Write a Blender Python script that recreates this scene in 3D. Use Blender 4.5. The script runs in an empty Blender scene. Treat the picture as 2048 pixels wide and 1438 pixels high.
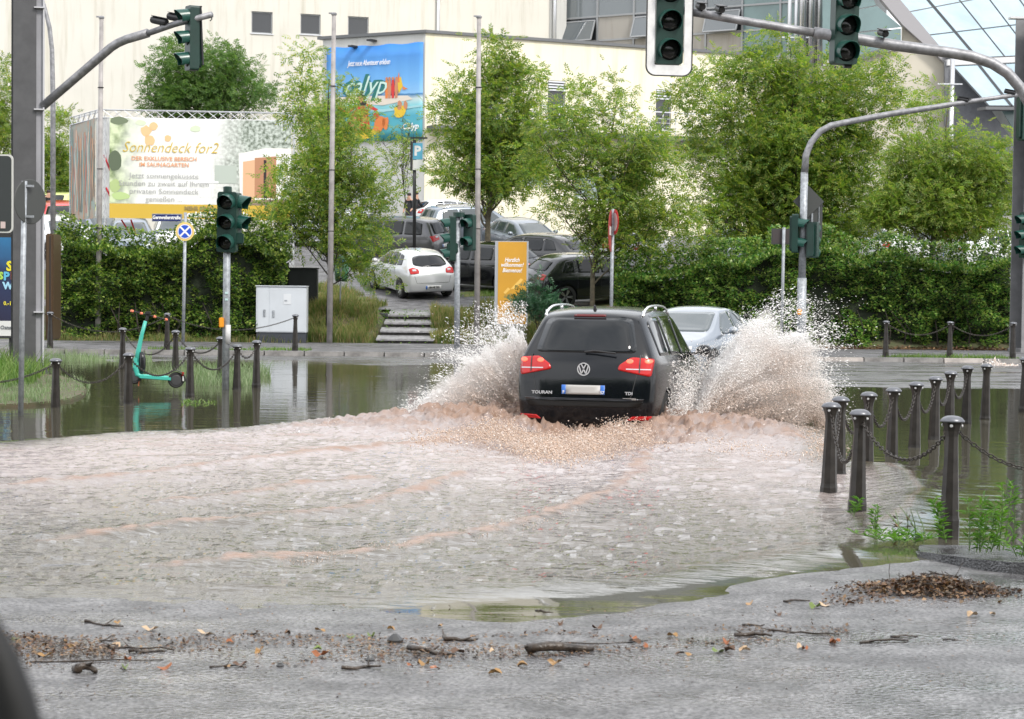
import bpy, bmesh, math, random
import numpy as np
from mathutils import Vector, Matrix, noise as mnoise
from mathutils.bvhtree import BVHTree

# ------------------------------------------------------------------ camera, sky, sun, exposure
scn = bpy.context.scene
COL = scn.collection
R = math.radians
CAM_Z = 1.88
FPX = 4000.0                      # focal length in units of the 2048 px wide photograph
PITCH = math.atan2(719 - 567, FPX)
ROLL = R(0.62)

cam_data = bpy.data.cameras.new('camera')
cam = bpy.data.objects.new('camera', cam_data)
COL.objects.link(cam)
cam_data.sensor_width = 36.0
cam_data.lens = FPX / 2048 * 36.0
cam_data.clip_start = 0.1
cam_data.clip_end = 2000
CAM_R = Matrix.Rotation(R(90) - PITCH, 3, 'X') @ Matrix.Rotation(ROLL, 3, 'Z')
cam.matrix_world = Matrix.Translation((0, 0, CAM_Z)) @ CAM_R.to_4x4()
cam_data.dof.use_dof = True
cam_data.dof.focus_distance = 27.0
cam_data.dof.aperture_fstop = 8.0
scn.camera = cam

SUN_EL, SUN_AZ = R(44), R(140)     # azimuth clockwise from +Y (the view direction)
world = bpy.data.worlds.new('World')
scn.world = world
world.use_nodes = True
wn = world.node_tree.nodes; wl = world.node_tree.links
wn.clear()
w_out = wn.new('ShaderNodeOutputWorld'); w_bg = wn.new('ShaderNodeBackground')
w_sky = wn.new('ShaderNodeTexSky'); w_sky.sky_type = 'NISHITA'; w_sky.sun_disc = False
w_sky.sun_elevation = SUN_EL; w_sky.sun_rotation = SUN_AZ
w_sky.air_density = 1.0; w_sky.dust_density = 3.0; w_sky.ozone_density = 1.0
w_geo = wn.new('ShaderNodeTexCoord')
w_noi = wn.new('ShaderNodeTexNoise'); w_noi.inputs['Scale'].default_value = 2.2
w_noi.inputs['Detail'].default_value = 6.0; w_noi.inputs['Roughness'].default_value = 0.55
w_map = wn.new('ShaderNodeMapping'); w_map.inputs['Scale'].default_value = (1, 1, 2.6)
wl.new(w_geo.outputs['Generated'], w_map.inputs['Vector']); wl.new(w_map.outputs['Vector'], w_noi.inputs['Vector'])
w_rmp = wn.new('ShaderNodeValToRGB')      # cloud brightness, grey bellies to white tops
w_rmp.color_ramp.elements[0].position = 0.35; w_rmp.color_ramp.elements[0].color = (6.2, 6.5, 7.0, 1)
w_rmp.color_ramp.elements[1].position = 0.68; w_rmp.color_ramp.elements[1].color = (13.5, 13.5, 13.6, 1)
wl.new(w_noi.outputs['Fac'], w_rmp.inputs['Fac'])
w_mix = wn.new('ShaderNodeMixRGB'); w_mix.inputs['Fac'].default_value = 0.86
wl.new(w_sky.outputs['Color'], w_mix.inputs['Color1']); wl.new(w_rmp.outputs['Color'], w_mix.inputs['Color2'])
wl.new(w_mix.outputs['Color'], w_bg.inputs['Color'])
w_bg.inputs['Strength'].default_value = 0.10
wl.new(w_bg.outputs['Background'], w_out.inputs['Surface'])

sun_data = bpy.data.lights.new('sun', 'SUN')
sun_data.energy = 1.5; sun_data.angle = R(12); sun_data.color = (1.0, 0.96, 0.9)
sun = bpy.data.objects.new('sun', sun_data); COL.objects.link(sun)
sdir = Vector((math.sin(SUN_AZ) * math.cos(SUN_EL), math.cos(SUN_AZ) * math.cos(SUN_EL), math.sin(SUN_EL)))
sun.rotation_euler = sdir.to_track_quat('Z', 'Y').to_euler()
sun.location = (8, -10, 30)

scn.render.engine = 'CYCLES'
scn.view_settings.view_transform = 'Standard'
scn.view_settings.look = 'None'
scn.view_settings.gamma = 1.0
scn.view_settings.use_curve_mapping = False
scn.view_settings.exposure = 0.95
scn.cycles.max_bounces = 12
scn.cycles.volume_bounces = 3
scn.cycles.diffuse_bounces = 8
scn.cycles.transmission_bounces = 8
scn.cycles.transparent_max_bounces = 12

# ------------------------------------------------------------------ pixel <-> place
def ray(px, py):
    return CAM_R @ Vector(((px - 1024) / FPX, (719 - py) / FPX, -1.0))
def W(px, py, Y):
    d = ray(px, py); t = Y / d.y
    return Vector((d.x * t, Y, CAM_Z + d.z * t))
def G(px, py, z=0.0):
    d = ray(px, py); t = (z - CAM_Z) / d.z
    return Vector((d.x * t, d.y * t, z))
def XY(px, Y, z=0.0):
    """world x of the vertical line seen at column px at height z and distance Y"""
    # solve for py so that W(px,py,Y).z == z
    a = W(px, 600, Y); b = W(px, 700, Y)
    py = 600 + (z - a.z) / (b.z - a.z) * 100
    return W(px, py, Y)

rng = np.random.default_rng(7)
random.seed(7)

# ------------------------------------------------------------------ materials
MATS = {}
def mat(name, col=(.5, .5, .5), rough=.6, metal=0., var=.0, vscale=6., bump=.0, bscale=40., spec=.5,
        trans=None, coat=0., col2=None, island=None, emit=None, detail=4.):
    if name in MATS: return MATS[name]
    m = bpy.data.materials.new(name); m.use_nodes = True
    nt = m.node_tree; n = nt.nodes; l = nt.links
    b = n['Principled BSDF']
    b.inputs['Roughness'].default_value = rough
    b.inputs['Metallic'].default_value = metal
    b.inputs['Specular IOR Level'].default_value = spec
    if coat:
        b.inputs['Coat Weight'].default_value = coat; b.inputs['Coat Roughness'].default_value = .04
    b.inputs['Base Color'].default_value = (*col, 1)
    if var or col2:
        tc = n.new('ShaderNodeTexCoord')
        nz = n.new('ShaderNodeTexNoise'); nz.inputs['Scale'].default_value = vscale; nz.inputs['Detail'].default_value = detail
        nz.inputs['Roughness'].default_value = .6
        l.new(tc.outputs['Object'], nz.inputs['Vector'])
        rp = n.new('ShaderNodeValToRGB')
        c2 = col2 if col2 else tuple(min(1, c * (1 + var)) for c in col)
        c1 = col if col2 else tuple(c * (1 - var) for c in col)
        rp.color_ramp.elements[0].position = .35; rp.color_ramp.elements[0].color = (*c1, 1)
        rp.color_ramp.elements[1].position = .65; rp.color_ramp.elements[1].color = (*c2, 1)
        l.new(nz.outputs['Fac'], rp.inputs['Fac']); l.new(rp.outputs['Color'], b.inputs['Base Color'])
    if bump:
        tc = n.new('ShaderNodeTexCoord')
        nz = n.new('ShaderNodeTexNoise'); nz.inputs['Scale'].default_value = bscale; nz.inputs['Detail'].default_value = 3
        l.new(tc.outputs['Object'], nz.inputs['Vector'])
        bp = n.new('ShaderNodeBump'); bp.inputs['Strength'].default_value = bump; bp.inputs['Distance'].default_value = .01
        l.new(nz.outputs['Fac'], bp.inputs['Height']); l.new(bp.outputs['Normal'], b.inputs['Normal'])
    if emit:
        b.inputs['Emission Color'].default_value = (*emit[:3], 1); b.inputs['Emission Strength'].default_value = emit[3]
    MATS[name] = m
    return m

def leaf_mat(name, cols, trans=.35, rough=.5):
    """leaf colours picked per leaf, with light coming through"""
    m = bpy.data.materials.new(name); m.use_nodes = True
    nt = m.node_tree; n = nt.nodes; l = nt.links
    b = n['Principled BSDF']; out = n['Material Output']
    g = n.new('ShaderNodeNewGeometry')
    rp = n.new('ShaderNodeValToRGB'); els = rp.color_ramp.elements
    while len(els) < len(cols): els.new(.5)
    for i, c in enumerate(cols):
        els[i].position = i / (len(cols) - 1); els[i].color = (*c, 1)
    l.new(g.outputs['Random Per Island'], rp.inputs['Fac'])
    tc = n.new('ShaderNodeTexCoord'); nz = n.new('ShaderNodeTexNoise'); nz.inputs['Scale'].default_value = .9
    l.new(tc.outputs['Object'], nz.inputs['Vector'])
    hs = n.new('ShaderNodeHueSaturation'); hs.inputs['Saturation'].default_value = 1.0
    mr = n.new('ShaderNodeMapRange'); mr.inputs['From Min'].default_value = .3; mr.inputs['From Max'].default_value = .7
    mr.inputs['To Min'].default_value = .75; mr.inputs['To Max'].default_value = 1.3
    l.new(nz.outputs['Fac'], mr.inputs['Value']); l.new(mr.outputs['Result'], hs.inputs['Value'])
    l.new(rp.outputs['Color'], hs.inputs['Color'])
    l.new(hs.outputs['Color'], b.inputs['Base Color'])
    b.inputs['Roughness'].default_value = rough
    t = n.new('ShaderNodeBsdfTranslucent'); mx = n.new('ShaderNodeMixShader'); mx.inputs['Fac'].default_value = trans
    g2 = n.new('ShaderNodeHueSaturation'); g2.inputs['Saturation'].default_value = 1.15; g2.inputs['Value'].default_value = 1.5
    l.new(hs.outputs['Color'], g2.inputs['Color']); l.new(g2.outputs['Color'], t.inputs['Color'])
    l.new(b.outputs['BSDF'], mx.inputs[1]); l.new(t.outputs['BSDF'], mx.inputs[2]); l.new(mx.outputs['Shader'], out.inputs['Surface'])
    MATS[name] = m
    return m

# ------------------------------------------------------------------ object helpers
def tag(o, label=None, cat=None, group=None, kind=None):
    if label: o['label'] = label
    if cat: o['category'] = cat
    if group: o['group'] = group
    if kind: o['kind'] = kind
    return o
def empty(name, label, cat, loc=(0, 0, 0), rotz=0., group=None, rot=None):
    o = bpy.data.objects.new(name, None); COL.objects.link(o)
    o.empty_display_size = .2
    o.location = loc; o.rotation_euler = rot if rot else (0, 0, rotz)
    return tag(o, label, cat, group)
def link(name, me, m=None, parent=None, smooth=False):
    o = bpy.data.objects.new(name, me)
    if m is not None:
        for mm in (m if isinstance(m, (list, tuple)) else [m]): me.materials.append(mm)
    if smooth and len(me.polygons):
        me.polygons.foreach_set('use_smooth', np.ones(len(me.polygons), dtype=bool))
    COL.objects.link(o)
    if parent is not None: o.parent = parent
    return o
def np_mesh(name, verts, faces):
    verts = np.asarray(verts, dtype=np.float32); faces = np.asarray(faces, dtype=np.int32)
    me = bpy.data.meshes.new(name); nf, k = faces.shape
    me.vertices.add(len(verts)); me.vertices.foreach_set('co', verts.ravel())
    me.loops.add(nf * k); me.loops.foreach_set('vertex_index', faces.ravel())
    me.polygons.add(nf)
    me.polygons.foreach_set('loop_start', np.arange(0, nf * k, k, dtype=np.int32))
    me.polygons.foreach_set('loop_total', np.full(nf, k, dtype=np.int32))
    me.update(calc_edges=True)
    return me

class MB:
    """collects shapes, then links them as ONE mesh object"""
    def __init__(s): s.v = []; s.f = []; s.mi = []; s.cur = 0
    def add(s, vs, fs):
        o = len(s.v); s.v += [tuple(v) for v in vs]; s.f += [tuple(i + o for i in f) for f in fs]; s.mi += [s.cur] * len(fs)
        return s
    def box(s, c, d, rz=0., M=None):
        cx, cy, cz = c; x, y, z = d[0] / 2, d[1] / 2, d[2] / 2
        vs = [Vector((a * x, b * y, e * z)) for e in (-1, 1) for b in (-1, 1) for a in (-1, 1)]
        rm = Matrix.Rotation(rz, 3, 'Z') if M is None else M
        vs = [rm @ v + Vector(c) for v in vs]
        return s.add(vs, [(0, 2, 3, 1), (4, 5, 7, 6), (0, 1, 5, 4), (2, 6, 7, 3), (0, 4, 6, 2), (1, 3, 7, 5)])
    def tube(s, pts, r, n=8, cap=True):
        pts = [Vector(p) for p in pts]; rs = r if isinstance(r, (list, tuple)) else [r] * len(pts)
        rings = []; prev = None
        for i, p in enumerate(pts):
            t = (pts[min(i + 1, len(pts) - 1)] - pts[max(i - 1, 0)])
            if t.length < 1e-9: t = Vector((0, 0, 1))
            t.normalize()
            if prev is None:
                a = Vector((1, 0, 0)) if abs(t.x) < .9 else Vector((0, 1, 0))
            else: a = prev
            u = (a - t * a.dot(t)); u.normalize(); w = t.cross(u); prev = u
            rings.append([p + (u * math.cos(2 * math.pi * k / n) + w * math.sin(2 * math.pi * k / n)) * rs[i] for k in range(n)])
        vs = [v for q in rings for v in q]; fs = []
        for i in range(len(pts) - 1):
            for k in range(n):
                a, b = i * n + k, i * n + (k + 1) % n
                fs.append((a, b, b + n, a + n))
        if cap:
            fs.append(tuple(reversed(range(n)))); fs.append(tuple(range((len(pts) - 1) * n, len(pts) * n)))
        return s.add(vs, fs)
    def lathe(s, prof, n=16, c=(0, 0, 0), M=None, rot=0.):
        vs = []; fs = []
        for (r, z) in prof:
            for k in range(n):
                a = 2 * math.pi * k / n + rot
                v = Vector((r * math.cos(a), r * math.sin(a), z))
                if M is not None: v = M @ v
                vs.append(v + Vector(c))
        for i in range(len(prof) - 1):
            for k in range(n):
                a, b = i * n + k, i * n + (k + 1) % n
                fs.append((a, b, b + n, a + n))
        fs.append(tuple(reversed(range(n)))); fs.append(tuple(range((len(prof) - 1) * n, len(prof) * n)))
        return s.add(vs, fs)
    def prism(s, poly, h, M=None, off=(0, 0, 0)):
        """polygon in local XY, thickness h along local Z from 0"""
        n = len(poly); vs = [Vector((p[0], p[1], 0)) for p in poly] + [Vector((p[0], p[1], h)) for p in poly]
        if M is not None: vs = [M @ v for v in vs]
        vs = [v + Vector(off) for v in vs]
        fs = [tuple(reversed(range(n))), tuple(range(n, 2 * n))] + [(i, (i + 1) % n, (i + 1) % n + n, i + n) for i in range(n)]
        return s.add(vs, fs)
    def build(s, name, m=None, parent=None, smooth=False, bevel=0., angle=None):
        me = bpy.data.meshes.new(name); me.from_pydata(s.v, [], s.f); me.update()
        if any(s.mi): me.polygons.foreach_set('material_index', s.mi)
        if bevel:
            bm = bmesh.new(); bm.from_mesh(me)
            bmesh.ops.bevel(bm, geom=bm.edges[:], offset=bevel, segments=2, affect='EDGES', clamp_overlap=True)
            bm.to_mesh(me); bm.free()
        o = link(name, me, m, parent, smooth)
        if smooth and angle: 
            bm = bmesh.new(); bm.from_mesh(me)
            for e in bm.edges:
                if len(e.link_faces) == 2 and e.calc_face_angle(0) > R(angle): e.smooth = False
            bm.to_mesh(me); bm.free()
        return o

XZ = Matrix(((1, 0, 0), (0, 0, -1), (0, 1, 0)))    # local XY polygon stood up to face -Y (thickness towards -Y)
def rounded(w, h, r, n=4, cx=0, cy=0):
    pts = []
    for (sx, sy, a0) in ((1, 1, 0), (-1, 1, 90), (-1, -1, 180), (1, -1, 270)):
        for k in range(n + 1):
            a = R(a0 + 90 * k / n)
            pts.append((cx + sx * (w / 2 - r) + r * math.cos(a), cy + sy * (h / 2 - r) + r * math.sin(a)))
    return pts
def circle(r, n=24, cx=0, cy=0, sy=1.): return [(cx + r * math.cos(2 * math.pi * k / n), cy + r * sy * math.sin(2 * math.pi * k / n)) for k in range(n)]

def text_mesh(txt, size, shear=0., bold=0., ext=.002, align='CENTER', space=1., sx=1.):
    cu = bpy.data.curves.new('txt', 'FONT'); cu.body = txt; cu.size = size; cu.shear = shear; cu.offset = bold
    cu.extrude = ext; cu.align_x = align; cu.align_y = 'CENTER'; cu.space_character = space; cu.resolution_u = 2
    o = bpy.data.objects.new('txt', cu); COL.objects.link(o)
    dg = bpy.context.evaluated_depsgraph_get()
    me = bpy.data.meshes.new_from_object(o.evaluated_get(dg))
    bpy.data.objects.remove(o); bpy.data.curves.remove(cu)
    if sx != 1.:
        me.transform(Matrix.Diagonal((sx, 1, 1, 1)))
    return me
def text(name, txt, size, m, parent, loc, rot=(R(90), 0, 0), **k):
    me = text_mesh(txt, size, **k); me.materials.clear()
    o = link(name, me, m, parent); o.location = loc; o.rotation_euler = rot
    return o

def copy_tree(o, parent=None):
    c = o.copy(); COL.objects.link(c)
    if parent is not None: c.parent = parent
    for ch in list(o.children): copy_tree(ch, c)
    return c

# value noise for numpy
def _h(ix, iy, s):
    n = (ix * 374761393 + iy * 668265263 + s * 1442695041) & 0x7fffffff
    n = ((n ^ (n >> 13)) * 1274126177) & 0x7fffffff
    return ((n ^ (n >> 16)) & 0xffff) / 65535.0
def vnoise(x, y, s=0):
    x = np.asarray(x, dtype=np.float64); y = np.asarray(y, dtype=np.float64)
    ix = np.floor(x).astype(np.int64); iy = np.floor(y).astype(np.int64)
    fx = x - ix; fy = y - iy; fx = fx * fx * (3 - 2 * fx); fy = fy * fy * (3 - 2 * fy)
    a = _h(ix, iy, s); b = _h(ix + 1, iy, s); c = _h(ix, iy + 1, s); d = _h(ix + 1, iy + 1, s)
    return (a * (1 - fx) + b * fx) * (1 - fy) + (c * (1 - fx) + d * fx) * fy
def fbm(x, y, o=4, s=0, g=.5):
    t = 0; a = 1.; n = 0
    for i in range(o):
        t = t + a * vnoise(x * 2 ** i + 17.3 * i, y * 2 ** i - 9.1 * i, s + i); n += a; a *= g
    return t / n
def sstep(a, b, x):
    t = np.clip((x - a) / (b - a), 0, 1); return t * t * (3 - 2 * t)
def in_poly(x, y, poly):
    """signed distance to a polygon, positive inside"""
    x = np.asarray(x, float); y = np.asarray(y, float); ins = np.zeros(x.shape, bool); d = np.full(x.shape, 1e9)
    n = len(poly)
    for i in range(n):
        x1, y1 = poly[i]; x2, y2 = poly[(i + 1) % n]
        c = ((y1 > y) != (y2 > y)) & (x < (x2 - x1) * (y - y1) / ((y2 - y1) if y2 != y1 else 1e-9) + x1); ins ^= c
        dx, dy = x2 - x1, y2 - y1; L = dx * dx + dy * dy + 1e-12
        t = np.clip(((x - x1) * dx + (y - y1) * dy) / L, 0, 1)
        d = np.minimum(d, np.hypot(x - x1 - t * dx, y - y1 - t * dy))
    return np.where(ins, d, -d)
def line_dist(x, y, pts):
    d = np.full(np.shape(x), 1e9); side = np.zeros(np.shape(x)); par = np.zeros(np.shape(x)); n = len(pts) - 1
    for i in range(n):
        x1, y1 = pts[i]; x2, y2 = pts[i + 1]; dx, dy = x2 - x1, y2 - y1; L = dx * dx + dy * dy + 1e-12
        t = np.clip(((x - x1) * dx + (y - y1) * dy) / L, 0, 1)
        dd = np.hypot(x - x1 - t * dx, y - y1 - t * dy); m = dd < d
        d = np.where(m, dd, d); side = np.where(m, np.sign(dx * (y - y1) - dy * (x - x1)), side); par = np.where(m, (i + t) / n, par)
    return d, side, par
# ------------------------------------------------------------------ terrain
_sh = [(-700, 1185), (0, 1172), (250, 1180), (500, 1196), (800, 1215), (1024, 1238), (1200, 1228), (1330, 1202), (1480, 1160), (1640, 1128), (1850, 1112), (2048, 1128), (2600, 1190)]
_shp = [G(a, b) for a, b in _sh]
SHX = np.array([p.x for p in _shp]); SHY = np.array([p.y for p in _shp])
CAR_Y = 25.6
def hill(y):
    y = np.asarray(y, float)
    b = .12 + .88 * sstep(57.6, 60.2, y)
    return np.where(y < 60.2, b, 1.0 + .12 * (np.minimum(y, 85) - 60.2))
ISLE_R = [(p.x, p.y) for p in (G(1822, 1088, .08), G(1860, 1096, .08), G(1960, 1118, .08), G(2060, 1130, .08), G(2500, 1150, .08), G(2500, 985, .0), G(2000, 990, .0), G(1860, 1040, .0))]
ISLE_L = [(p.x, p.y) for p in (G(-300, 736, .1), G(100, 738, .1), G(176, 762, .1), G(168, 786, .1), G(60, 802, .1), G(-300, 806, .1))]
def road_z(x, y):
    x = np.asarray(x, float); y = np.asarray(y, float)
    ys = np.interp(x, SHX, SHY) + (fbm(x * 1.1, y * 1.1, 3, 5) - .5) * .5
    near = np.clip((ys - y) * .011, -.24, .055)
    z = near + (fbm(x * .5, y * .5, 3, 3) - .5) * .012
    # the far side of the flooded dip
    far = -.2 + .2 * sstep(33, 47.5, y)
    far += sstep(3.5, 6.5, x) * .17 * sstep(34.5, 38.5, y) + .012 * sstep(46.5, 48.5, y)
    far += (fbm(x * .35, y * .22, 4, 11) - .5) * .05 * sstep(36, 44, y)
    far = np.minimum(far, .025)
    return np.where(y > 30, far, z)
def ground_z(x, y):
    x = np.asarray(x, float); y = np.asarray(y, float)
    return np.where(y < 50, road_z(x, y), hill(y))
def T(px, py):
    """where the sight line through a pixel meets the far terrain (beyond the kerb)"""
    d = ray(px, py); t = 50.
    while t < 150:
        p = Vector((0, 0, CAM_Z)) + d * (t / d.y)
        if p.z <= float(ground_z(p.x, p.y)): return p
        t += .1
    return p

def sheet(name, xs, ys, zf, m, kind='structure', parent=None, off=0.):
    X, Y = np.meshgrid(xs, ys); Z = zf(X, Y) + off
    ny, nx = X.shape; idx = np.arange(nx * ny).reshape(ny, nx)
    f = np.stack([idx[:-1, :-1], idx[:-1, 1:], idx[1:, 1:], idx[1:, :-1]], -1).reshape(-1, 4)
    me = np_mesh(name, np.stack([X, Y, Z], -1).reshape(-1, 3), f)
    o = link(name, me, m, parent, smooth=True); tag(o, kind=kind); return o
def poly_sheet(name, poly, zf, m, step=.25, off=.02, kind='structure'):
    xs = [p[0] for p in poly]; ys = [p[1] for p in poly]
    gx = np.arange(min(xs) - step, max(xs) + step, step); gy = np.arange(min(ys) - step, max(ys) + step, step)
    X, Y = np.meshgrid(gx, gy); sd = in_poly(X, Y, poly) + (vnoise(X * 2, Y * 2, 4) - .5) * .3
    Z = zf(X, Y) + np.where(sd > 0, off, -.08)
    ny, nx = X.shape; idx = np.arange(nx * ny).reshape(ny, nx)
    keep = (sd[:-1, :-1] > -step * 1.2)
    f = np.stack([idx[:-1, :-1], idx[:-1, 1:], idx[1:, 1:], idx[1:, :-1]], -1)[keep]
    me = np_mesh(name, np.stack([X, Y, Z], -1).reshape(-1, 3), f)
    o = link(name, me, m, None, True); tag(o, kind=kind); return o

def wet_asphalt(name, base=(.05, .05, .052), rlo=.12, rhi=.5, agg=130, pud=.5):
    m = bpy.data.materials.new(name); m.use_nodes = True
    n = m.node_tree.nodes; l = m.node_tree.links; b = n['Principled BSDF']
    tc = n.new('ShaderNodeTexCoord')
    a = n.new('ShaderNodeTexNoise'); a.inputs['Scale'].default_value = agg; a.inputs['Detail'].default_value = 2
    v = n.new('ShaderNodeTexVoronoi'); v.inputs['Scale'].default_value = agg * .75
    w = n.new('ShaderNodeTexNoise'); w.inputs['Scale'].default_value = .9; w.inputs['Detail'].default_value = 5
    mp = n.new('ShaderNodeMapping'); mp.inputs['Scale'].default_value = (.45, 1.3, 1)
    l.new(tc.outputs['Object'], mp.inputs['Vector'])
    for q in (a, v): l.new(tc.outputs['Object'], q.inputs['Vector'])
    l.new(mp.outputs['Vector'], w.inputs['Vector'])
    r1 = n.new('ShaderNodeValToRGB')
    r1.color_ramp.elements[0].position = .3; r1.color_ramp.elements[0].color = (*[c * .38 for c in base], 1)
    r1.color_ramp.elements[1].position = .72; r1.color_ramp.elements[1].color = (*[min(1, c * 2.3) for c in base], 1)
    l.new(a.outputs['Fac'], r1.inputs['Fac'])
    w2 = n.new('ShaderNodeTexNoise'); w2.inputs['Scale'].default_value = 3.1; w2.inputs['Detail'].default_value = 6
    l.new(tc.outputs['Object'], w2.inputs['Vector'])
    sd = n.new('ShaderNodeMapRange'); sd.inputs['From Min'].default_value = .35; sd.inputs['From Max'].default_value = .7
    sd.inputs['To Min'].default_value = .62; sd.inputs['To Max'].default_value = 1.55
    l.new(w2.outputs['Fac'], sd.inputs['Value'])
    mul = n.new('ShaderNodeHueSaturation'); l.new(r1.outputs['Color'], mul.inputs['Color']); l.new(sd.outputs['Result'], mul.inputs['Value'])
    l.new(mul.outputs['Color'], b.inputs['Base Color'])
    mr = n.new('ShaderNodeMapRange'); mr.inputs['From Min'].default_value = pud - .08; mr.inputs['From Max'].default_value = pud + .08
    mr.inputs['To Min'].default_value = rlo; mr.inputs['To Max'].default_value = rhi
    l.new(w.outputs['Fac'], mr.inputs['Value']); l.new(mr.outputs['Result'], b.inputs['Roughness'])
    bs = n.new('ShaderNodeMapRange'); bs.inputs['From Min'].default_value = pud - .08; bs.inputs['From Max'].default_value = pud + .08
    bs.inputs['To Min'].default_value = .25; bs.inputs['To Max'].default_value = 1.
    l.new(w.outputs['Fac'], bs.inputs['Value'])
    bp = n.new('ShaderNodeBump'); bp.inputs['Distance'].default_value = .010
    l.new(bs.outputs['Result'], bp.inputs['Strength']); l.new(v.outputs['Distance'], bp.inputs['Height'])
    l.new(bp.outputs['Normal'], b.inputs['Normal'])
    MATS[name] = m; return m

asphalt = wet_asphalt('asphalt_wet', (.080, .078, .079), .08, .40, 48, .47)
asphalt_far = wet_asphalt('asphalt_path', (.085, .083, .086), .25, .6, 40, .42)
soil = mat('soil', (.10, .075, .045), .9, col2=(.07, .09, .035), vscale=3, bump=.6, bscale=25)
kerb_stone = mat('kerb_stone', (.22, .21, .20), .45, var=.3, vscale=5, bump=.3, bscale=60)
kerb_pale = mat('kerb_pale', (.42, .38, .35), .45, var=.2, vscale=5)

def nonuni(*segs):
    a = []
    for (s, e, st) in segs: a.append(np.arange(s, e, st))
    return np.concatenate(a + [np.array([segs[-1][1]])])
# big base ground reaching the horizon, under everything
sheet('ground', np.linspace(-700, 700, 15), np.linspace(-200, 1200, 15), lambda x, y: np.full(np.shape(x), -.5), mat('ground_far', (.09, .09, .085), .8))
sheet('road', nonuni((-80, -9, 2.), (-9, 9, .18), (9, 80, 2.)), nonuni((-20, 6, 2.), (6, 15, .12), (15, 33, 1.), (33, 50, .25)), road_z, asphalt)
sheet('pavement', nonuni((-80, -16, 2.), (-16, 16, .5), (16, 80, 2.)), np.linspace(50.12, 57.6, 14), lambda x, y: hill(y) + (fbm(x * .4, y * .4, 3, 2) - .5) * .02, asphalt_far)
sheet('bank', nonuni((-80, -20, 2.), (-20, 20, .3), (20, 80, 2.)), np.linspace(57.6, 60.6, 12),
      lambda x, y: hill(y) - np.where((x > -4.0) & (x < -2.4), .35, 0.) + (fbm(x * .9, y * .9, 3, 8) - .5) * .12 * sstep(57.6, 58.2, y) * (1 - sstep(60., 60.6, y)), soil)
sheet('car_park', nonuni((-90, -24, 3.), (-24, 24, .8), (24, 90, 3.)), nonuni((60.6, 90, .8), (90, 160, 10.)), lambda x, y: hill(y) + .004, asphalt_far)

# kerb stones along the far pavement: one by one
kb = MB().box((0, 0, 0), (.98, .15, .24)); 
kerb = empty('kerb', 'low row of grey kerb stones edging the far pavement', 'kerb', (0, 50.05, 0.0))
kme = None
for i in range(-14, 15):
    m_ = kerb_pale if i in (7, 8, 3, 11) else kerb_stone
    if kme is None or m_ is kerb_pale:
        o = MB().box((0, 0, 0), (.975, .15, .24)).build('kerb_stone', m_, kerb, bevel=.012)
        if m_ is kerb_stone: kme = o.data
    else: o = link('kerb_stone', kme, None, kerb)
    o.location = (i * 1.0 + .3, 0, .005 + random.uniform(-.006, .006)); o.rotation_euler = (0, 0, random.uniform(-.006, .006))

# grass strips on the pavement edge and the hillside lawns
lawn = mat('lawn', (.07, .10, .022), .9, col2=(.13, .12, .04), vscale=2.5, bump=.8, bscale=30)
def tpoly(pts): return [(T(a, b).x, T(a, b).y) for a, b in pts]
LAWN1 = tpoly([(700, 528), (725, 520), (735, 560), (752, 600), (735, 585), (712, 555)])
LAWN2 = tpoly([(915, 582), (1060, 582), (1060, 592), (915, 594)])
LAWN3 = tpoly([(612, 560), (655, 570), (720, 588), (775, 612), (700, 640), (612, 640)])
LAWN0 = tpoly([(-60, 600), (612, 600), (612, 560), (500, 540), (-60, 540)])
LAWN4 = tpoly([(895, 615), (1240, 615), (1240, 640), (895, 640)])
LAWN5 = tpoly([(1180, 640), (2300, 640), (2300, 560), (1180, 560)])
for nm, pl in (('lawn', LAWN1), ('lawn', LAWN2), ('lawn', LAWN3), ('lawn', LAWN0), ('lawn', LAWN4), ('lawn', LAWN5)):
    poly_sheet(nm, pl, lambda x, y: hill(y), lawn, .3, .02)

# steps up the bank: each step a tread slab and a riser
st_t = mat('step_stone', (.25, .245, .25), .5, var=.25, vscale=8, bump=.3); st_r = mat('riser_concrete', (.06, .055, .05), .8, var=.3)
steps = empty('steps', 'short flight of four grey stone steps up the weedy bank', 'steps', (-3.2, 57.5, .1))
pA, pB = XY(752, 57.5, .1), XY(868, 57.5, .1)
zz = .12
for i in range(4):
    w = (pB.x - pA.x) * (1 - .02 * i); y0 = 57.45 + i * .72; cx = (pA.x + pB.x) / 2 + .05 * i
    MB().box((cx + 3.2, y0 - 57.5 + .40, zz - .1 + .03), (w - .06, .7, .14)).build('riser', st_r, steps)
    b = MB(); z1 = zz + .135; z2 = z1 + .085
    vs = [(cx - w / 2, y0 - .03, z1), (cx + w / 2, y0 - .03, z1), (cx + w / 2, y0 + .74, z2), (cx - w / 2, y0 + .74, z2)]
    vs = [(x + 3.2, y - 57.5, z - .1 - .06) for x, y, z in vs] + [(x + 3.2, y - 57.5, z - .1) for x, y, z in vs]
    b.add(vs, [(0, 3, 2, 1), (4, 5, 6, 7), (0, 1, 5, 4), (1, 2, 6, 5), (2, 3, 7, 6), (3, 0, 4, 7)])
    b.build('tread', st_t, steps, bevel=.01); zz = z2

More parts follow.
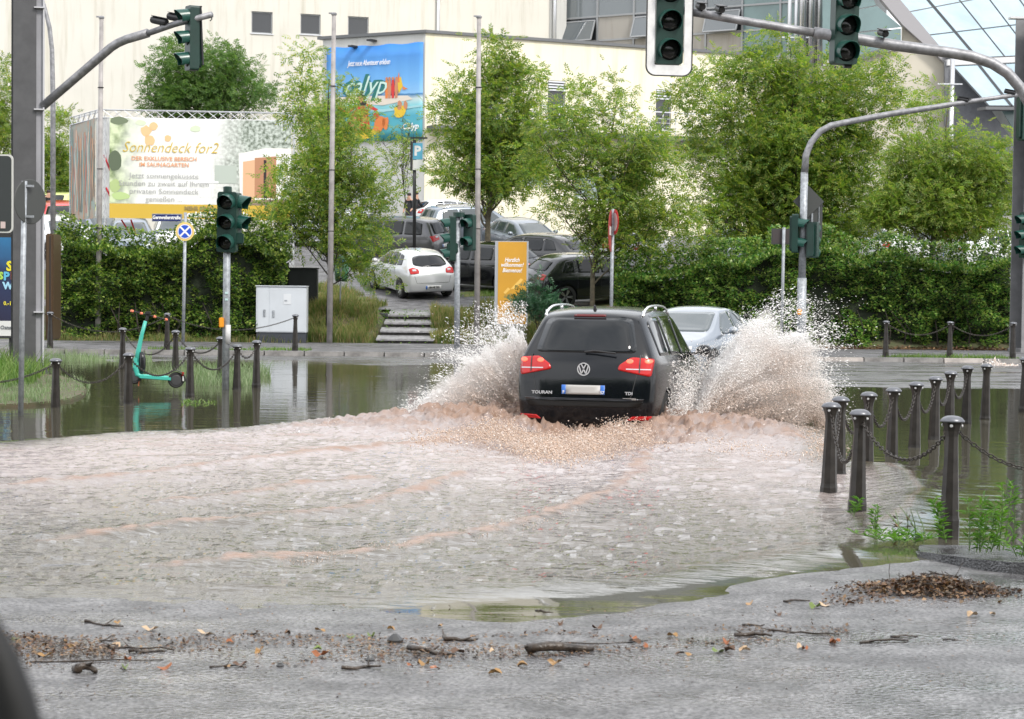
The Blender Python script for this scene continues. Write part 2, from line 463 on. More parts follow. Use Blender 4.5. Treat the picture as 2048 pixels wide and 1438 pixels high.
# traffic islands: kerbed tops that stick out of the water
def island(name, poly, z, m, label, kind='structure', tilt=0.):
    y0 = min(p[1] for p in poly)
    vs = [(x, y, z - (y - y0) * tilt) for x, y in poly] + [(x, y, -.4) for x, y in poly]; n = len(poly)
    b = MB(); b.add(vs, [tuple(range(n))] + [(i, n + i, n + (i + 1) % n, (i + 1) % n) for i in range(n)])
    o = b.build(name, m, None, bevel=0.02); tag(o, kind=kind); return o
def ccw(p):
    a = sum(p[i][0] * p[(i + 1) % len(p)][1] - p[(i + 1) % len(p)][0] * p[i][1] for i in range(len(p)))
    return p if a > 0 else p[::-1]
def smooth_poly(p, it=2):
    for _ in range(it):
        q = []
        for i in range(len(p)):
            a, b = p[i], p[(i + 1) % len(p)]
            q += [(a[0] * .75 + b[0] * .25, a[1] * .75 + b[1] * .25), (a[0] * .25 + b[0] * .75, a[1] * .25 + b[1] * .75)]
        p = q
    return p
asphalt_isle = wet_asphalt('asphalt_island', (.05, .05, .052), .08, .35, 90, .5)
island('traffic_island', ccw(smooth_poly(ISLE_R)), .10, asphalt_isle, '', tilt=.055)
island('grass_island', ccw(smooth_poly(ISLE_L)), .05, soil, '')

# ------------------------------------------------------------------ the flood water
def gp(pts): return [(G(a, b).x, G(a, b).y) for a, b in pts]
CHURN = gp([(-420, 905), (0, 893), (250, 872), (500, 860), (700, 848), (850, 832), (1000, 800), (1130, 780), (1300, 790), (1480, 800), (1600, 840), (1645, 880), (1700, 935),
            (1790, 935), (1822, 955), (1842, 985), (1815, 1020), (1740, 1062), (1640, 1102), (1500, 1136), (1300, 1165), (1024, 1190), (700, 1215), (350, 1210), (120, 1200), (-420, 1210)])
CREST = [gp(q) for q in (
    [(-100, 1150), (250, 1141), (480, 1128), (700, 1112), (900, 1080), (1100, 1030), (1220, 985), (1275, 945), (1300, 905)],
    [(-200, 1105), (100, 1085), (330, 1055), (540, 1035), (700, 1015), (830, 985), (930, 950)],
    [(-250, 985), (50, 968), (270, 952), (420, 930), (650, 905), (900, 880)],
    [(250, 1010), (400, 1000), (620, 970), (720, 962)],
    [(1740, 1062), (1815, 1020), (1842, 985), (1822, 955), (1780, 935), (1700, 930)],
    [(-420, 905), (0, 893), (250, 872), (500, 860), (700, 848)],
    [(-300, 1176), (350, 1176), (700, 1184), (1024, 1176), (1300, 1160), (1500, 1131), (1640, 1100)])]
car_c = XY(1170, CAR_Y, 0.5); CH = R(13.5)           # rear centre of the dark car and its heading (clockwise)
fwd = np.array([math.sin(CH), math.cos(CH)]); rgt = np.array([math.cos(CH), -math.sin(CH)])
def car_local(x, y):
    dx = x - car_c.x; dy = y - car_c.y
    return dx * rgt[0] + dy * rgt[1], dx * fwd[0] + dy * fwd[1]
def water(x, y):
    """height, churn, foam"""
    sd = in_poly(x, y, CHURN) + (fbm(x * .8, y * .8, 3, 21) - .5) * .6
    ch = sstep(-.25, .7, sd)
    lx, ly = car_local(x, y)
    # turbulence grows towards the car
    near = np.exp(-(((lx) / 2.3) ** 2 + ((ly - .6) / 2.6) ** 2))
    edge = np.exp(-((y - np.interp(x, [-12, -7, -2.5, 0, 3.5], [22.6, 24.0, 26.3, 26.2, 24.4])) / 1.5) ** 2) * sstep(-13, -1.5, x) * (1 - sstep(3.8, 4.9, x))
    turb = np.clip(near * 1.0 + edge * .62, 0, 1.2) * ch
    rr = np.abs(fbm(x * 2.1 + .6 * y, y * 2.3, 4, 31) - .5) * 2
    r2 = np.abs(fbm(x * 5.2, y * 5.6, 3, 41) - .5) * 2
    r3 = np.abs(fbm(x * 11., y * 12., 2, 43) - .5) * 2
    h = turb * (.22 * (.55 - rr) + .17 * (.5 - r2) + .11 * (.5 - r3) + .05)
    h = h - .30 * np.exp(-((lx / 1.25) ** 2 + ((ly + 1.1) / 1.9) ** 2)) * ch
    h = h + ch * (.035 * (fbm(x * 1.3, y * 2.6, 3, 51) - .5) + .030 * (fbm(x * 4, y * 7.5, 2, 61) - .5) + .026 * (fbm(x * 10, y * 17, 2, 65) - .5))
    calm = (1 - ch)
    h = h + calm * .0028 * (fbm(x * 2.2, y * 5.5, 3, 71) - .5) * (1 + 3 * sstep(.5, .75, fbm(x * .3, y * .5, 2, 73)))
    foam = turb * sstep(.30, .05, rr) * .45 + turb * sstep(.4, .1, r2) * .35 + near * ch * .55 * sstep(.35, .7, fbm(x * 3, y * 3, 3, 81))
    foam = foam + ch * .55 * edge * sstep(.42, .7, fbm(x * 1.6, y * 3.5, 4, 83))
    stre = fbm(x * 1.1 - y * .25, y * 3.2, 4, 93)
    foam = foam + ch * .5 * sstep(.57, .73, stre) * sstep(17.5, 20.5, y)
    for k, c in enumerate(CREST):
        wob = (fbm(x * 1.7, y * 1.7, 3, 100 + k) - .5) * .45
        d, side, par = line_dist(x, y, c); d = d * side + wob * (0.6 if k < 4 else .3)
        if k < 4:
            amp = .04 * sstep(0, .25, par) * (.55 + .75 * fbm(x * 1.2, y * 1.2, 2, 110 + k))
            prof = np.where(d > 0, np.exp(-(d / .42) ** 2), np.exp(-(d / .13) ** 2))
            brk = fbm(x * 6, y * 6, 3, 120 + k)
            h = h + amp * prof * (1 + .8 * (brk - .5)); foam = foam + np.exp(-((d - .02) / .10) ** 2) * (.6 + .6 * sstep(.38, .62, brk)) * sstep(0.02, .25, par) * .95
        else:
            amp = {4: .05, 5: .04, 6: .035}[k]
            h = h + amp * np.exp(-((d) / .3) ** 2)
            if k == 4: foam = foam + .5 * np.exp(-(d / .07) ** 2)
    mud = ch * (.16 + .84 * sstep(13.6, 21.5, y + (fbm(x * .4, y * .4, 2, 131) - .5) * 3))
    return h, mud, np.clip(foam, 0, 1)
tt = np.linspace(-1, 1, 620) ; tt = tt * 1.12
ry = nonuni((9.2, 12, .055), (12, 22, .05), (22, 30, .045), (30, 36, .11), (36, 50.0, .22))
TT, YY = np.meshgrid(tt, ry); XX = TT * (YY * .272 + .3)
Hh, Cc, Ff = water(XX, YY)
ny, nx = XX.shape; idx = np.arange(nx * ny).reshape(ny, nx)
wf = np.stack([idx[:-1, :-1], idx[:-1, 1:], idx[1:, 1:], idx[1:, :-1]], -1)
wet = np.maximum.reduce([Hh[:-1, :-1] - road_z(XX[:-1, :-1], YY[:-1, :-1])]) > -.03
wf = wf[wet]
wme = np_mesh('flood_water', np.stack([XX, YY, Hh], -1).reshape(-1, 3), wf)
at = wme.attributes.new('churn', 'FLOAT', 'POINT'); at.data.foreach_set('value', Cc.ravel().astype(np.float32))
at = wme.attributes.new('foam', 'FLOAT', 'POINT'); at.data.foreach_set('value', Ff.ravel().astype(np.float32))

m = bpy.data.materials.new('muddy_water'); m.use_nodes = True; MATS['muddy_water'] = m
n = m.node_tree.nodes; l = m.node_tree.links; b = n['Principled BSDF']
b.inputs['IOR'].default_value = 1.36; b.inputs['Specular IOR Level'].default_value = .65
ac = n.new('ShaderNodeAttribute'); ac.attribute_name = 'churn'; af = n.new('ShaderNodeAttribute'); af.attribute_name = 'foam'
mx1 = n.new('ShaderNodeMixRGB'); mx1.inputs['Color1'].default_value = (.066, .061, .042, 1); mx1.inputs['Color2'].default_value = (.32, .272, .258, 1)
mx2 = n.new('ShaderNodeMixRGB'); mx2.inputs['Color2'].default_value = (.27, .178, .132, 1)
tc = n.new('ShaderNodeTexCoord')
nf = n.new('ShaderNodeTexNoise'); nf.inputs['Scale'].default_value = 14; nf.inputs['Detail'].default_value = 5; l.new(tc.outputs['Object'], nf.inputs['Vector'])
fr = n.new('ShaderNodeMath'); fr.operation = 'MULTIPLY_ADD'; fr.inputs[1].default_value = 1.35; l.new(af.outputs['Fac'], fr.inputs[0])
fr2 = n.new('ShaderNodeMath'); fr2.operation = 'SUBTRACT'; fr2.inputs[0].default_value = 0; l.new(nf.outputs['Fac'], fr2.inputs[1])
fr3 = n.new('ShaderNodeMath'); fr3.operation = 'MULTIPLY'; fr3.inputs[1].default_value = .7; l.new(fr2.outputs[0], fr3.inputs[0])
l.new(fr3.outputs[0], fr.inputs[2]); fr.use_clamp = True
l.new(ac.outputs['Fac'], mx1.inputs['Fac']); l.new(mx1.outputs['Color'], mx2.inputs['Color1']); l.new(fr.outputs[0], mx2.inputs['Fac'])
l.new(mx2.outputs['Color'], b.inputs['Base Color'])
ro = n.new('ShaderNodeMapRange'); ro.inputs['To Min'].default_value = .015; ro.inputs['To Max'].default_value = .07; l.new(ac.outputs['Fac'], ro.inputs['Value'])
ro2 = n.new('ShaderNodeMath'); ro2.operation = 'MULTIPLY_ADD'; ro2.inputs[1].default_value = .28; l.new(fr.outputs[0], ro2.inputs[0]); l.new(ro.outputs['Result'], ro2.inputs[2])
l.new(ro2.outputs[0], b.inputs['Roughness'])
mp = n.new('ShaderNodeMapping'); mp.inputs['Rotation'].default_value = (0, 0, -.12); mp.inputs['Scale'].default_value = (.5, 1.8, 1); l.new(tc.outputs['Object'], mp.inputs['Vector'])
n1 = n.new('ShaderNodeTexNoise'); n1.inputs['Scale'].default_value = 9; n1.inputs['Detail'].default_value = 4; l.new(mp.outputs['Vector'], n1.inputs['Vector'])
bp = n.new('ShaderNodeBump'); bp.inputs['Distance'].default_value = .10
n1b = n.new('ShaderNodeTexNoise'); n1b.inputs['Scale'].default_value = 3.4; n1b.inputs['Detail'].default_value = 5; n1b.inputs['Roughness'].default_value = .62; l.new(mp.outputs['Vector'], n1b.inputs['Vector'])
nad = n.new('ShaderNodeMath'); nad.operation = 'MULTIPLY_ADD'; nad.inputs[1].default_value = 1.0; l.new(n1b.outputs['Fac'], nad.inputs[0]); l.new(n1.outputs['Fac'], nad.inputs[2])
bs = n.new('ShaderNodeMapRange'); bs.inputs['From Max'].default_value = .15; bs.inputs['To Min'].default_value = .012; bs.inputs['To Max'].default_value = .30; l.new(ac.outputs['Fac'], bs.inputs['Value'])
l.new(bs.outputs['Result'], bp.inputs['Strength']); l.new(nad.outputs[0], bp.inputs['Height']); l.new(bp.outputs['Normal'], b.inputs['Normal'])
o = link('water', wme, m, None, True); tag(o, kind='structure')
# calm water on either side of the wedge in view
for sx in (-1, 1):
    vs = []; fs = []
    for i, y in enumerate(ry[::20]):
        x0 = sx * 1.12 * (y * .272 + .3)
        vs += [(x0 * .998, y, -.002), (sx * 80, y, -.002)]
    for i in range(len(vs) // 2 - 1):
        q = (2 * i, 2 * i + 1, 2 * i + 3, 2 * i + 2); fs.append(q if sx > 0 else q[::-1])
    b_ = MB(); b_.add(vs, fs); o = b_.build('water', m); tag(o, kind='structure')
# ------------------------------------------------------------------ cars
glass_m = mat('tinted_glass', (.010, .012, .014), .03, spec=.45)
glass_l = mat('window_glass', (.05, .065, .07), .03, spec=1.0)
rubber = mat('rubber', (.018, .018, .018), .75)
trim = mat('black_trim', (.02, .02, .021), .45)
chrome = mat('chrome', (.75, .76, .78), .18, metal=1.)
rimm = mat('alloy_rim', (.55, .56, .58), .3, metal=.8)
red_l = mat('red_lens', (.46, .006, .006), .12, spec=.4, coat=.3)
red_lit = mat('red_lamp_lit', (.85, .10, .06), .2, emit=(1., .12, .06, .9))
clear_l = mat('clear_lens', (.55, .56, .58), .08, spec=.8)
orange_l = mat('orange_lens', (.7, .22, .03), .15)
plate_w = mat('plate_white', (.78, .78, .76), .4)
plate_g = mat('plate_grey', (.42, .41, .39), .5)
plate_b = mat('plate_blue', (.04, .16, .55), .4)
ink = mat('black_ink', (.02, .02, .02), .6)
def paint(name, c, metal=.3, rough=.25): return mat('paint_' + name, c, rough, metal=metal, coat=1., spec=.5)

KINDS = {
 'mpv': dict(L=4.40, st=[
   ([.06, .0, .03, .09, .34], [.24, .52, .82, 1.08, 1.57], .92),
   ([.40, .36, .36, .40, .62], [.22, .52, .82, 1.05, 1.64], .985),
   ([1.25, 1.25, 1.25, 1.25, 1.25], [.21, .52, .82, 1.02, 1.665], 1.),
   ([2.1, 2.1, 2.1, 2.1, 2.1], [.21, .52, .80, .99, 1.655], 1.),
   ([2.9, 2.9, 2.95, 3.05, 2.72], [.21, .52, .79, .97, 1.585], 1.),
   ([3.4, 3.4, 3.42, 3.5, 3.42], [.21, .50, .78, .95, 1.05], .985),
   ([3.95, 3.95, 3.95, 3.95, 3.95], [.22, .48, .74, .88, .95], .95),
   ([4.33, 4.40, 4.37, 4.30, 4.22], [.24, .44, .62, .76, .82], .84)],
   w=[.84, .89, .905, .87, .63], wheels=(.78, 3.46), wr=.33, win=[
     [(.50, 1.10), (.55, 1.50), (.80, 1.55), (1.22, 1.56), (1.22, 1.09)],
     [(1.28, 1.09), (1.28, 1.56), (2.10, 1.555), (2.10, 1.06)],
     [(2.16, 1.06), (2.16, 1.55), (2.58, 1.51), (3.02, 1.16), (3.06, 1.04)]],
   rearwin=[(-.62, 1.14), (-.52, 1.545), (.52, 1.545), (.62, 1.14)], shield=[(-.68, 1.06), (-.56, 1.52), (.56, 1.52), (.68, 1.06)],
   light=[(.40, .94), (.79, .86), (.81, 1.07), (.56, 1.09), (.42, 1.0)], plate=.70),
 'hatch': dict(L=4.05, st=[
   ([.06, .0, .03, .16, .62], [.24, .50, .80, 1.0, 1.38], .90),
   ([.40, .36, .36, .45, .85], [.22, .50, .80, .99, 1.44], .98),
   ([1.15, 1.15, 1.15, 1.15, 1.2], [.20, .50, .78, .95, 1.465], 1.),
   ([1.9, 1.9, 1.9, 1.9, 1.9], [.20, .50, .76, .92, 1.45], 1.),
   ([2.6, 2.6, 2.65, 2.75, 2.40], [.20, .50, .75, .90, 1.37], 1.),
   ([3.05, 3.05, 3.08, 3.12, 3.05], [.20, .48, .74, .88, .96], .98),
   ([3.6, 3.6, 3.6, 3.6, 3.6], [.22, .46, .70, .80, .87], .95),
   ([3.98, 4.05, 4.02, 3.94, 3.86], [.24, .42, .58, .70, .76], .82)],
   w=[.82, .86, .87, .83, .58], wheels=(.72, 3.26), wr=.31, win=[
     [(.70, 1.04), (.86, 1.32), (1.12, 1.36), (1.12, 1.01)],
     [(1.17, 1.0), (1.17, 1.37), (1.78, 1.37), (1.78, .97)],
     [(1.84, .97), (1.84, 1.365), (2.24, 1.32), (2.70, 1.06), (2.74, .95)]],
   rearwin=[(-.58, 1.08), (-.50, 1.30), (-.3, 1.35), (.3, 1.35), (.50, 1.30), (.58, 1.08), (.3, 1.03), (-.3, 1.03)], shield=[(-.64, .98), (-.50, 1.34), (.50, 1.34), (.64, .98)],
   light=[(.44, .84), (.73, .81), (.74, .97), (.62, 1.01), (.46, .96)], plate=.40),
 'suv': dict(L=4.35, st=[
   ([.06, .0, .03, .14, .58], [.28, .56, .86, 1.06, 1.46], .92),
   ([.40, .36, .36, .45, .82], [.26, .56, .86, 1.04, 1.54], .98),
   ([1.2, 1.2, 1.2, 1.2, 1.2], [.24, .56, .86, 1.02, 1.575], 1.),
   ([2.05, 2.05, 2.05, 2.05, 2.05], [.24, .56, .84, 1.0, 1.565], 1.),
   ([2.8, 2.8, 2.85, 2.9, 2.55], [.24, .56, .83, .99, 1.49], 1.),
   ([3.25, 3.25, 3.28, 3.3, 3.25], [.24, .54, .82, .98, 1.06], .985),
   ([3.9, 3.9, 3.9, 3.9, 3.9], [.26, .52, .78, .92, .98], .95),
   ([4.28, 4.35, 4.32, 4.25, 4.18], [.28, .48, .66, .80, .86], .84)],
   w=[.86, .90, .91, .87, .62], wheels=(.80, 3.42), wr=.35, win=[
     [(.66, 1.12), (.86, 1.42), (1.16, 1.47), (1.16, 1.09)],
     [(1.22, 1.08), (1.22, 1.475), (1.98, 1.475), (1.98, 1.05)],
     [(2.04, 1.05), (2.04, 1.47), (2.40, 1.43), (2.85, 1.12), (2.88, 1.03)]],
   rearwin=[(-.60, 1.14), (-.50, 1.42), (.50, 1.42), (.60, 1.14)], shield=[(-.68, 1.08), (-.54, 1.44), (.54, 1.44), (.68, 1.08)],
   light=[(.42, .90), (.76, .87), (.77, 1.03), (.60, 1.06), (.44, 1.0)], plate=.72),
 'sedan': dict(L=4.60, st=[
   ([.08, .0, .03, .10, .14], [.26, .50, .78, .93, .99], .86),
   ([.42, .40, .40, .45, .50], [.22, .50, .78, .94, 1.02], .96),
   ([1.0, 1.0, .95, .85, 1.32], [.20, .50, .78, .96, 1.32], 1.),
   ([1.8, 1.8, 1.8, 1.8, 1.85], [.20, .50, .77, .94, 1.445], 1.),
   ([2.3, 2.3, 2.3, 2.3, 2.3], [.20, .50, .76, .92, 1.44], 1.),
   ([3.0, 3.0, 3.05, 3.12, 2.72], [.20, .50, .75, .91, 1.36], 1.),
   ([3.45, 3.45, 3.48, 3.52, 3.42], [.20, .48, .74, .89, .97], .985),
   ([4.1, 4.1, 4.1, 4.1, 4.1], [.22, .46, .70, .82, .87], .95),
   ([4.5, 4.60, 4.57, 4.50, 4.42], [.24, .42, .58, .70, .76], .80)],
   w=[.83, .88, .885, .84, .58], wheels=(.92, 3.68), wr=.325, win=[
     [(1.05, .99), (1.22, 1.18), (1.50, 1.32), (1.52, .99)],
     [(1.56, .985), (1.56, 1.33), (1.80, 1.37), (2.16, 1.375), (2.16, .97)],
     [(2.22, .97), (2.22, 1.375), (2.60, 1.33), (3.06, 1.04), (3.10, .95)]],
   rearwin=[(-.56, 1.08), (-.48, 1.34), (.48, 1.34), (.56, 1.08)], shield=[(-.66, .99), (-.53, 1.345), (.53, 1.345), (.66, .99)],
   light=[(.46, .76), (.70, .75), (.71, .90), (.50, .90)], plate=.55)}

def car_body_mesh(kind):
    K = KINDS[kind]; st = K['st']; w = K['w']; js = [-1, -.62, 0, .62, 1]; nx = len(st); ny = 5; nz = 5
    pos = {}; ids = {}; vs = []
    for i in range(nx):
        for j in range(ny):
            for k in range(nz):
                if not (i in (0, nx - 1) or j in (0, ny - 1) or k in (0, nz - 1)): continue
                X, Z, ws = st[i]; jf = js[j]; x = X[k]; z = Z[k]; y = jf * w[k] * ws
                low = (Z[4] - Z[3]) < .16          # bonnet or boot: the top spreads nearly as wide as the waist
                if k == 4 and low: y = jf * w[3] * ws * .90
                if k == 4: z += (.025 if not low else .03) * (1 - jf * jf) - (.03 if abs(jf) == 1 and not low else 0)
                if i == 0: x -= .10 * (1 - jf * jf) * (1 if k < 4 else .6); x += .03 * (abs(jf) == 1)
                if i == nx - 1: x += .16 * (1 - jf * jf); 
                ids[i, j, k] = len(vs); vs.append((x, y, z))
    fs = []
    q = lambda a, b, c, d: fs.append((ids[a], ids[b], ids[c], ids[d]))
    for i in range(nx - 1):
        for j in range(ny - 1):
            q((i, j, 4), (i + 1, j, 4), (i + 1, j + 1, 4), (i, j + 1, 4)); q((i, j, 0), (i, j + 1, 0), (i + 1, j + 1, 0), (i + 1, j, 0))
        for k in range(nz - 1):
            q((i, 0, k), (i + 1, 0, k), (i + 1, 0, k + 1), (i, 0, k + 1)); q((i, 4, k), (i, 4, k + 1), (i + 1, 4, k + 1), (i + 1, 4, k))
    for j in range(ny - 1):
        for k in range(nz - 1):
            q((0, j, k), (0, j, k + 1), (0, j + 1, k + 1), (0, j + 1, k)); q((nx - 1, j, k), (nx - 1, j + 1, k), (nx - 1, j + 1, k + 1), (nx - 1, j, k + 1))
    me = bpy.data.meshes.new('body'); me.from_pydata(vs, [], fs); me.update()
    bm = bmesh.new(); bm.from_mesh(me)
    cl = bm.edges.layers.float.new('crease_edge')
    bm.verts.ensure_lookup_table()
    inv = {v: k for k, v in ids.items()}
    for e in bm.edges:
        a, b = inv[e.verts[0].index], inv[e.verts[1].index]
        if a[2] == b[2] == 4 and a[1] == b[1] and a[1] in (0, 4): e[cl] = .45
        if a[2] == b[2] == 3 and a[1] == b[1] and a[1] in (0, 4): e[cl] = .3
        if a[2] == b[2] == 0: e[cl] = .6
        if a[0] == b[0] and a[0] in (0, nx - 1): e[cl] = .35
    bm.to_mesh(me); bm.free()
    o = bpy.data.objects.new('tmp', me); COL.objects.link(o)
    s = o.modifiers.new('s', 'SUBSURF'); s.levels = 3; s.render_levels = 3
    dg = bpy.context.evaluated_depsgraph_get(); solid = bpy.data.meshes.new_from_object(o.evaluated_get(dg))
    bvh = BVHTree.FromPolygons([v.co.copy() for v in solid.vertices], [tuple(p.vertices) for p in solid.polygons])
    # wheel wells
    cut = MB()
    for wx in K['wheels']:
        for s_ in (-1, 1):
            M = Matrix.Rotation(R(90), 3, 'X'); r = K['wr'] + .045
            cut.lathe([(r, -.16), (r, .16)], 28, c=(wx, s_ * (w[1] - .06), K['wr']), M=M)
    cme = bpy.data.meshes.new('c'); cme.from_pydata(cut.v, [], cut.f); cme.materials.append(trim); cme.materials.append(trim)
    for p in cme.polygons: p.material_index = 1
    co = bpy.data.objects.new('c', cme); COL.objects.link(co)
    b = o.modifiers.new('b', 'BOOLEAN'); b.operation = 'DIFFERENCE'; b.object = co; b.solver = 'EXACT'
    me.materials.append(trim); me.materials.append(trim)
    dg = bpy.context.evaluated_depsgraph_get(); out = bpy.data.meshes.new_from_object(o.evaluated_get(dg))
    bpy.data.objects.remove(o); bpy.data.objects.remove(co)
    bm = bmesh.new(); bm.from_mesh(out)
    for f in bm.faces:
        f.smooth = True
        if f.calc_center_median().z < .30 and f.material_index == 0: f.material_index = 1
    for e in bm.edges:
        if len(e.link_faces) == 2 and e.calc_face_angle(0) > R(40): e.smooth = False
    bm.to_mesh(out); bm.free()
    return out, bvh
BODY = {}
def hit(bvh, p, plane):
    if plane == 'rear': o, d = Vector((-3, p[0], p[1])), Vector((1, 0, 0))
    elif plane == 'front': o, d = Vector((8, p[0], p[1])), Vector((-1, 0, 0))
    elif plane == 'right': o, d = Vector((p[0], -3, p[1])), Vector((0, 1, 0))
    elif plane == 'left': o, d = Vector((p[0], 3, p[1])), Vector((0, -1, 0))
    else: o, d = Vector((p[0], p[1], 4)), Vector((0, 0, -1))
    loc, nr, _, _ = bvh.ray_cast(o, d)
    if loc is None:
        q = o + d * 3.2
        loc, nr, _, _ = bvh.find_nearest(q)
    return loc, nr
def dens(poly, step=.06):
    out = []
    for i in range(len(poly)):
        a, b = poly[i], poly[(i + 1) % len(poly)]; n = max(1, int(math.dist(a, b) / step))
        out += [(a[0] + (b[0] - a[0]) * k / n, a[1] + (b[1] - a[1]) * k / n) for k in range(n)]
    return out
def rnd_poly(poly, f=.2):
    out = []
    n = len(poly)
    for i in range(n):
        p, a, b = poly[i], poly[i - 1], poly[(i + 1) % n]
        la = min(f, math.dist(p, a) * .4) / max(math.dist(p, a), 1e-6); lb = min(f, math.dist(p, b) * .4) / max(math.dist(p, b), 1e-6)
        A = (p[0] + (a[0] - p[0]) * la, p[1] + (a[1] - p[1]) * la); B = (p[0] + (b[0] - p[0]) * lb, p[1] + (b[1] - p[1]) * lb)
        for t in (0, .33, .67, 1):
            out.append(((1 - t) ** 2 * A[0] + 2 * t * (1 - t) * p[0] + t * t * B[0], (1 - t) ** 2 * A[1] + 2 * t * (1 - t) * p[1] + t * t * B[1]))
    return out
def patch(name, bvh, poly, plane, m, parent, off=.006, rnd=.04, rings=5, flat=False):
    p = dens(rnd_poly(poly, rnd) if rnd else poly); n = len(p)
    cx = sum(a for a, _ in p) / n; cy = sum(b for _, b in p) / n
    vs = []; fs = []
    for r in range(rings + 1):
        k = 1 - r / rings
        for a, b in (p if k > 0 else [(cx, cy)]):
            loc, nr = hit(bvh, (cx + (a - cx) * k, cy + (b - cy) * k), plane)
            vs.append(loc + nr * off)
        if r > 0:
            o1 = (r - 1) * n; o2 = r * n
            for i in range(n):
                if r < rings: fs.append((o1 + i, o1 + (i + 1) % n, o2 + (i + 1) % n, o2 + i))
                else: fs.append((o1 + i, o1 + (i + 1) % n, o2))
    base = len(vs)
    for a, b in p:
        loc, nr = hit(bvh, (a, b), plane); vs.append(loc - nr * .01)
    for i in range(n): fs.append((base + i, base + (i + 1) % n, (i + 1) % n, i))
    mb = MB(); mb.add(vs, fs)
    o = mb.build(name, m, parent, smooth=True)
    bm = bmesh.new(); bm.from_mesh(o.data); bmesh.ops.recalc_face_normals(bm, faces=bm.faces[:]); bm.to_mesh(o.data); bm.free()
    return o
def strip(mb, bvh, pts, plane, w=.008, off=.002):
    p = []
    for i in range(len(pts) - 1):
        a, b = pts[i], pts[i + 1]; n = max(1, int(math.dist(a, b) / .08))
        p += [(a[0] + (b[0] - a[0]) * k / n, a[1] + (b[1] - a[1]) * k / n) for k in range(n)]
    p.append(pts[-1]); L = []
    for i in range(len(p)):
        a, b = p[max(i - 1, 0)], p[min(i + 1, len(p) - 1)]; dx, dy = b[0] - a[0], b[1] - a[1]; l_ = math.hypot(dx, dy) or 1
        for s in (-1, 1):
            loc, nr = hit(bvh, (p[i][0] - dy / l_ * w * s / 2, p[i][1] + dx / l_ * w * s / 2), plane); L.append(loc + nr * off)
    mb.add(L, [(2 * i, 2 * i + 1, 2 * i + 3, 2 * i + 2) for i in range(len(p) - 1)])

WH = {}
def wheel_meshes(r, style):
    if (r, style) in WH: return WH[r, style]
    M = Matrix.Rotation(R(90), 3, 'X')
    t = MB(); t.lathe([(r * .62, -.09), (r * .93, -.105), (r, -.075), (r, .075), (r * .93, .105), (r * .62, .09)], 32, M=M)
    t.f = t.f[:-2]          # open in the middle, where the rim sits
    tm = bpy.data.meshes.new('tyre'); tm.from_pydata(t.v, [], t.f); tm.materials.append(rubber)
    d = MB(); d.lathe([(r * .60, -.02), (r * .60, .02)], 24, M=M); d.cur = 1
    ri = r * .66
    d.lathe([(ri, -.098), (ri, -.112), (ri * .93, -.112), (ri * .90, -.06), (ri * .90, .0), (ri * .98, 0.)], 32, M=M)
    ns = {0: 5, 1: 7, 2: 10}[style]
    for k in range(ns):
        a = 2 * math.pi * k / ns
        for da in ((-.12, .12) if style == 0 else (0,)):
            u = Vector((math.cos(a + da), 0, math.sin(a + da))); wv = Vector((-math.sin(a), 0, math.cos(a)))
            hw = r * (.045 if style == 0 else .06)
            p0 = Vector((math.cos(a), 0, math.sin(a))) * r * .08; p1 = u * ri * .95
            vs = []
            for p, y, h in ((p0, -.075, hw), (p1, -.100, hw * (1 if style else .8))):
                vs += [p + wv * h + Vector((0, y, 0)), p - wv * h + Vector((0, y, 0)), p - wv * h + Vector((0, y + .035, 0)), p + wv * h + Vector((0, y + .035, 0))]
            d.add(vs, [(0, 1, 2, 3), (4, 7, 6, 5), (0, 4, 5, 1), (1, 5, 6, 2), (2, 6, 7, 3), (3, 7, 4, 0)])
    d.lathe([(r * .13, -.09), (r * .10, -.03)], 12, M=M)
    rm = bpy.data.meshes.new('rim'); rm.from_pydata(d.v, [], d.f); rm.polygons.foreach_set('material_index', d.mi); rm.materials.append(trim); rm.materials.append(rimm)
    for q in (tm,): q.polygons.foreach_set('use_smooth', np.ones(len(q.polygons), dtype=bool))
    WH[r, style] = (tm, rm); return WH[r, style]

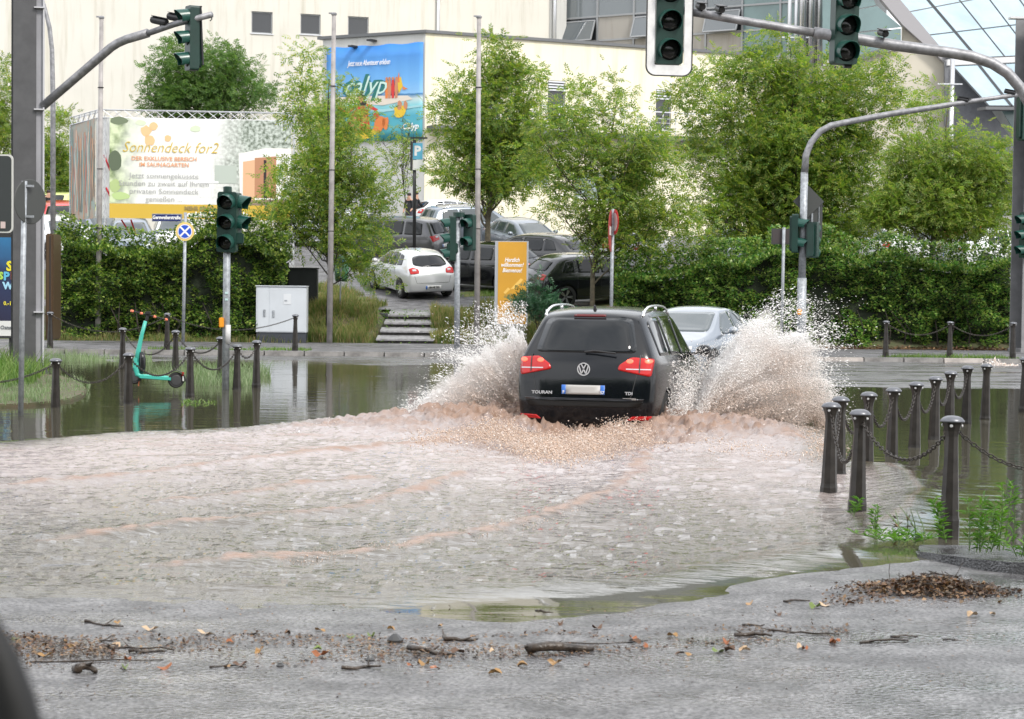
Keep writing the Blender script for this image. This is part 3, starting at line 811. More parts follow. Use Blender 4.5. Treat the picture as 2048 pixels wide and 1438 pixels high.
def make_car(kind, name, label, cat, pm, group=None, style=0, glass=None, rear_text=None, lit=False, rails=False, detail=1):
    K = KINDS[kind]
    if kind not in BODY: BODY[kind] = car_body_mesh(kind)
    src, bvh = BODY[kind]; glass = glass or glass_m
    root = empty(name, label, cat, group=group)
    me = src.copy(); me.materials.clear(); me.materials.append(pm); me.materials.append(trim)
    link('body', me, None, root)
    for pl in ('left', 'right'):
        for i, wn_ in enumerate(K['win']): patch('side_window', bvh, wn_, pl, glass, root, rnd=.05)
        mb = MB(); xs_ = [K['win'][1][0][0] - .03, K['win'][2][0][0] - .03]
        for x in xs_: strip(mb, bvh, [(x, .30), (x, 1.0)], pl)
        xf = K['wheels'][1] - K['wr'] - .14; strip(mb, bvh, [(xf, .34), (xf, .93)], pl)
        strip(mb, bvh, [(K['wheels'][0] + K['wr'] + .12, .33), (xf, .33)], pl, .012)
        mb.build('door_seam', trim, root)
        for x in (xs_[0] + .08, xs_[1] + .08):
            loc, nr = hit(bvh, (x, .86), pl)
            h = MB().box(loc + nr * .012, (.16, .03, .028)).build('door_handle', pm, root, bevel=.006)
        s_ = 1 if pl == 'left' else -1
        mx = K['win'][2][-1][0] - .12; mz = K['win'][2][-1][1] + .06
        mb = MB(); M = Matrix.Diagonal((.085, .105, .075)) 
        mb.lathe([(math.sin(a) * 1, -math.cos(a)) for a in np.linspace(.15, math.pi - .15, 9)], 14, c=(mx, s_ * (K['w'][3] + .15), mz), M=M)
        mb.tube([(mx, s_ * (K['w'][3] - .06), mz - .06), (mx, s_ * (K['w'][3] + .1), mz - .03)], .022, 6)
        mb.build('wing_mirror', pm, root, smooth=True)
    patch('rear_window', bvh, K['rearwin'], 'rear', glass, root, rnd=.07)
    patch('windscreen', bvh, K['shield'], 'front', glass_l if glass is glass_l else glass, root, rnd=.06)
    for s_ in (-1, 1):
        lp = [(s_ * a, b) for a, b in K['light']]; ob = patch('tail_light', bvh, lp, 'rear', red_l, root, off=.012, rnd=.03)
        cx = s_ * (K['light'][0][0] + .14); cz = (K['light'][0][1] + K['light'][2][1]) / 2
        if lit:
            for dx in (-.0, .21):
                q = [(cx + s_ * dx + a, cz + .035 + b) for a, b in circle(.042, 12, sy=.62)]
                patch('lamp', bvh, q, 'rear', red_lit, ob, off=.017, rnd=0, rings=3)
            mb = MB(); strip(mb, bvh, [(s_ * .50, cz - .055), (s_ * .78, cz - .06)], 'rear', .012, .016); mb.build('silver_line', clear_l, ob)
            mb = MB(); strip(mb, bvh, [(s_ * .655, cz - .10), (s_ * .655, cz + .11)], 'rear', .014, .0165); mb.build('gap', trim, ob)
        else:
            patch('reversing_lamp', bvh, [(cx - .05, cz), (cx + .07, cz), (cx + .07, cz + .05), (cx - .05, cz + .05)], 'rear', clear_l, ob, off=.017, rnd=.01, rings=2)
        z0 = K['st'][-1][1][3]; hw = K['w'][3] * K['st'][-1][2]
        hl = [(s_ * .42, z0 - .10), (s_ * (hw + .0), z0 - .06), (s_ * (hw + .0), z0 + .05), (s_ * .55, z0 - .0)]
        patch('headlight', bvh, hl, 'front', clear_l, root, off=.01, rnd=.03)
    zf = K['st'][-1][1][3]
    patch('grille', bvh, [(-.38, zf - .16), (.38, zf - .16), (.42, zf - .04), (-.42, zf - .04)], 'front', trim, root, off=.008, rnd=.03)
    patch('air_intake', bvh, [(-.55, .30), (.55, .30), (.60, .40), (-.60, .40)], 'front', trim, root, off=.008, rnd=.03)
    zp = K['plate']
    pl_ = patch('number_plate', bvh, [(-.26, zp - .055), (.26, zp - .055), (.26, zp + .055), (-.26, zp + .055)], 'rear', plate_g if lit else plate_w, root, off=.014, rnd=0, rings=2)
    patch('plate_band', bvh, [(.21, zp - .054), (.26, zp - .054), (.26, zp + .054), (.21, zp + .054)], 'rear', plate_b, pl_, off=.018, rnd=0, rings=2)
    if rear_text:
        loc, _ = hit(bvh, (0, zp), 'rear')
        text('plate_text', rear_text, .085, ink, pl_, loc + Vector((-.026, -.02, 0)), (R(90), 0, R(-90)), bold=.003, sx=.95)
    mb = MB(); mb.tube([(.0, 0, 0), (.02, .12, .015), (.03, .38, -.01)], .012, 6)
    z = K['rearwin'][0][1] - .0; loc, _ = hit(bvh, (0, z), 'rear')
    w_ = mb.build('rear_wiper', trim, root); w_.location = loc + Vector((-.03, 0, .01)); w_.rotation_euler = (0, 0, math.pi)
    mb = MB(); zg = K['light'][0][1] - .18
    gw = .58
    strip(mb, bvh, [(-gw - .1, K['rearwin'][0][1] - .02), (-gw, .66), (-gw + .04, K['st'][0][1][1] + .04), (gw - .04, K['st'][0][1][1] + .04), (gw, .66), (gw + .1, K['rearwin'][0][1] - .02)], 'rear', .010)
    mb.build('tailgate_seam', trim, root)
    tm, rm = wheel_meshes(K['wr'], style)
    for wx in K['wheels']:
        for s_ in (-1, 1):
            t = link('wheel', tm, None, root); t.location = (wx, s_ * (K['w'][1] - .115), K['wr']); t.rotation_euler = (0, random.uniform(0, 1), 0 if s_ < 0 else math.pi)
            link('rim', rm, None, t)
    mb = MB(); mb.box((K['L'] / 2, 0, K['wr'] - .02), (K['L'] - .7, 1.2, .18)); mb.build('underbody', trim, root)
    if rails:
        for s_ in (-1, 1):
            mb = MB(); pts = []
            y = s_ * .60; xs_ = np.linspace(.55, 2.55, 12)
            for i, x in enumerate(xs_):
                loc, _ = hit(bvh, (x, y), 'top'); e = min(i, 11 - i); pts.append(loc + Vector((0, 0, [.005, .045, .06, .062][min(e, 3)])))
            mb.tube(pts, .016, 8)
            for x in (.62, 1.5, 2.4):
                loc, _ = hit(bvh, (x, y), 'top'); mb.tube([loc, loc + Vector((0, 0, .055))], .018, 6)
            mb.build('roof_rail', chrome, root, smooth=True)
        loc, _ = hit(bvh, (.62, 0), 'top'); mb = MB(); mb.tube([loc - Vector((0, 0, .02)), loc + Vector((-.02, 0, .05))], [.03, .012], 8); mb.build('aerial', trim, root)
    return root
def put(car, X, Y, heading, z=None, onhill=True):
    """heading clockwise from +Y; the car's own x axis is forward, origin on its rear axle side"""
    if z is None: z = float(ground_z(X, Y))
    sl = .12 if (onhill and 60 < Y < 85) else 0.
    up = Vector((0, -sl, 1)).normalized()
    q = Vector((0, 0, 1)).rotation_difference(up).to_matrix()
    M = q @ Matrix.Rotation(R(90) - heading, 3, 'Z')
    L = 4.2
    kids_off = M @ Vector((-L / 2, 0, 0))
    car.rotation_euler = M.to_euler(); car.location = Vector((X, Y, z)) + kids_off
def put_px(car, px, Y, hdg, dz=0.):
    z = float(ground_z(0, Y)); p = XY(px, Y, z + .7); put(car, p.x, Y, R(hdg), z + .01 + dz)

black = mat('paint_black_wet', (.003, .004, .006), .18, metal=0., coat=.25, spec=.35)
main_car = make_car('mpv', 'black_car', 'black people carrier with lit red tail lights ploughing through the flooded road', 'car', black, rails=True, lit=True)
M = Matrix.Rotation(R(90) - CH, 3, 'Z')
main_car.rotation_euler = M.to_euler()
main_car.scale = (1.06, 1.075, 1.075)
main_car.location = (car_c.x - .01, car_c.y, -.22)
bv = BODY['mpv'][1]
# badge: ring with the two letters cut of chrome strips
bl, bn = hit(bv, (0, .945), 'rear'); bg = MB()
MR = Matrix(((0, 0, -1), (-1, 0, 0), (0, 1, 0)))      # local xy drawn on the tailgate, z outwards (rearwards)
ro_, ri_ = circle(.078, 28), circle(.066, 28)
vs = [Vector((a, b, 0)) for a, b in ro_] + [Vector((a, b, 0)) for a, b in ri_] + [Vector((a, b, .012)) for a, b in ro_] + [Vector((a, b, .012)) for a, b in ri_]
fs = []
for i in range(28):
    j = (i + 1) % 28
    fs += [(56 + i, 56 + j, 84 + j, 84 + i), (i, j, 56 + j, 56 + i), (28 + i, 84 + i, 84 + j, 28 + j)]
bg.add([MR @ v for v in vs], fs)
def stroke(a, b, w=.013):
    dx, dy = b[0] - a[0], b[1] - a[1]; l_ = math.hypot(dx, dy); nx_, ny_ = -dy / l_ * w / 2, dx / l_ * w / 2
    bg.prism([(a[0] + nx_, a[1] + ny_), (a[0] - nx_, a[1] - ny_), (b[0] - nx_, b[1] - ny_), (b[0] + nx_, b[1] + ny_)], .010, M=MR)
for a, b in (((-.030, .062), (0, .006)), ((.030, .062), (0, .006)), ((-.056, .038), (-.028, -.054)), ((-.028, -.054), (0, -.004)), ((0, -.004), (.028, -.054)), ((.028, -.054), (.056, .038))):
    stroke(a, b)
o = bg.build('badge', mat('badge_silver', (.62, .63, .65), .3, metal=.35), main_car); o.location = bl + Vector((-.012, 0, 0))
for tx, y, z, s in (('TOURAN', .50, .66, .052), ('TDI', -.55, .665, .05)):
    loc, _ = hit(bv, (y, z), 'rear'); text('lettering', tx, s, MATS['badge_silver'], main_car, loc + Vector((-.03, 0, 0)), (R(90), 0, R(-90)), bold=.001, sx=1.15, ext=.006)
loc, _ = hit(bv, (-.55, .60), 'rear'); MB().box(loc + Vector((-.008, 0, 0)), (.01, .17, .022)).build('name_strip', chrome, main_car)
for c in main_car.children:
    if c.name.startswith('number_plate'):
        patch('plate_band', bv, [(-.26, .646), (-.21, .646), (-.21, .754), (-.26, .754)], 'rear', plate_b, c, off=.018, rnd=0, rings=2)
        for tx, y, z in (('F', .235, .67), ('57', -.235, .67)):
            loc, _ = hit(bv, (y, z), 'rear'); text('plate_text', tx, .05, plate_w, c, loc + Vector((-.023, 0, 0)), (R(90), 0, R(-90)), bold=.001)
ml = mat('bumper_groove', (.006, .006, .006), .5)
patch('bumper_groove', bv, [(-.66, .50), (.66, .50), (.72, .57), (-.72, .57)], 'rear', ml, main_car, off=.004, rnd=.02)
patch('bumper_ledge', bv, [(-.70, .575), (.70, .575), (.72, .60), (-.72, .60)], 'rear', paint('ledge', (.03, .033, .04), .4, .3), main_car, off=.02, rnd=.01)
for s_ in (-1, 1): patch('reflector', bv, [(s_ * .52, .345), (s_ * .80, .35), (s_ * .80, .395), (s_ * .58, .39)], 'rear', red_l, main_car, off=.012, rnd=.01)
patch('brake_light', bv, [(-.2, 1.565), (.2, 1.565), (.19, 1.585), (-.19, 1.585)], 'rear', mat('dark_red_lens', (.10, .004, .004), .2), main_car, off=.012, rnd=.005)

silver = paint('silver', (.22, .25, .29), .6, .3); white_p = paint('white', (.74, .75, .76), .0, .3); dgrey = paint('grey', (.11, .11, .115), .6, .3)
pearl = paint('pearl', (.62, .63, .64), .25, .28); blk2 = paint('black_parked', (.008, .009, .011), .2, .2); audi_g = paint('anthracite', (.018, .020, .024), .4, .22)
red_p = paint('red', (.55, .018, .03), .1, .3); lime = paint('lime', (.55, .62, .22), .0, .35); blue_g = paint('blue_grey', (.20, .24, .30), .7, .3)

sed = make_car('sedan', 'silver_saloon', 'silver saloon driving the other way behind the splashing black car', 'car', silver, glass=glass_l, style=1)
p = XY(1396, 38.8, .7); put(sed, p.x, 38.8, R(180 + 24), .03, onhill=False)

GP = 'cars parked on the slope behind the hedge'
def parked(kind, nm, lab, pm, px, Y, hdg, style=1, glass=None, txt=None, dz=0., rails=False):
    c = make_car(kind, nm, lab, 'car', pm, GP, style, glass, txt, rails=rails); put_px(c, px, Y, hdg, dz); return c
c = parked('hatch', 'parked_car', 'white hatchback with big red tail lights parked above the steps', pearl, 818, 64.9, -24, 2, None, 'SB HE 325')
parked('mpv', 'parked_car', 'grey people carrier parked side-on above the green litter bin', dgrey, 786, 74, -66, 1, rails=False)
parked('suv', 'parked_car', 'black car with many-spoked wheels half behind the yellow pillar sign', blk2, 958, 65.8, -64, 1)
parked('suv', 'parked_car', 'black car with its red tail light just right of the yellow pillar sign', blk2, 1062, 69, -60, 0)
parked('suv', 'parked_car', 'dark anthracite estate car parked under the tree behind the black people carrier', audi_g, 1178, 62.6, 62, 0)
parked('hatch', 'parked_car', 'white car parked behind the wooden-looking pole and tree, left of the grey one', white_p, 668, 79, -60, 1, glass_l)
parked('hatch', 'parked_car', 'white hatchback parked furthest up by the pale wall', white_p, 912, 86.5, 60, 1)
parked('mpv', 'parked_car', 'silver estate car parked behind the small green traffic light', silver, 942, 79.5, 64, 1, glass_l, rails=True)
parked('hatch', 'parked_car', 'pale blue-grey car with wide windscreen behind the yellow pillar sign', silver, 1052, 75.5, 150, 1, glass_l)
parked('hatch', 'parked_car', 'white car parked between the tall steel column and the billboard', white_p, 120, 74.5, 150, 1, glass_l)
parked('hatch', 'parked_car', 'red car parked behind the tall steel column', red_p, 122, 81, 165, 1)
parked('suv', 'parked_car', 'lime yellow car in the last row behind the red car', lime, 142, 86.3, 15, 1)
parked('hatch', 'parked_car', 'silver car parked under the painted side of the billboard', silver, 196, 76.5, 140, 1, glass_l)
parked('hatch', 'parked_car', 'blue-grey car whose bonnet shows under the left end of the billboard', blue_g, 262, 74, 168, 1, glass_l)
parked('hatch', 'parked_car', 'white car parked under the middle of the billboard', white_p, 352, 75.5, 170, 1, glass_l)
parked('hatch', 'parked_car', 'white car glimpsed through the trees behind the round double sign', white_p, 1275, 73, 20, 1, glass_l)
parked('hatch', 'parked_car', 'silver car glimpsed under the big tree beside the rectangular sign', silver, 1470, 73, 170, 1, glass_l)
parked('hatch', 'parked_car', 'red car glimpsed through the right-hand tree', red_p, 1905, 79, 30, 1, glass_l)
parked('hatch', 'parked_car', 'white car parked below the red one behind the right-hand tree', white_p, 1835, 74.5, 60, 1, glass_l)
parked('sedan', 'parked_car', 'white car with dark window at the far right above the hedge', white_p, 1985, 74, 60, 1)
# ------------------------------------------------------------------ buildings
def wall_mat(name, c, streak, amt=.5):
    m = bpy.data.materials.new(name); m.use_nodes = True; n = m.node_tree.nodes; l = m.node_tree.links; b = n['Principled BSDF']
    tc = n.new('ShaderNodeTexCoord'); mp = n.new('ShaderNodeMapping'); mp.inputs['Scale'].default_value = (1.6, 1.6, .12)
    nz = n.new('ShaderNodeTexNoise'); nz.inputs['Scale'].default_value = 1.5; nz.inputs['Detail'].default_value = 7; nz.inputs['Roughness'].default_value = .65
    l.new(tc.outputs['Object'], mp.inputs['Vector']); l.new(mp.outputs['Vector'], nz.inputs['Vector'])
    rp = n.new('ShaderNodeValToRGB'); rp.color_ramp.elements[0].position = .50; rp.color_ramp.elements[0].color = (*c, 1)
    rp.color_ramp.elements[1].position = .80; rp.color_ramp.elements[1].color = (*[a * (1 - amt) + s * amt for a, s in zip(c, streak)], 1)
    l.new(nz.outputs['Fac'], rp.inputs['Fac'])
    bk = n.new('ShaderNodeTexNoise'); bk.inputs['Scale'].default_value = .5; bk.inputs['Detail'].default_value = 3; l.new(tc.outputs['Object'], bk.inputs['Vector'])
    hs = n.new('ShaderNodeHueSaturation'); mr = n.new('ShaderNodeMapRange'); mr.inputs['To Min'].default_value = .9; mr.inputs['To Max'].default_value = 1.08
    l.new(bk.outputs['Fac'], mr.inputs['Value']); l.new(mr.outputs['Result'], hs.inputs['Value']); l.new(rp.outputs['Color'], hs.inputs['Color'])
    l.new(hs.outputs['Color'], b.inputs['Base Color']); b.inputs['Roughness'].default_value = .85
    MATS[name] = m; return m
cream = wall_mat('cream_render', (.62, .60, .54), (.30, .27, .17))
cream2 = wall_mat('yellowish_sunlit_render', (.78, .73, .57), (.50, .43, .24), .6)  # brighter cream for the low block's right face, sunlight put into the colour
greyw = wall_mat('grey_render', (.56, .56, .54), (.30, .29, .26))
slate = mat('roof_edge', (.14, .145, .15), .5, metal=.3)
frame_g = mat('frame_grey', (.30, .31, .32), .45, metal=.3)
frame_d = mat('frame_dark', (.07, .075, .08), .45)
dark_glass = mat('dark_pane', (.025, .028, .032), .06, spec=.8)
tealg = mat('teal_panel', (.13, .20, .20), .18, var=.15, vscale=.6, spec=.8)
roofg = mat('roof_glass', (.30, .40, .46), .08, var=.12, vscale=.5, spec=1.)
beton = wall_mat('stained_concrete', (.36, .34, .31), (.20, .17, .13), .7)
zinc = mat('zinc_pipe', (.62, .63, .65), .3, metal=.7)
duct = mat('shiny_duct', (.55, .55, .56), .25, metal=.9)

class Facade:
    """a vertical plane from corner a to corner b; u metres along it, z up; windows set into it"""
    def __init__(s, a, b, parent):
        s.a = Vector((a[0], a[1], 0)); d = Vector((b[0] - a[0], b[1] - a[1], 0)); s.L = d.length; s.d = d.normalized()
        s.n = Vector((s.d.y, -s.d.x, 0));                 # outward, towards the camera side
        s.M = Matrix((s.d, -s.n, Vector((0, 0, 1)))).transposed(); s.p = parent
    def u(s, px, z):
        """u of the facade point seen in column px at height z"""
        best = None
        for k in range(60):
            pass
        lo, hi = -60., s.L + 60.
        def col(u):
            p = s.a + s.d * u + Vector((0, 0, z - CAM_Z)); q = CAM_R.transposed() @ Vector((p.x, p.y, p.z)); return 1024 + q.x / -q.z * FPX
        for _ in range(50):
            mid = (lo + hi) / 2
            if col(mid) < px: lo = mid
            else: hi = mid
        return (lo + hi) / 2
    def uz(s, px, py):
        d = ray(px, py); n = s.n; t = (s.a.x * n.x + s.a.y * n.y) / (d.x * n.x + d.y * n.y)
        p = d * t; return ((p.x - s.a.x) * s.d.x + (p.y - s.a.y) * s.d.y, p.z + CAM_Z)
    def at(s, u, z, out=0.): return s.a + s.d * u + s.n * out + Vector((0, 0, z))
    def box(s, mb, u0, u1, z0, z1, o0, o1):
        c = s.at((u0 + u1) / 2, (z0 + z1) / 2, (o0 + o1) / 2); mb.box(c - s.off, (u1 - u0, o1 - o0, z1 - z0), M=s.M)
    off = Vector((0, 0, 0))
    def wall_with_holes(s, name, z0, z1, holes, m, th=.35):
        us = sorted({0., s.L} | {h[0] for h in holes} | {h[1] for h in holes}); zs = sorted({z0, z1} | {h[2] for h in holes} | {h[3] for h in holes})
        mb = MB()
        for i in range(len(us) - 1):
            run = None
            for j in range(len(zs) - 1):
                cu, cz = (us[i] + us[i + 1]) / 2, (zs[j] + zs[j + 1]) / 2
                solid = not any(h[0] < cu < h[1] and h[2] < cz < h[3] for h in holes)
                if solid and run is None: run = zs[j]
                if not solid and run is not None: s.box(mb, us[i], us[i + 1], run, zs[j], -th, 0); run = None
            if run is not None: s.box(mb, us[i], us[i + 1], run, zs[-1], -th, 0)
        bmesh_o = mb.build(name, m, s.p); return bmesh_o
    def window(s, u0, u1, z0, z1, nx=1, nz=1, fm=None, gm=None, fw=.06, depth=.12, name='window'):
        fm = fm or frame_g; gm = gm or dark_glass
        mb = MB(); 
        s.box(mb, u0 + .003, u0 + fw, z0 + .003, z1 - .003, -depth - .06, -depth + .03); s.box(mb, u1 - fw, u1 - .003, z0 + .003, z1 - .003, -depth - .06, -depth + .03)
        s.box(mb, u0 + fw, u1 - fw, z0 + .003, z0 + fw, -depth - .06, -depth + .03); s.box(mb, u0 + fw, u1 - fw, z1 - fw, z1 - .003, -depth - .06, -depth + .03)
        for i in range(1, nx): c = u0 + (u1 - u0) * i / nx; s.box(mb, c - fw / 2, c + fw / 2, z0 + fw, z1 - fw, -depth - .055, -depth + .025)
        w = mb.build(name, fm, s.p)
        for i in range(nx):
            g = MB(); a = u0 + (u1 - u0) * i / nx + fw * .6; b = u0 + (u1 - u0) * (i + 1) / nx - fw * .6
            s.box(g, a, b, z0 + fw * .8, z1 - fw * .8, -depth - .03, -depth - .01); g.build('pane', gm, w)
        sl = MB(); s.box(sl, u0 - .05, u1 + .05, z0 - .05, z0 - .003, -.1, .06); sl.build('sill', zinc, w)
        return w

# --- the large pale hall on the left
hall = empty('bath_hall', 'large pale rendered hall with three small square windows high up on the left', 'building')
A0 = XY(-260, 97.2, 8); A1 = XY(1098, 109.5, 14)
fa = Facade((A0.x, A0.y), (A1.x, A1.y), hall)
holes = []
for (x0, x1, y0, y1) in ((503, 545, 22, 68), (601, 641, 27, 70), (696, 737, 32, 73)):
    u0, zt = fa.uz(x0, y0); u1, zb = fa.uz(x1, y1); _, zt2 = fa.uz(x0, y0); holes.append((u0, u1, zb, zt))
u0, zt = fa.uz(-40, 220); u1, zb = fa.uz(12, 260); holes.append((max(.5, u0), max(1.6, u1), zb, zt))
fa.wall_with_holes('wall', 3.0, 24.0, holes, cream)
for h in holes: fa.window(*h)
tmp = MB()
fa.box(tmp, .05, fa.L - .05, 3.1, 23.9, -20, -1.0); tmp.build('building_mass', cream, hall)
for px in (875,):
    u, _ = fa.uz(px, 30); mb = MB(); p = fa.at(u, 0, .12); mb.tube([(p.x, p.y, 4), (p.x, p.y, 24)], .09, 10); mb.build('drain_pipe', zinc, hall, smooth=True)
# slim end return of the hall
E1 = XY(1128, 110.3, 14); fe = Facade((A1.x, A1.y), (E1.x, E1.y), hall); 
mb = MB(); fe.box(mb, .01, fe.L, 3, 24, -.8, .15); mb.build('corner_pier', greyw, hall)
p = fe.at(.05, 0, .35); mb = MB(); mb.tube([(p.x, p.y, 10), (p.x, p.y, 24)], .10, 10); mb.build('drain_pipe', zinc, hall, smooth=True)

# --- the glazed front to the right of it
gl = empty('glazed_front', 'grey glass facade with tilted-open windows behind the overhanging traffic light', 'building')
B0 = XY(1130, 110.4, 14); B1 = XY(1632, 102.0, 13)
fg = Facade((B0.x, B0.y), (B1.x, B1.y), gl)
cols = [1130, 1194, 1267, 1340, 1411, 1484, 1560, 1632]
us = [fg.uz(c, 60)[0] for c in cols]
zl = [24.0, fg.uz(1130, -30)[1], fg.uz(1130, 38)[1], fg.uz(1130, 86)[1], fg.uz(1130, 140)[1], 4.0]
for i in range(len(us) - 1):
    for j in range(len(zl) - 1):
        a, b, zt, zb = us[i], us[i + 1], zl[j], zl[j + 1]
        opened = j == 2 and i in (0, 2, 4)
        m_ = cream2 if (j == 4 and i >= 4) else tealg if i >= 5 else (dark_glass if opened else (beton if (j >= 3) or (i in (1, 3) and j == 2) else mat('sky_glass', (.16, .18, .19), .06, spec=1.)))
        mb = MB(); fg.box(mb, a + .05, b - .05, zb + .05, zt - .05, -.12, -.06); pn = mb.build('panel', m_, gl)
        if opened:
            mb = MB(); M = fg.M @ Matrix.Rotation(R(-22), 3, 'X'); c = fg.at((a + b) / 2, (zt + zb) / 2 - .1, .28)
            w_, h_ = b - a - .2, zt - zb - .15
            for (x, z, sx, sz) in ((0, h_ / 2, w_, .07), (0, -h_ / 2, w_, .07), (-w_ / 2, 0, .07, h_), (w_ / 2, 0, .07, h_)): mb.box(c + M @ Vector((x, 0, z)), (sx, .06, sz), M=M)
            mb.build('window', frame_g, gl)
            mb = MB(); mb.box(c, (w_ - .07, .02, h_ - .07), M=M); mb.build('window_pane', mat('sky_glass2', (.10, .115, .125), .05, spec=1.), gl)
for u in us: mb = MB(); fg.box(mb, u - .05, u + .05, 4, 24, -.10, .02); mb.build('mullion', frame_g, gl)
for z in zl[1:-1]: mb = MB(); fg.box(mb, -.05, us[-1] + .05, z - .05, z + .05, -.09, .01); mb.build('transom', frame_g, gl)
mb = MB(); fg.box(mb, .1, fg.L - .1, 4.1, 23.9, -9, -.6); mb.build('building_mass', greyw, gl)
# three vertical ducts with brackets
for px, r, m_ in ((1577, .10, zinc), (1590, .10, zinc), (1604, .22, duct), (1621, .22, duct), (1638, .20, duct)):
    p = XY(px, 100.6, 12); mb = MB(); zlo = 7. if px < 1600 else 9.5
    mb.tube([(p.x, p.y, zlo), (p.x, p.y, 24)], r, 12); mb.build('duct', m_, gl, smooth=True)
mb = MB()
for z in (10., 11.4, 12.6, 14.4): p = XY(1608, 100.5, z); mb.box(p, (2.2, .12, .06))
tag(mb.build('duct_brackets', zinc, gl), kind='stuff')

# --- teal wing with the sloping end, and the raking glass roof
tw = empty('sloping_wing', 'teal-panelled building wing with a raking glass roof at top right', 'building')
Y1 = 99.0
C = lambda px, py, Y=Y1: W(px, py, Y)
def slab(name, pts, m, parent, th=.12):
    n_ = len(pts); nn = (pts[1] - pts[0]).cross(pts[2] - pts[0]).normalized()
    if nn.y > 0: nn = -nn
    b = MB(); vs = [p for p in pts] + [p - nn * th for p in pts]
    b.add(vs, [tuple(range(n_)), tuple(reversed(range(n_, 2 * n_)))] + [(i, (i + 1) % n_, (i + 1) % n_ + n_, i + n_) for i in range(n_)])
    o = b.build(name, m, parent)
    bm = bmesh.new(); bm.from_mesh(o.data); bmesh.ops.recalc_face_normals(bm, faces=bm.faces[:]); bm.to_mesh(o.data); bm.free(); return o
# teal end wall panels (bounded on the right by the slope)
slab('teal_panel', [C(1645, -60), C(1690, -60), C(1690, 120), C(1645, 120)], tealg, tw)
slab('teal_panel', [C(1692, -60), C(1722, -60), C(1752, 10), C(1692, 22)], tealg, tw)
slab('teal_panel', [C(1692, 24), C(1754, 12), C(1803, 54), C(1692, 66)], tealg, tw)
slab('teal_panel', [C(1692, 69), C(1802, 57), C(1802, 82), C(1692, 120)], tealg, tw)
slab('trim_edge', [C(1690, 121), C(1806, 84), C(1806, 92), C(1690, 130)], slate, tw, .3)
slab('slope_edge', [C(1712, -60), C(1750, -60), C(1900, 116), C(1888, 124), C(1806, 50)], mat('eaves_grey', (.33, .32, .33), .5), tw, .5)
slab('wall', [C(1640, 132, 99.4), C(1690, 131, 99.4), C(1806, 93, 99.4), C(1806, 50, 99.4), C(1888, 125, 99.4), C(1888, 420, 99.4), C(1640, 420, 99.4)], wall_mat('beige_render', (.55, .51, .42), (.40, .36, .28)), tw, .4)
# raking roof: a tilted plane with bays of panes between dark bars
def bilin(q, u, v): return (q[0] * (1 - u) + q[1] * u) * (1 - v) + (q[3] * (1 - u) + q[2] * u) * v
def raked(q, nu, nv, nm, m1, bar):
    for i in range(nu):
        for j in range(nv):
            e = .02
            pts = [bilin(q, (i + e) / nu, (j + .01) / nv), bilin(q, (i + 1 - e) / nu, (j + .01) / nv), bilin(q, (i + 1 - e) / nu, (j + .99) / nv), bilin(q, (i + e) / nu, (j + .99) / nv)]
            slab(nm, pts, m1, tw, .04)
    for i in range(nu + 1):
        a, b = bilin(q, i / nu, 0), bilin(q, i / nu, 1); mb = MB(); mb.tube([a, b], .10 if i == 1 else .05, 4); mb.build('glazing_bar', bar, tw)
    for j in range(nv + 1):
        a, b = bilin(q, 0, j / nv), bilin(q, 1, j / nv); mb = MB(); mb.tube([a, b], .04, 4); mb.build('glazing_bar', bar, tw)
# the roof leans back: its foot is nearer than its head
raked([W(1735, -62, 106), W(2140, -200, 112), W(2330, 100, 103), W(1898, 118, 98.6)], 8, 4, 'roof_pane', roofg, frame_d)
raked([W(1905, 132, 98.5), W(2160, 120, 101), W(2200, 214, 98.6), W(1978, 212, 96.6)], 5, 1, 'roof_pane', roofg, frame_d)
slab('gutter', [W(1895, 119, 98.5), W(2330, 101, 103), W(2330, 128, 103), W(1895, 131, 98.5)], mat('gutter_pale', (.6, .6, .6), .5), tw, .3)
slab('side_wall', [C(1890, 120, 98.6), C(1906, 134, 98.6), C(1978, 214, 98.6), C(2060, 330, 98.6), C(2060, 430, 98.6), C(1890, 430, 98.6)], mat('slate_wall', (.16, .165, .18), .6, var=.1), tw, .3)
slab('canopy_edge', [W(1972, 213, 96.5), W(2200, 216, 98.5), W(2200, 221, 98.5), W(1972, 219, 96.5)], slate, tw, .8)
slab('entrance_glass', [C(2005, 222, 98.4), C(2200, 222, 98.4), C(2200, 420, 98.4), C(2070, 330, 98.4)], tealg, tw, .1)
p = XY(1903, 97.8, 10); mb = MB(); mb.tube([(p.x, p.y, 4), (p.x, p.y, 13.1)], .12, 10); mb.build('drain_pipe', zinc, tw, smooth=True)
mb = MB(); q = W(1870, 200, 97.5); mb.box(W(1900, 168, 97.7), (1.2, .08, .06)); mb.build('pipe_bracket', zinc, tw)
mb = MB(); mb.box(((C(1640, 0).x + C(2100, 0).x) / 2 + 3, 112, 8), (14, 18, 10)); mb.build('building_mass', greyw, tw)

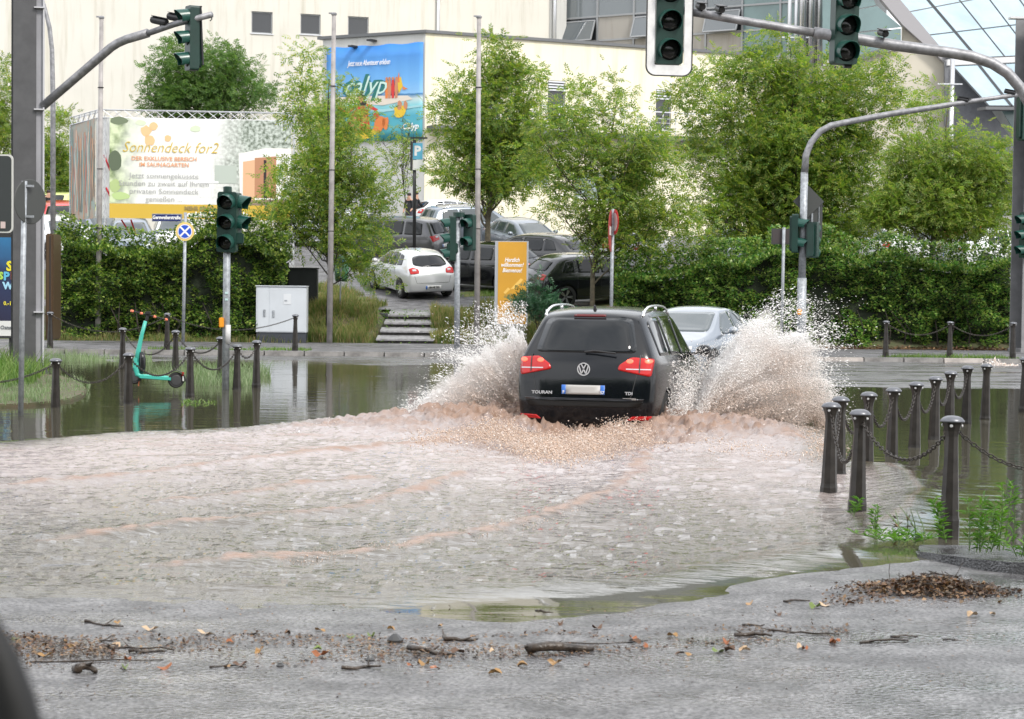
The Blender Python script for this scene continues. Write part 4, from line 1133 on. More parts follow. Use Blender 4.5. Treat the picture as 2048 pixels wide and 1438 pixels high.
# --- the low yellowish block with the blue banner
lb = empty('low_block', 'low flat-roofed yellowish block with a railing and slatted windows behind the trees', 'building')
Cn = XY(850, 92.0, 10); Lf = XY(645, 94.9, 10); Rt = XY(1500, 99.7, 10)
topz = W(850, 66, 92).z
fl = Facade((Lf.x, Lf.y), (Cn.x, Cn.y), lb); fr_ = Facade((Cn.x, Cn.y), (Rt.x, Rt.y), lb)
fl.wall_with_holes('wall', 3.2, topz, [], greyw, .4)
holes = []
for (x0, x1, y0, y1) in ((958, 1000, 158, 300), (1096, 1130, 160, 250), (1312, 1342, 178, 262), (1016, 1098, 335, 372), (1150, 1250, 345, 400), (1210, 1240, 165, 180)):
    a, zt = fr_.uz(x0, y0); b, zb = fr_.uz(x1, y1); holes.append((a, b, zb, zt))
fr_.wall_with_holes('wall', 3.2, topz, [h for h in holes[:5]], cream2, .4)  # right wall toned sunlit against the greyer end wall
for k, h in enumerate(holes[:5]):
    fr_.window(*h, nx=2 if k > 2 else 1, fm=mat('white_frame', (.6, .62, .62), .4) if k > 2 else frame_g, gm=mat('pale_pane', (.22, .28, .27), .1, spec=.9) if k > 2 else dark_glass)
    if k < 3:
        mb = MB(); zt = h[3]
        for i in range(4): fr_.box(mb, h[0] + .02, h[1] - .02, zt - .10 - i * .13, zt - .03 - i * .13, -.08, .03)
        mb.build('shutter_box', zinc, lb)
for f_, z0_ in ((fl, -.25), (fr_, .0)):
    mb = MB(); f_.box(mb, z0_, f_.L + .1, topz + .002, topz + .14, -.42, .12); mb.build('roof_edge', slate, lb)
# balcony ledge and railing on the right face
ua, za = fr_.uz(858, 250); ub, _ = fr_.uz(1480, 262)
mb = MB(); fr_.box(mb, .1, ub, za - .25, za - .05, .003, 1.0); mb.build('balcony_slab', slate, lb)
mb = MB(); n_ = 24; zr = za + 1.05
fr_.box(mb, .1, ub, zr, zr + .05, .9, .95)
for i in range(n_ + 1): u = .15 + (ub - .2) * i / n_; fr_.box(mb, u - .02, u + .02, za - .05, zr, .91, .94)
for k in range(4): z = za + .15 + k * .2; fr_.box(mb, .1, ub, z, z + .02, .92, .93)
mb.build('railing', zinc, lb)
mb = MB(); fr_.box(mb, .5, fr_.L - .02, 3.3, topz - .05, -5, -.8); mb.build('building_mass', cream2, lb)
for px, py in ((745, 84), (708, 96)):
    u, z = fl.uz(px, py); mb = MB(); fl.box(mb, u, u + .25, z, z + .08, 0, .5); mb.build('wall_bracket', trim, lb)

# --- blue banner hung on the left face
bn = empty('advertising_banner', 'blue seaside advertising banner hung on the end wall of the low block', 'banner')
def gradient_mat(name, stops, axis='Z', z0=0., z1=1., noise=.0, rough=.6, extra=None):
    m = bpy.data.materials.new(name); m.use_nodes = True; n = m.node_tree.nodes; l = m.node_tree.links; b = n['Principled BSDF']
    tc = n.new('ShaderNodeTexCoord'); sp = n.new('ShaderNodeSeparateXYZ'); l.new(tc.outputs['Object'], sp.inputs[0])
    mr = n.new('ShaderNodeMapRange'); mr.inputs['From Min'].default_value = z0; mr.inputs['From Max'].default_value = z1
    l.new(sp.outputs[axis], mr.inputs['Value']); src = mr.outputs['Result']
    if noise:
        nz = n.new('ShaderNodeTexNoise'); nz.inputs['Scale'].default_value = 2.5; nz.inputs['Detail'].default_value = 5; l.new(tc.outputs['Object'], nz.inputs['Vector'])
        ma = n.new('ShaderNodeMath'); ma.operation = 'MULTIPLY_ADD'; ma.inputs[1].default_value = noise; ma.inputs[2].default_value = -noise / 2; l.new(nz.outputs['Fac'], ma.inputs[0])
        ad = n.new('ShaderNodeMath'); l.new(src, ad.inputs[0]); l.new(ma.outputs[0], ad.inputs[1]); src = ad.outputs[0]
    rp = n.new('ShaderNodeValToRGB'); e = rp.color_ramp.elements
    while len(e) < len(stops): e.new(.5)
    for i, (p, c) in enumerate(stops): e[i].position = p; e[i].color = (*c, 1)
    l.new(src, rp.inputs['Fac']); l.new(rp.outputs['Color'], b.inputs['Base Color']); b.inputs['Roughness'].default_value = rough
    MATS[name] = m; return m
ul, zt = fl.uz(655, 97); ur, _ = fl.uz(848, 84); _, zb = fl.uz(700, 284); zt = fl.uz(750, 91)[1]
BW = ur - ul; BH = zt - zb
bn.location = fl.at((ul + ur) / 2, zb, .06); bn.rotation_euler = fl.M.to_euler()
bmat = gradient_mat('banner_print', [(0, (.04, .30, .38)), (.10, (.10, .42, .48)), (.25, (.08, .38, .50)), (.36, (.25, .60, .66)), (.43, (.55, .66, .66)), (.475, (.02, .16, .38)), (.49, (.25, .50, .80)), (.62, (.16, .42, .78)), (1, (.04, .22, .62))], 'Z', 0, BH, .03)
nx_ = 24; vs = []; fs = []
for j in range(9):
    for i in range(nx_ + 1): vs.append(((i / nx_ - .5) * BW, .02 * math.sin(i * 1.9) * (j / 8) - .0, BH * j / 8 + (.03 * math.sin(i * .9) if j == 8 else 0)))
for j in range(8):
    for i in range(nx_): a = j * (nx_ + 1) + i; fs.append((a, a + 1, a + nx_ + 2, a + nx_ + 1))
mb = MB(); mb.add(vs, fs); o = mb.build('banner_sheet', bmat, bn, smooth=True); so = o.modifiers.new('s', 'SOLIDIFY'); so.thickness = .01; so.offset = 1
def bprint(name, poly, m, lift=.03, parent=None):
    """flat print on the banner, coordinates 0..1 across and up"""
    mb = MB(); mb.prism([((a - .5) * BW, b * BH) for a, b in poly], .003, M=XZ, off=(0, -lift, 0)); return mb.build(name, m, parent or bn)
def blob(cx, cy, rx, ry, n_=12, wob=.12, rot=0): 
    out = []
    for k in range(n_):
        a = 2 * math.pi * k / n_; r = 1 + random.uniform(-wob, wob); x, y = rx * math.cos(a) * r, ry * math.sin(a) * r
        out.append((cx + x * math.cos(rot) - y * math.sin(rot), cy + x * math.sin(rot) + y * math.cos(rot)))
    return out
skin = mat('print_skin', (.55, .24, .13), .6); redc = mat('print_red', (.62, .04, .04), .6); hair = mat('print_dark', (.03, .02, .02), .6); yel = mat('print_yellow', (.75, .50, .04), .6)
orng = mat('print_orange', (.72, .22, .06), .6); sand = mat('print_sand', (.72, .64, .55), .6); wht = mat('print_white', (.85, .85, .85), .6); dteal = mat('print_teal', (.02, .17, .15), .6); sea = mat('print_sea', (.05, .32, .42), .6, var=.3, vscale=2)
bprint('beach', [(.02, .45), (.3, .40), (.6, .37), (.9, .42), (.85, .46), (.5, .475), (.1, .475)], sand, .024)
bprint('boat', [(.06, .02), (.30, 0.01), (.46, .03), (.56, .10), (.58, .17), (.50, .13), (.40, .10), (.22, .08), (.12, .10), (.08, .20), (.03, .12)], yel, .028)
bprint('dress', [(.20, .12), (.47, .10), (.46, .20), (.44, .32), (.40, .38), (.34, .38), (.30, .32), (.24, .22)], redc, .032)
bprint('arm', [(.31, .35), (.22, .28), (.12, .36), (.13, .39), (.22, .32), (.33, .38)], redc, .034); bprint('arm', [(.42, .37), (.52, .31), (.55, .33), (.43, .40)], redc, .034)
bprint('hair', [(.33, .52), (.38, .53), (.43, .44), (.43, .38), (.34, .37), (.33, .44)], hair, .035); bprint('face', blob(.365, .44, .030, .035), skin, .038)
bprint('leg', [(.24, .14), (.30, .28), (.33, .26), (.30, .13)], skin, .037)
bprint('swimmer', blob(.56, .17, .06, .08, wob=.3), orng, .038); bprint('swimmer', blob(.53, .26, .03, .035), redc, .040); bprint('swimmer', blob(.63, .17, .03, .07, wob=.3), orng, .038)
bprint('float', blob(.77, .30, .06, .06, wob=.2), yel, .034); bprint('swimmer', blob(.77, .36, .025, .05), skin, .036); bprint('swimmer', blob(.83, .36, .02, .045), skin, .036)
for k, (x, c) in enumerate(((.635, orng), (.665, skin), (.70, redc), (.735, skin))):
    bprint('bather', [(x - .012, .44), (x - .018, .54), (x - .012, .63), (x + .012, .63), (x + .018, .54), (x + .012, .44)], c, .034 + .002 * k); bprint('head', blob(x, .645, .013, .016), skin, .044)
bprint('sail', [(.76, .48), (.80, .56), (.78, .66), (.74, .62)], yel, .032); bprint('sail', [(.74, .60), (.76, .71), (.77, .60)], orng, .033); bprint('crab', [(.80, .52), (.85, .53), (.80, .56)], orng, .033)
bprint('lagoon', [(.0, .27), (.25, .33), (.6, .30), (1, .34), (1, .36), (.6, .33), (.25, .355), (0, .30)], mat('print_foam', (.35, .62, .66), .6), .026)
text('banner_text', 'Jetzt neue Abenteuer erleben', .36, wht, bn, (-.05 * BW, -.05, .82 * BH), shear=.35, bold=.004, sx=.62, space=.9)
text('banner_text', 'calyp', 1.25, dteal, bn, (-.12 * BW, -.035, .585 * BH), shear=.4, bold=.05, sx=.95)
text('banner_text', 'calyp', 1.25, mat('print_mint', (.55, .75, .68), .6), bn, (-.095 * BW, -.05, .575 * BH), shear=.4, bold=.0, sx=.95)
text('banner_text', 'Calyp', .40, wht, bn, (.38 * BW, -.05, .14 * BH), shear=.3, bold=.008)

# --- the truss billboard
bb = empty('truss_billboard', 'large event billboard in a silver truss frame announcing a sun deck', 'billboard')
alu = mat('aluminium_truss', (.62, .63, .65), .3, metal=.6); red_s = mat('red_strap', (.55, .02, .04), .6)
YB = 65.5
zt = W(400, 237, YB).z; zb = W(400, 438, YB).z; xl = W(220, 330, YB).x; xr = W(592, 330, YB + 2.2).x
fb = Facade((xl, YB), (xr, YB + .6), bb)
def truss(p0, p1, s=.20, r=.018, up=Vector((0, 0, 1)), n_=None):
    p0 = Vector(p0); p1 = Vector(p1); d = (p1 - p0); L = d.length; d.normalize(); a = up; b = d.cross(a).normalized()
    mb = MB(); cs = [a * s / 2 + b * s / 2, a * s / 2 - b * s / 2, -a * s / 2 - b * s / 2, -a * s / 2 + b * s / 2]
    for c in cs: mb.tube([p0 + c, p1 + c], r, 6)
    n_ = n_ or int(L / (s * 1.3))
    for k in range(n_):
        q0 = p0 + d * L * k / n_; q1 = p0 + d * L * (k + 1) / n_
        for i in range(4): c0, c1 = (cs[i], cs[(i + 1) % 4]) if k % 2 else (cs[(i + 1) % 4], cs[i]); mb.tube([q0 + c0, q1 + c1], r * .55, 4)
    return mb.build('truss', alu, bb)
P00 = Vector((xl - .25, YB, zt + .12)); P10 = fb.at(fb.L, zt + .12); L2 = XY(147, YB + 3.4, zt); L2 = Vector((L2.x, YB + 3.4, zt + .12))
truss(P00, P10, .26); truss(P00, L2, .26); truss((P00.x, P00.y, 2.0), (P00.x, P00.y, zt - .02), .22, up=Vector((1, 0, 0)))
truss((P10.x, P10.y, 2.0), (P10.x, P10.y, zt - .02), .22, up=Vector((1, 0, 0))); truss((L2.x, L2.y, 2.2), (L2.x, L2.y, zt - .02), .2, up=Vector((1, 0, 0)))
truss(P10, (P10.x - .5, P10.y + 3.6, P10.z), .26)
PW, PH = fb.L, zt - zb
pn = empty('poster', None, None); pn.parent = bb; pn.location = fb.at(PW / 2, zb, .14); pn.rotation_euler = fb.M.to_euler()
cloth = mat('poster_white', (.80, .80, .78), .55); pyel = mat('poster_yellow', (.60, .40, .05), .55)
def pprint(name, poly, m, lift=.02):
    mb = MB(); mb.prism([((a - .5) * PW, b * PH) for a, b in poly], .002, M=XZ, off=(0, -lift, 0)); return mb.build(name, m, pn)
pprint('poster_sheet', [(0, 0), (1, 0), (1, 1), (0, 1)], cloth, 0.0)
pprint('yellow_band', [(0, 0), (1, 0), (1, .145), (0, .145)], pyel, .006)
def blotch(name, c1, c2, lo, hi, sc):
    m = bpy.data.materials.new(name); m.use_nodes = True; n = m.node_tree.nodes; l = m.node_tree.links; b = n['Principled BSDF']; b.inputs['Roughness'].default_value = .55
    tc = n.new('ShaderNodeTexCoord'); nz = n.new('ShaderNodeTexNoise'); nz.inputs['Scale'].default_value = sc; nz.inputs['Detail'].default_value = 6; l.new(tc.outputs['Object'], nz.inputs['Vector'])
    rp = n.new('ShaderNodeValToRGB'); rp.color_ramp.elements[0].position = lo; rp.color_ramp.elements[0].color = (*c1, 1); rp.color_ramp.elements[1].position = hi; rp.color_ramp.elements[1].color = (*c2, 1)
    l.new(nz.outputs['Fac'], rp.inputs['Fac']); l.new(rp.outputs['Color'], b.inputs['Base Color']); MATS[name] = m; return m
# printed garden photograph: fades from white into foliage on the right and left
def fade_mat(name, base, c1, c2, xa, xb, sc, za=None, zb_=None):
    m = blotch(name, c1, c2, .35, .62, sc); n = m.node_tree.nodes; l = m.node_tree.links; b = n['Principled BSDF']
    rp = [q for q in n if q.type == 'VALTORGB'][0]; tc = [q for q in n if q.type == 'TEX_COORD'][0]
    sp = n.new('ShaderNodeSeparateXYZ'); l.new(tc.outputs['Object'], sp.inputs[0])
    nz = n.new('ShaderNodeTexNoise'); nz.inputs['Scale'].default_value = 1.4; l.new(tc.outputs['Object'], nz.inputs['Vector'])
    ad = n.new('ShaderNodeMath'); ad.operation = 'MULTIPLY_ADD'; ad.inputs[1].default_value = 1.2; l.new(nz.outputs['Fac'], ad.inputs[0]); l.new(sp.outputs['X'], ad.inputs[2])
    mr = n.new('ShaderNodeMapRange'); mr.inputs['From Min'].default_value = xa + .6; mr.inputs['From Max'].default_value = xb + .6; l.new(ad.outputs[0], mr.inputs['Value'])
    mx = n.new('ShaderNodeMixRGB'); mx.inputs['Color1'].default_value = (*base, 1); l.new(mr.outputs['Result'], mx.inputs['Fac']); l.new(rp.outputs['Color'], mx.inputs['Color2'])
    l.new(mx.outputs['Color'], b.inputs['Base Color']); return m
pprint('garden_print', [(.52, .148), (1, .148), (1, .995), (.52, .995)], fade_mat('print_garden', (.80, .80, .78), (.10, .13, .09), (.55, .60, .55), .3, 1.4, 9), .006)
pprint('leaf_print', [(0, .148), (.20, .148), (.20, .995), (0, .995)], fade_mat('print_leaves', (.80, .80, .78), (.12, .18, .06), (.62, .70, .45), -1.75, -2.85, 3.0), .006)
for (x, y, rx, ry, c) in ((.03, .55, .035, .13, (.10, .13, .08)), (.05, .95, .05, .05, (.16, .20, .12)), (.03, .30, .03, .08, (.40, .50, .22)), (.17, .93, .03, .035, (.62, .68, .5)), (.47, .88, .03, .04, (.6, .68, .5)), (.06, .20, .05, .05, (.45, .58, .25))):
    pprint('leaf_print', blob(x, y + .02, rx, ry * .8, wob=.1), mat('pl%d' % int(1000 * (x + y)), c, .55), .012)
for (x, y, r) in ((.20, .87, .03), (.24, .92, .025), (.22, .78, .03), (.32, .80, .018)): pprint('blossom_print', blob(x, y, r, r * 1.8, wob=.15), mat('print_peach', (.78, .50, .26), .55), .012)
pprint('tent_print', [(.72, .16), (1, .16), (1, .72), (.86, .72), (.71, .66)], mat('print_tentwhite', (.80, .78, .74), .55), .014)
pprint('tent_print', [(.735, .20), (.80, .20), (.80, .60), (.735, .58)], mat('print_tent', (.70, .42, .25), .55), .018)
pprint('tent_print', [(.80, .62), (.92, .64), (.92, .22), (.80, .22)], mat('print_tent2', (.45, .22, .12), .55), .018)
pprint('tent_print', [(.85, .22), (.865, .22), (.865, .60), (.85, .60)], hair, .021); pprint('floor_print', [(.60, .15), (1, .15), (1, .21), (.60, .19)], mat('print_deck', (.28, .20, .15), .55), .020)
for k in range(4): pprint('chair_print', [(.50 + k * .022, .22), (.505 + k * .022, .22), (.505 + k * .022, .50), (.50 + k * .022, .50)], wht, .019)
pprint('chair_print', [(.49, .36), (.60, .36), (.60, .38), (.49, .38)], wht, .019); pprint('rail_print', [(.58, .36), (.70, .36), (.70, .54), (.58, .54)], mat('print_rail', (.45, .50, .45), .55), .016)
gold = mat('print_gold', (.62, .42, .03), .5); peach = mat('print_orange2', (.75, .35, .18), .5); gtx = mat('print_greytext', (.42, .42, .42), .5)
tf = dict(m=None)
text('poster_text', 'Sonnendeck for2', .50, gold, pn, (-.17 * PW, -.03, .705 * PH), shear=.35, bold=-.006, sx=.90)
text('poster_text', 'DER EXKLUSIVE BEREICH', .19, peach, pn, (-.20 * PW, -.03, .595 * PH), bold=.002)
text('poster_text', 'IM SAUNAGARTEN', .19, peach, pn, (-.20 * PW, -.03, .535 * PH), bold=.002)
for k, t_ in enumerate(('Jetzt sonnengeküsste', 'Stunden zu zweit auf Ihrem', 'privaten Sonnendeck', 'genießen ...')):
    text('poster_text', t_, .25, gtx, pn, (-.20 * PW, -.03, (.425 - .077 * k) * PH), bold=-.001, sx=1.06)
text('poster_text', 'MEHR DAZU', .17, mat('print_brown', (.30, .22, .08), .5), pn, (-.005 * PW, -.03, .105 * PH), bold=.008)
text('poster_text', 'onisbad-', .25, wht, pn, (-.0 * PW, -.03, .045 * PH), bold=.012); text('poster_text', 'de', .25, wht, pn, (.245 * PW, -.03, .045 * PH), bold=.012)
# side banner with wavy painted stripes
sb = Facade((L2.x - .1, L2.y + .0), (xl - .55, YB + .25), bb)
cols_ = [(.30, .42, .40), (.55, .26, .14), (.16, .26, .24), (.50, .16, .12), (.34, .48, .45), (.62, .42, .30), (.24, .40, .38), (.42, .20, .12), (.20, .18, .14), (.58, .34, .20), (.12, .14, .12)]
mb = MB(); sb.box(mb, 0, sb.L, zb, zt, -.02, 0); mb.build('side_poster', mat('sb_base', (.28, .36, .32), .6, col2=(.45, .25, .16), vscale=1.5), bb)
for k in range(22):
    u = sb.L * (k + .5) / 22; w_ = sb.L / 22 * .9; mb = MB(); vs = []; fs = []
    lo_, hi_ = zb + random.uniform(0, .3) * PH, zt - random.uniform(0, .3) * PH
    for j in range(13):
        z = lo_ + (hi_ - lo_) * j / 12; wv = .06 * math.sin(j * .8 + k); ww = w_ * (.6 + .5 * math.sin(j * .5 + k * 1.7) ** 2)
        for s_ in (-1, 1): vs.append(sb.at(min(max(u + wv + s_ * ww / 2, .01), sb.L - .01), z, .006 + .002 * (k % 3)))
    for j in range(12): fs.append((2 * j, 2 * j + 1, 2 * j + 3, 2 * j + 2))
    mb.add(vs, fs); mb.build('stripe_print', mat('stripe%d' % (k % 11), cols_[k % 11], .6), bb)
wsh = Facade((xl - .52, YB + .3), (xl - .02, YB + .02), bb); mb = MB(); wsh.box(mb, 0, wsh.L, zb, zt, -.01, 0.005); mb.build('white_sheet', cloth, bb)
mb = MB(); q = [(W(208, 310, YB - .05), W(222, 345, YB - .05)), (W(212, 375, YB - .05), W(223, 398, YB - .05)), (W(243, 440, YB + .3), W(262, 470, YB + .8)), (W(262, 440, YB + .3), W(272, 470, YB + .9))]
for a, b_ in q: MB().tube([a, b_], .03, 4).build('red_strap', red_s, bb)
# ------------------------------------------------------------------ street furniture
galv = mat('galvanised', (.30, .32, .34), .5, metal=.3, var=.25, vscale=14)
galv_d = mat('galvanised_dull', (.26, .26, .27), .5, metal=.5, var=.25, vscale=9, bump=.2)
tl_green = mat('signal_green', (.005, .030, .022), .4, var=.15, vscale=3); tl_lens = mat('signal_lens', (.012, .012, .012), .15); tl_in = mat('visor_inside', (.01, .03, .022), .6)
visor_l = mat('visor_pale', (.05, .22, .18), .3)
sgn_back = mat('sign_back', (.045, .048, .045), .55); paintw = mat('sign_white', (.75, .75, .73), .4)

def signal(parent, name='signal_head', n=3, pitch=.36, w=.36, d=.16, board=False, rad=.135, visor_len=.26):
    """housing whose lamps look along local -Y, centred on its origin; one group of named parts under the thing"""
    H = pitch * n; mb = MB(); mb.prism(rounded(w, H, .04, 3), d, M=XZ, off=(0, d, 0)); hd = mb.build(name, tl_green, parent, smooth=False)
    mb = MB(); mb.prism(rounded(w * .6, H * .9, .05, 3), .07, M=XZ, off=(0, d + .07, 0)); mb.build('back_cover', tl_green, hd)
    if board:
        o_, i_ = rounded(w + .24, H + .30, .12, 5), rounded(w + .03, H + .03, .02, 5)
        def ring(a, b, y0, y1, nm, mm):
            n_ = len(a); vs = [(x, y0, z) for x, z in a] + [(x, y0, z) for x, z in b] + [(x, y1, z) for x, z in a] + [(x, y1, z) for x, z in b]; fs = []
            for i in range(n_):
                j = (i + 1) % n_; fs += [(i, j, n_ + j, n_ + i), (2 * n_ + i, 3 * n_ + i, 3 * n_ + j, 2 * n_ + j), (i, 2 * n_ + i, 2 * n_ + j, j), (n_ + i, n_ + j, 3 * n_ + j, 3 * n_ + i)]
            q = MB(); q.add(vs, fs); return q.build(nm, mm, hd)
        ring(o_, i_, .01, .03, 'backboard', mat('board_white', (.72, .72, .71), .45, var=.12, vscale=4))
        ring(rounded(w + .265, H + .325, .13, 5), rounded(w + .235, H + .295, .12, 5), .004, .034, 'board_rim', trim)
    for k in range(n):
        z = (n / 2 - .5 - k) * pitch
        q = MB(); q.lathe([(rad, 0), (rad * .7, .025), (.01, .035)], 20, c=(0, .0, z), M=Matrix.Rotation(R(90), 3, 'X')); q.build('lens', tl_lens, hd, smooth=True)
        q = MB(); vs = []; fs = []; N = 20
        for i in range(N + 1):
            a = R(-35 + 250 * i / N)
            ln = visor_len * (.55 + .45 * max(0, math.sin(a)))
            for rr_, yy in ((rad * 1.08, 0.0), (rad * 1.02, -ln), (rad * .96, -ln), (rad * 1.0, 0.0)): vs.append((rr_ * math.cos(a), yy, z + rr_ * math.sin(a) - (.03 * (yy < 0))))
        for i in range(N):
            for j in range(4): a_, b_ = i * 4 + j, i * 4 + (j + 1) % 4; fs.append((a_, b_, b_ + 4, a_ + 4))
        q.add(vs, fs); q.build('visor', mat('visor_green', (.010, .060, .046), .3), hd, smooth=False)
    return hd
def pole_to(mb, px0, py0, px1, py1, Y, r0, r1=None, n=12): mb.tube([W(px1, py1, Y), W(px0, py0, Y)], [r0, r1 or r0], n)

# --- tall steel column at left (H section with stiffeners)
sc = empty('steel_column', 'tall grey H-section steel column standing on the left grass island', 'column', G(60, 745, .05))
c0 = sc.location; Yc = c0.y
def hcol(root, x0, x1, Y, ztop, zb, tilt=.0105, stiff=True, pale=False):
    """two flanges and a web running up to ztop; leaning a hair"""
    w_ = x1 - x0; cx = (x0 + x1) / 2
    Mt = Matrix.Rotation(R(12), 3, 'Z')
    def fl(nm, ox, oy, sx, sy, m_):
        mb = MB(); mb.box(Mt @ Vector((ox, oy, 0)) + Vector((0, 0, (ztop - zb) / 2)), (sx, sy, ztop - zb), M=Mt); return mb.build(nm, m_, root)
    g1 = mat('column_mid', (.20, .20, .205), .5, var=.12, vscale=3) if pale else mat('column_dark', (.075, .075, .078), .5, metal=.1, var=.15, vscale=3); g2 = mat('column_grey', (.30, .30, .32), .5, metal=.1, var=.1, vscale=2)
    fl('flange', -w_ * .12, -.20, w_ * .72, .03, g1); fl('flange', -w_ * .12, .36, w_ * .9, .03, g1); fl('web', w_ * .22, .08, .03, .52, g2)
    fl('flange_plate', w_ * .30, -.16, w_ * .34, .025, g2); fl('flange_edge', w_ * .47, -.19, .03, .10, mat('column_light', (.45, .45, .47), .45))
    if stiff:
        z = 1.2
        while z < ztop - zb:
            mb = MB(); mb.box(Mt @ Vector((w_ * .33, -.22, 0)) + Vector((0, 0, z)), (w_ * .32, .12, .025), M=Mt); mb.build('stiffener', mat('column_light', (.45, .45, .47), .45), root); z += 1.95
    mb = MB(); mb.box((0, 0, .06), (w_ * 1.2, .8, .12), M=Mt); mb.build('base_plate', g1, root)
xl_, xr_ = XY(26, Yc, 1).x, XY(88, Yc, 1).x; sc.location = ((xl_ + xr_) / 2, Yc, .03)
hcol(sc, xl_, xr_, Yc, 9.2, .03)
# arm with the overhanging signal seen from behind
ar = empty('signal_arm', 'bent pipe arm on the steel column carrying a green traffic light seen from the side', 'traffic light')
Ya = Yc - .1
mb = MB(); mb.tube([W(86, 212, Ya), W(150, 157, Ya - .3), W(222, 95, Ya - .6), W(236, 86, Ya - .65), W(252, 79, Ya - .7), W(296, 66, Ya - .9)], .085, 12); mb.tube([W(292, 68, Ya - .9), W(350, 48, Ya - 1.1), W(424, 29, Ya - 1.35)], .058, 12)
mb.build('arm', galv_d, ar, smooth=True)
h = signal(ar, pitch=.40, w=.30, d=.18); h.location = W(375, 76, Ya - 1.2); h.rotation_euler = (0, R(1), R(180 + 118))
mb = MB(); mb.tube([W(401, 12, Ya - 1.2), W(406, 130, Ya - 1.2)], .02, 6); mb.tube([W(388, 16, Ya - 1.2), W(404, 13, Ya - 1.2)], .015, 6); mb.tube([W(418, 30, Ya - 1.3), W(424, 38, Ya - 1.3), W(420, 42, Ya - 1.3)], .012, 5); mb.build('bracket', trim, ar)
def camera_box(root, px, py, Y, ang=0, s=1.):
    mb = MB(); M = Matrix.Rotation(R(ang), 3, 'Z') @ Matrix.Rotation(R(12), 3, 'X')
    mb.lathe([(.055 * s, -.15 * s), (.06 * s, -.13 * s), (.06 * s, .13 * s), (.05 * s, .15 * s)], 12, M=M @ Matrix.Rotation(R(90), 3, 'X'), c=W(px, py, Y))
    mb.box(W(px, py, Y) + M @ Vector((0, -.04 * s, .062 * s)), (.13 * s, .34 * s, .012), M=M)
    mb.tube([W(px, py, Y), W(px + 3, py + 12 * s, Y)], .015, 6)
    mb.build('detector', trim, root)
camera_box(ar, 319, 42, Ya - 1, 60, 1.2); camera_box(ar, 352, 35, Ya - 1, 60, 1.2)

# --- round sign seen from behind at the far left
rs = empty('round_sign', 'round road sign seen from behind on a thin galvanised post at far left', 'road sign', G(41, 838, -.05))
yq = rs.location.y; mb = MB(); mb.tube([(0, 0, -.1), W(49, 362, yq) - rs.location], .038, 12); mb.build('post', galv, rs, smooth=True)
M_ = Matrix.Rotation(R(60), 3, 'Z') @ Matrix.Rotation(R(90), 3, 'X'); mb = MB(); mb.lathe([(.01, -.006), (.30, -.006), (.31, .0), (.30, .006)], 32, c=W(55, 403, yq) - rs.location + Vector((.02, .06, 0)), M=M_); mb.build('disc', sgn_back, rs)
mb = MB()
for y_ in (372, 433): mb.box(W(54, y_, yq) - rs.location + Vector((0, 0, 0)), (.18, .06, .03)); 
mb.build('clamp', galv, rs)

# --- advertising panels at the far left edge
cp = empty('poster_case', 'brown-framed street poster case with a dark blue poster at the far left edge', 'poster case')
Yp = 46.; brown = mat('bronze_frame', (.10, .062, .035), .4, metal=.4)
pl_, pr_ = W(-70, 600, Yp), W(30, 600, Yp)
z0, z1 = W(0, 676, Yp).z, W(0, 466, Yp).z
mb = MB(); mb.prism(rounded(1.36, z1 - z0, .05, 3), .12, M=XZ, off=((pl_.x + pr_.x) / 2, Yp, (z0 + z1) / 2)); mb.build('case_frame', mat('case_black', (.03, .03, .032), .4), cp)
bpx = lambda px, py: W(px, py, Yp - .13)
mb = MB(); a, b_ = bpx(-60, 474), bpx(26, 642); mb.box(((a.x + b_.x) / 2, Yp - .125, (a.z + b_.z) / 2), (b_.x - a.x, .004, a.z - b_.z)); mb.build('poster', gradient_mat('poster_blue', [(0, (.012, .012, .04)), (.6, (.015, .03, .09)), (1, (.02, .14, .30))], 'Z', b_.z, a.z, .3), cp)
mb = MB(); a, b_ = bpx(-60, 641), bpx(26, 672); mb.box(((a.x + b_.x) / 2, Yp - .125, (a.z + b_.z) / 2), (b_.x - a.x, .005, a.z - b_.z)); mb.build('poster_foot', mat('poster_foot', (.6, .6, .58), .5), cp)
for t_, px, py, s, c in (('S', 19, 533, .30, (.70, .62, .03)), ('S', 2, 552, .22, (.35, .55, .08)), ('P', 13, 553, .26, (.10, .40, .60)), ('I', 24, 552, .24, (.70, .20, .04)), ('W', 16, 572, .22, (.30, .55, .70)), ('0.-10', 18, 607, .12, (.75, .65, .05)), ('Osna', 12, 655, .12, (.15, .16, .17))):
    text('poster_text', t_, s, mat('pt' + t_ + str(px), c, .5), cp, bpx(px, py) + Vector((0, -.01, 0)), bold=.012 if s > .2 else .003)
mb = MB(); mb.tube([W(22, 676, Yp), W(23, 712, Yp)], .05, 8); mb.build('leg', trim, cp)
cs = empty('side_case', 'narrow brown edge of a second street poster case right of the steel column', 'poster case')
Ys = 50.8; z0, z1 = W(98, 680, Ys).z, W(98, 467, Ys).z; xa, xb = W(90, 580, Ys).x, W(105, 580, Ys).x
mb = MB(); mb.box(((xa + xb) / 2 - .02, Ys + .6, (z0 + z1) / 2), (xb - xa, 1.3, z1 - z0), rz=R(4)); mb.build('case_frame', brown, cs, bevel=.03)
mb = MB(); mb.tube([(xb - .05, Ys - .06, z0 + .1), (xb - .05, Ys - .06, z1 - .06)], .012, 6); mb.build('seal', trim, cs)
mb = MB(); mb.tube([(xa + .1, Ys + .2, z0), (xa + .1, Ys + .2, .05)], .04, 8); mb.build('leg', trim, cs)
db = empty('rounded_sign', 'dark rounded sign panel with a pale edge cut off by the left picture edge', 'sign'); Yd = 33.
a, b_ = W(-90, 308, Yd), W(27, 466, Yd)
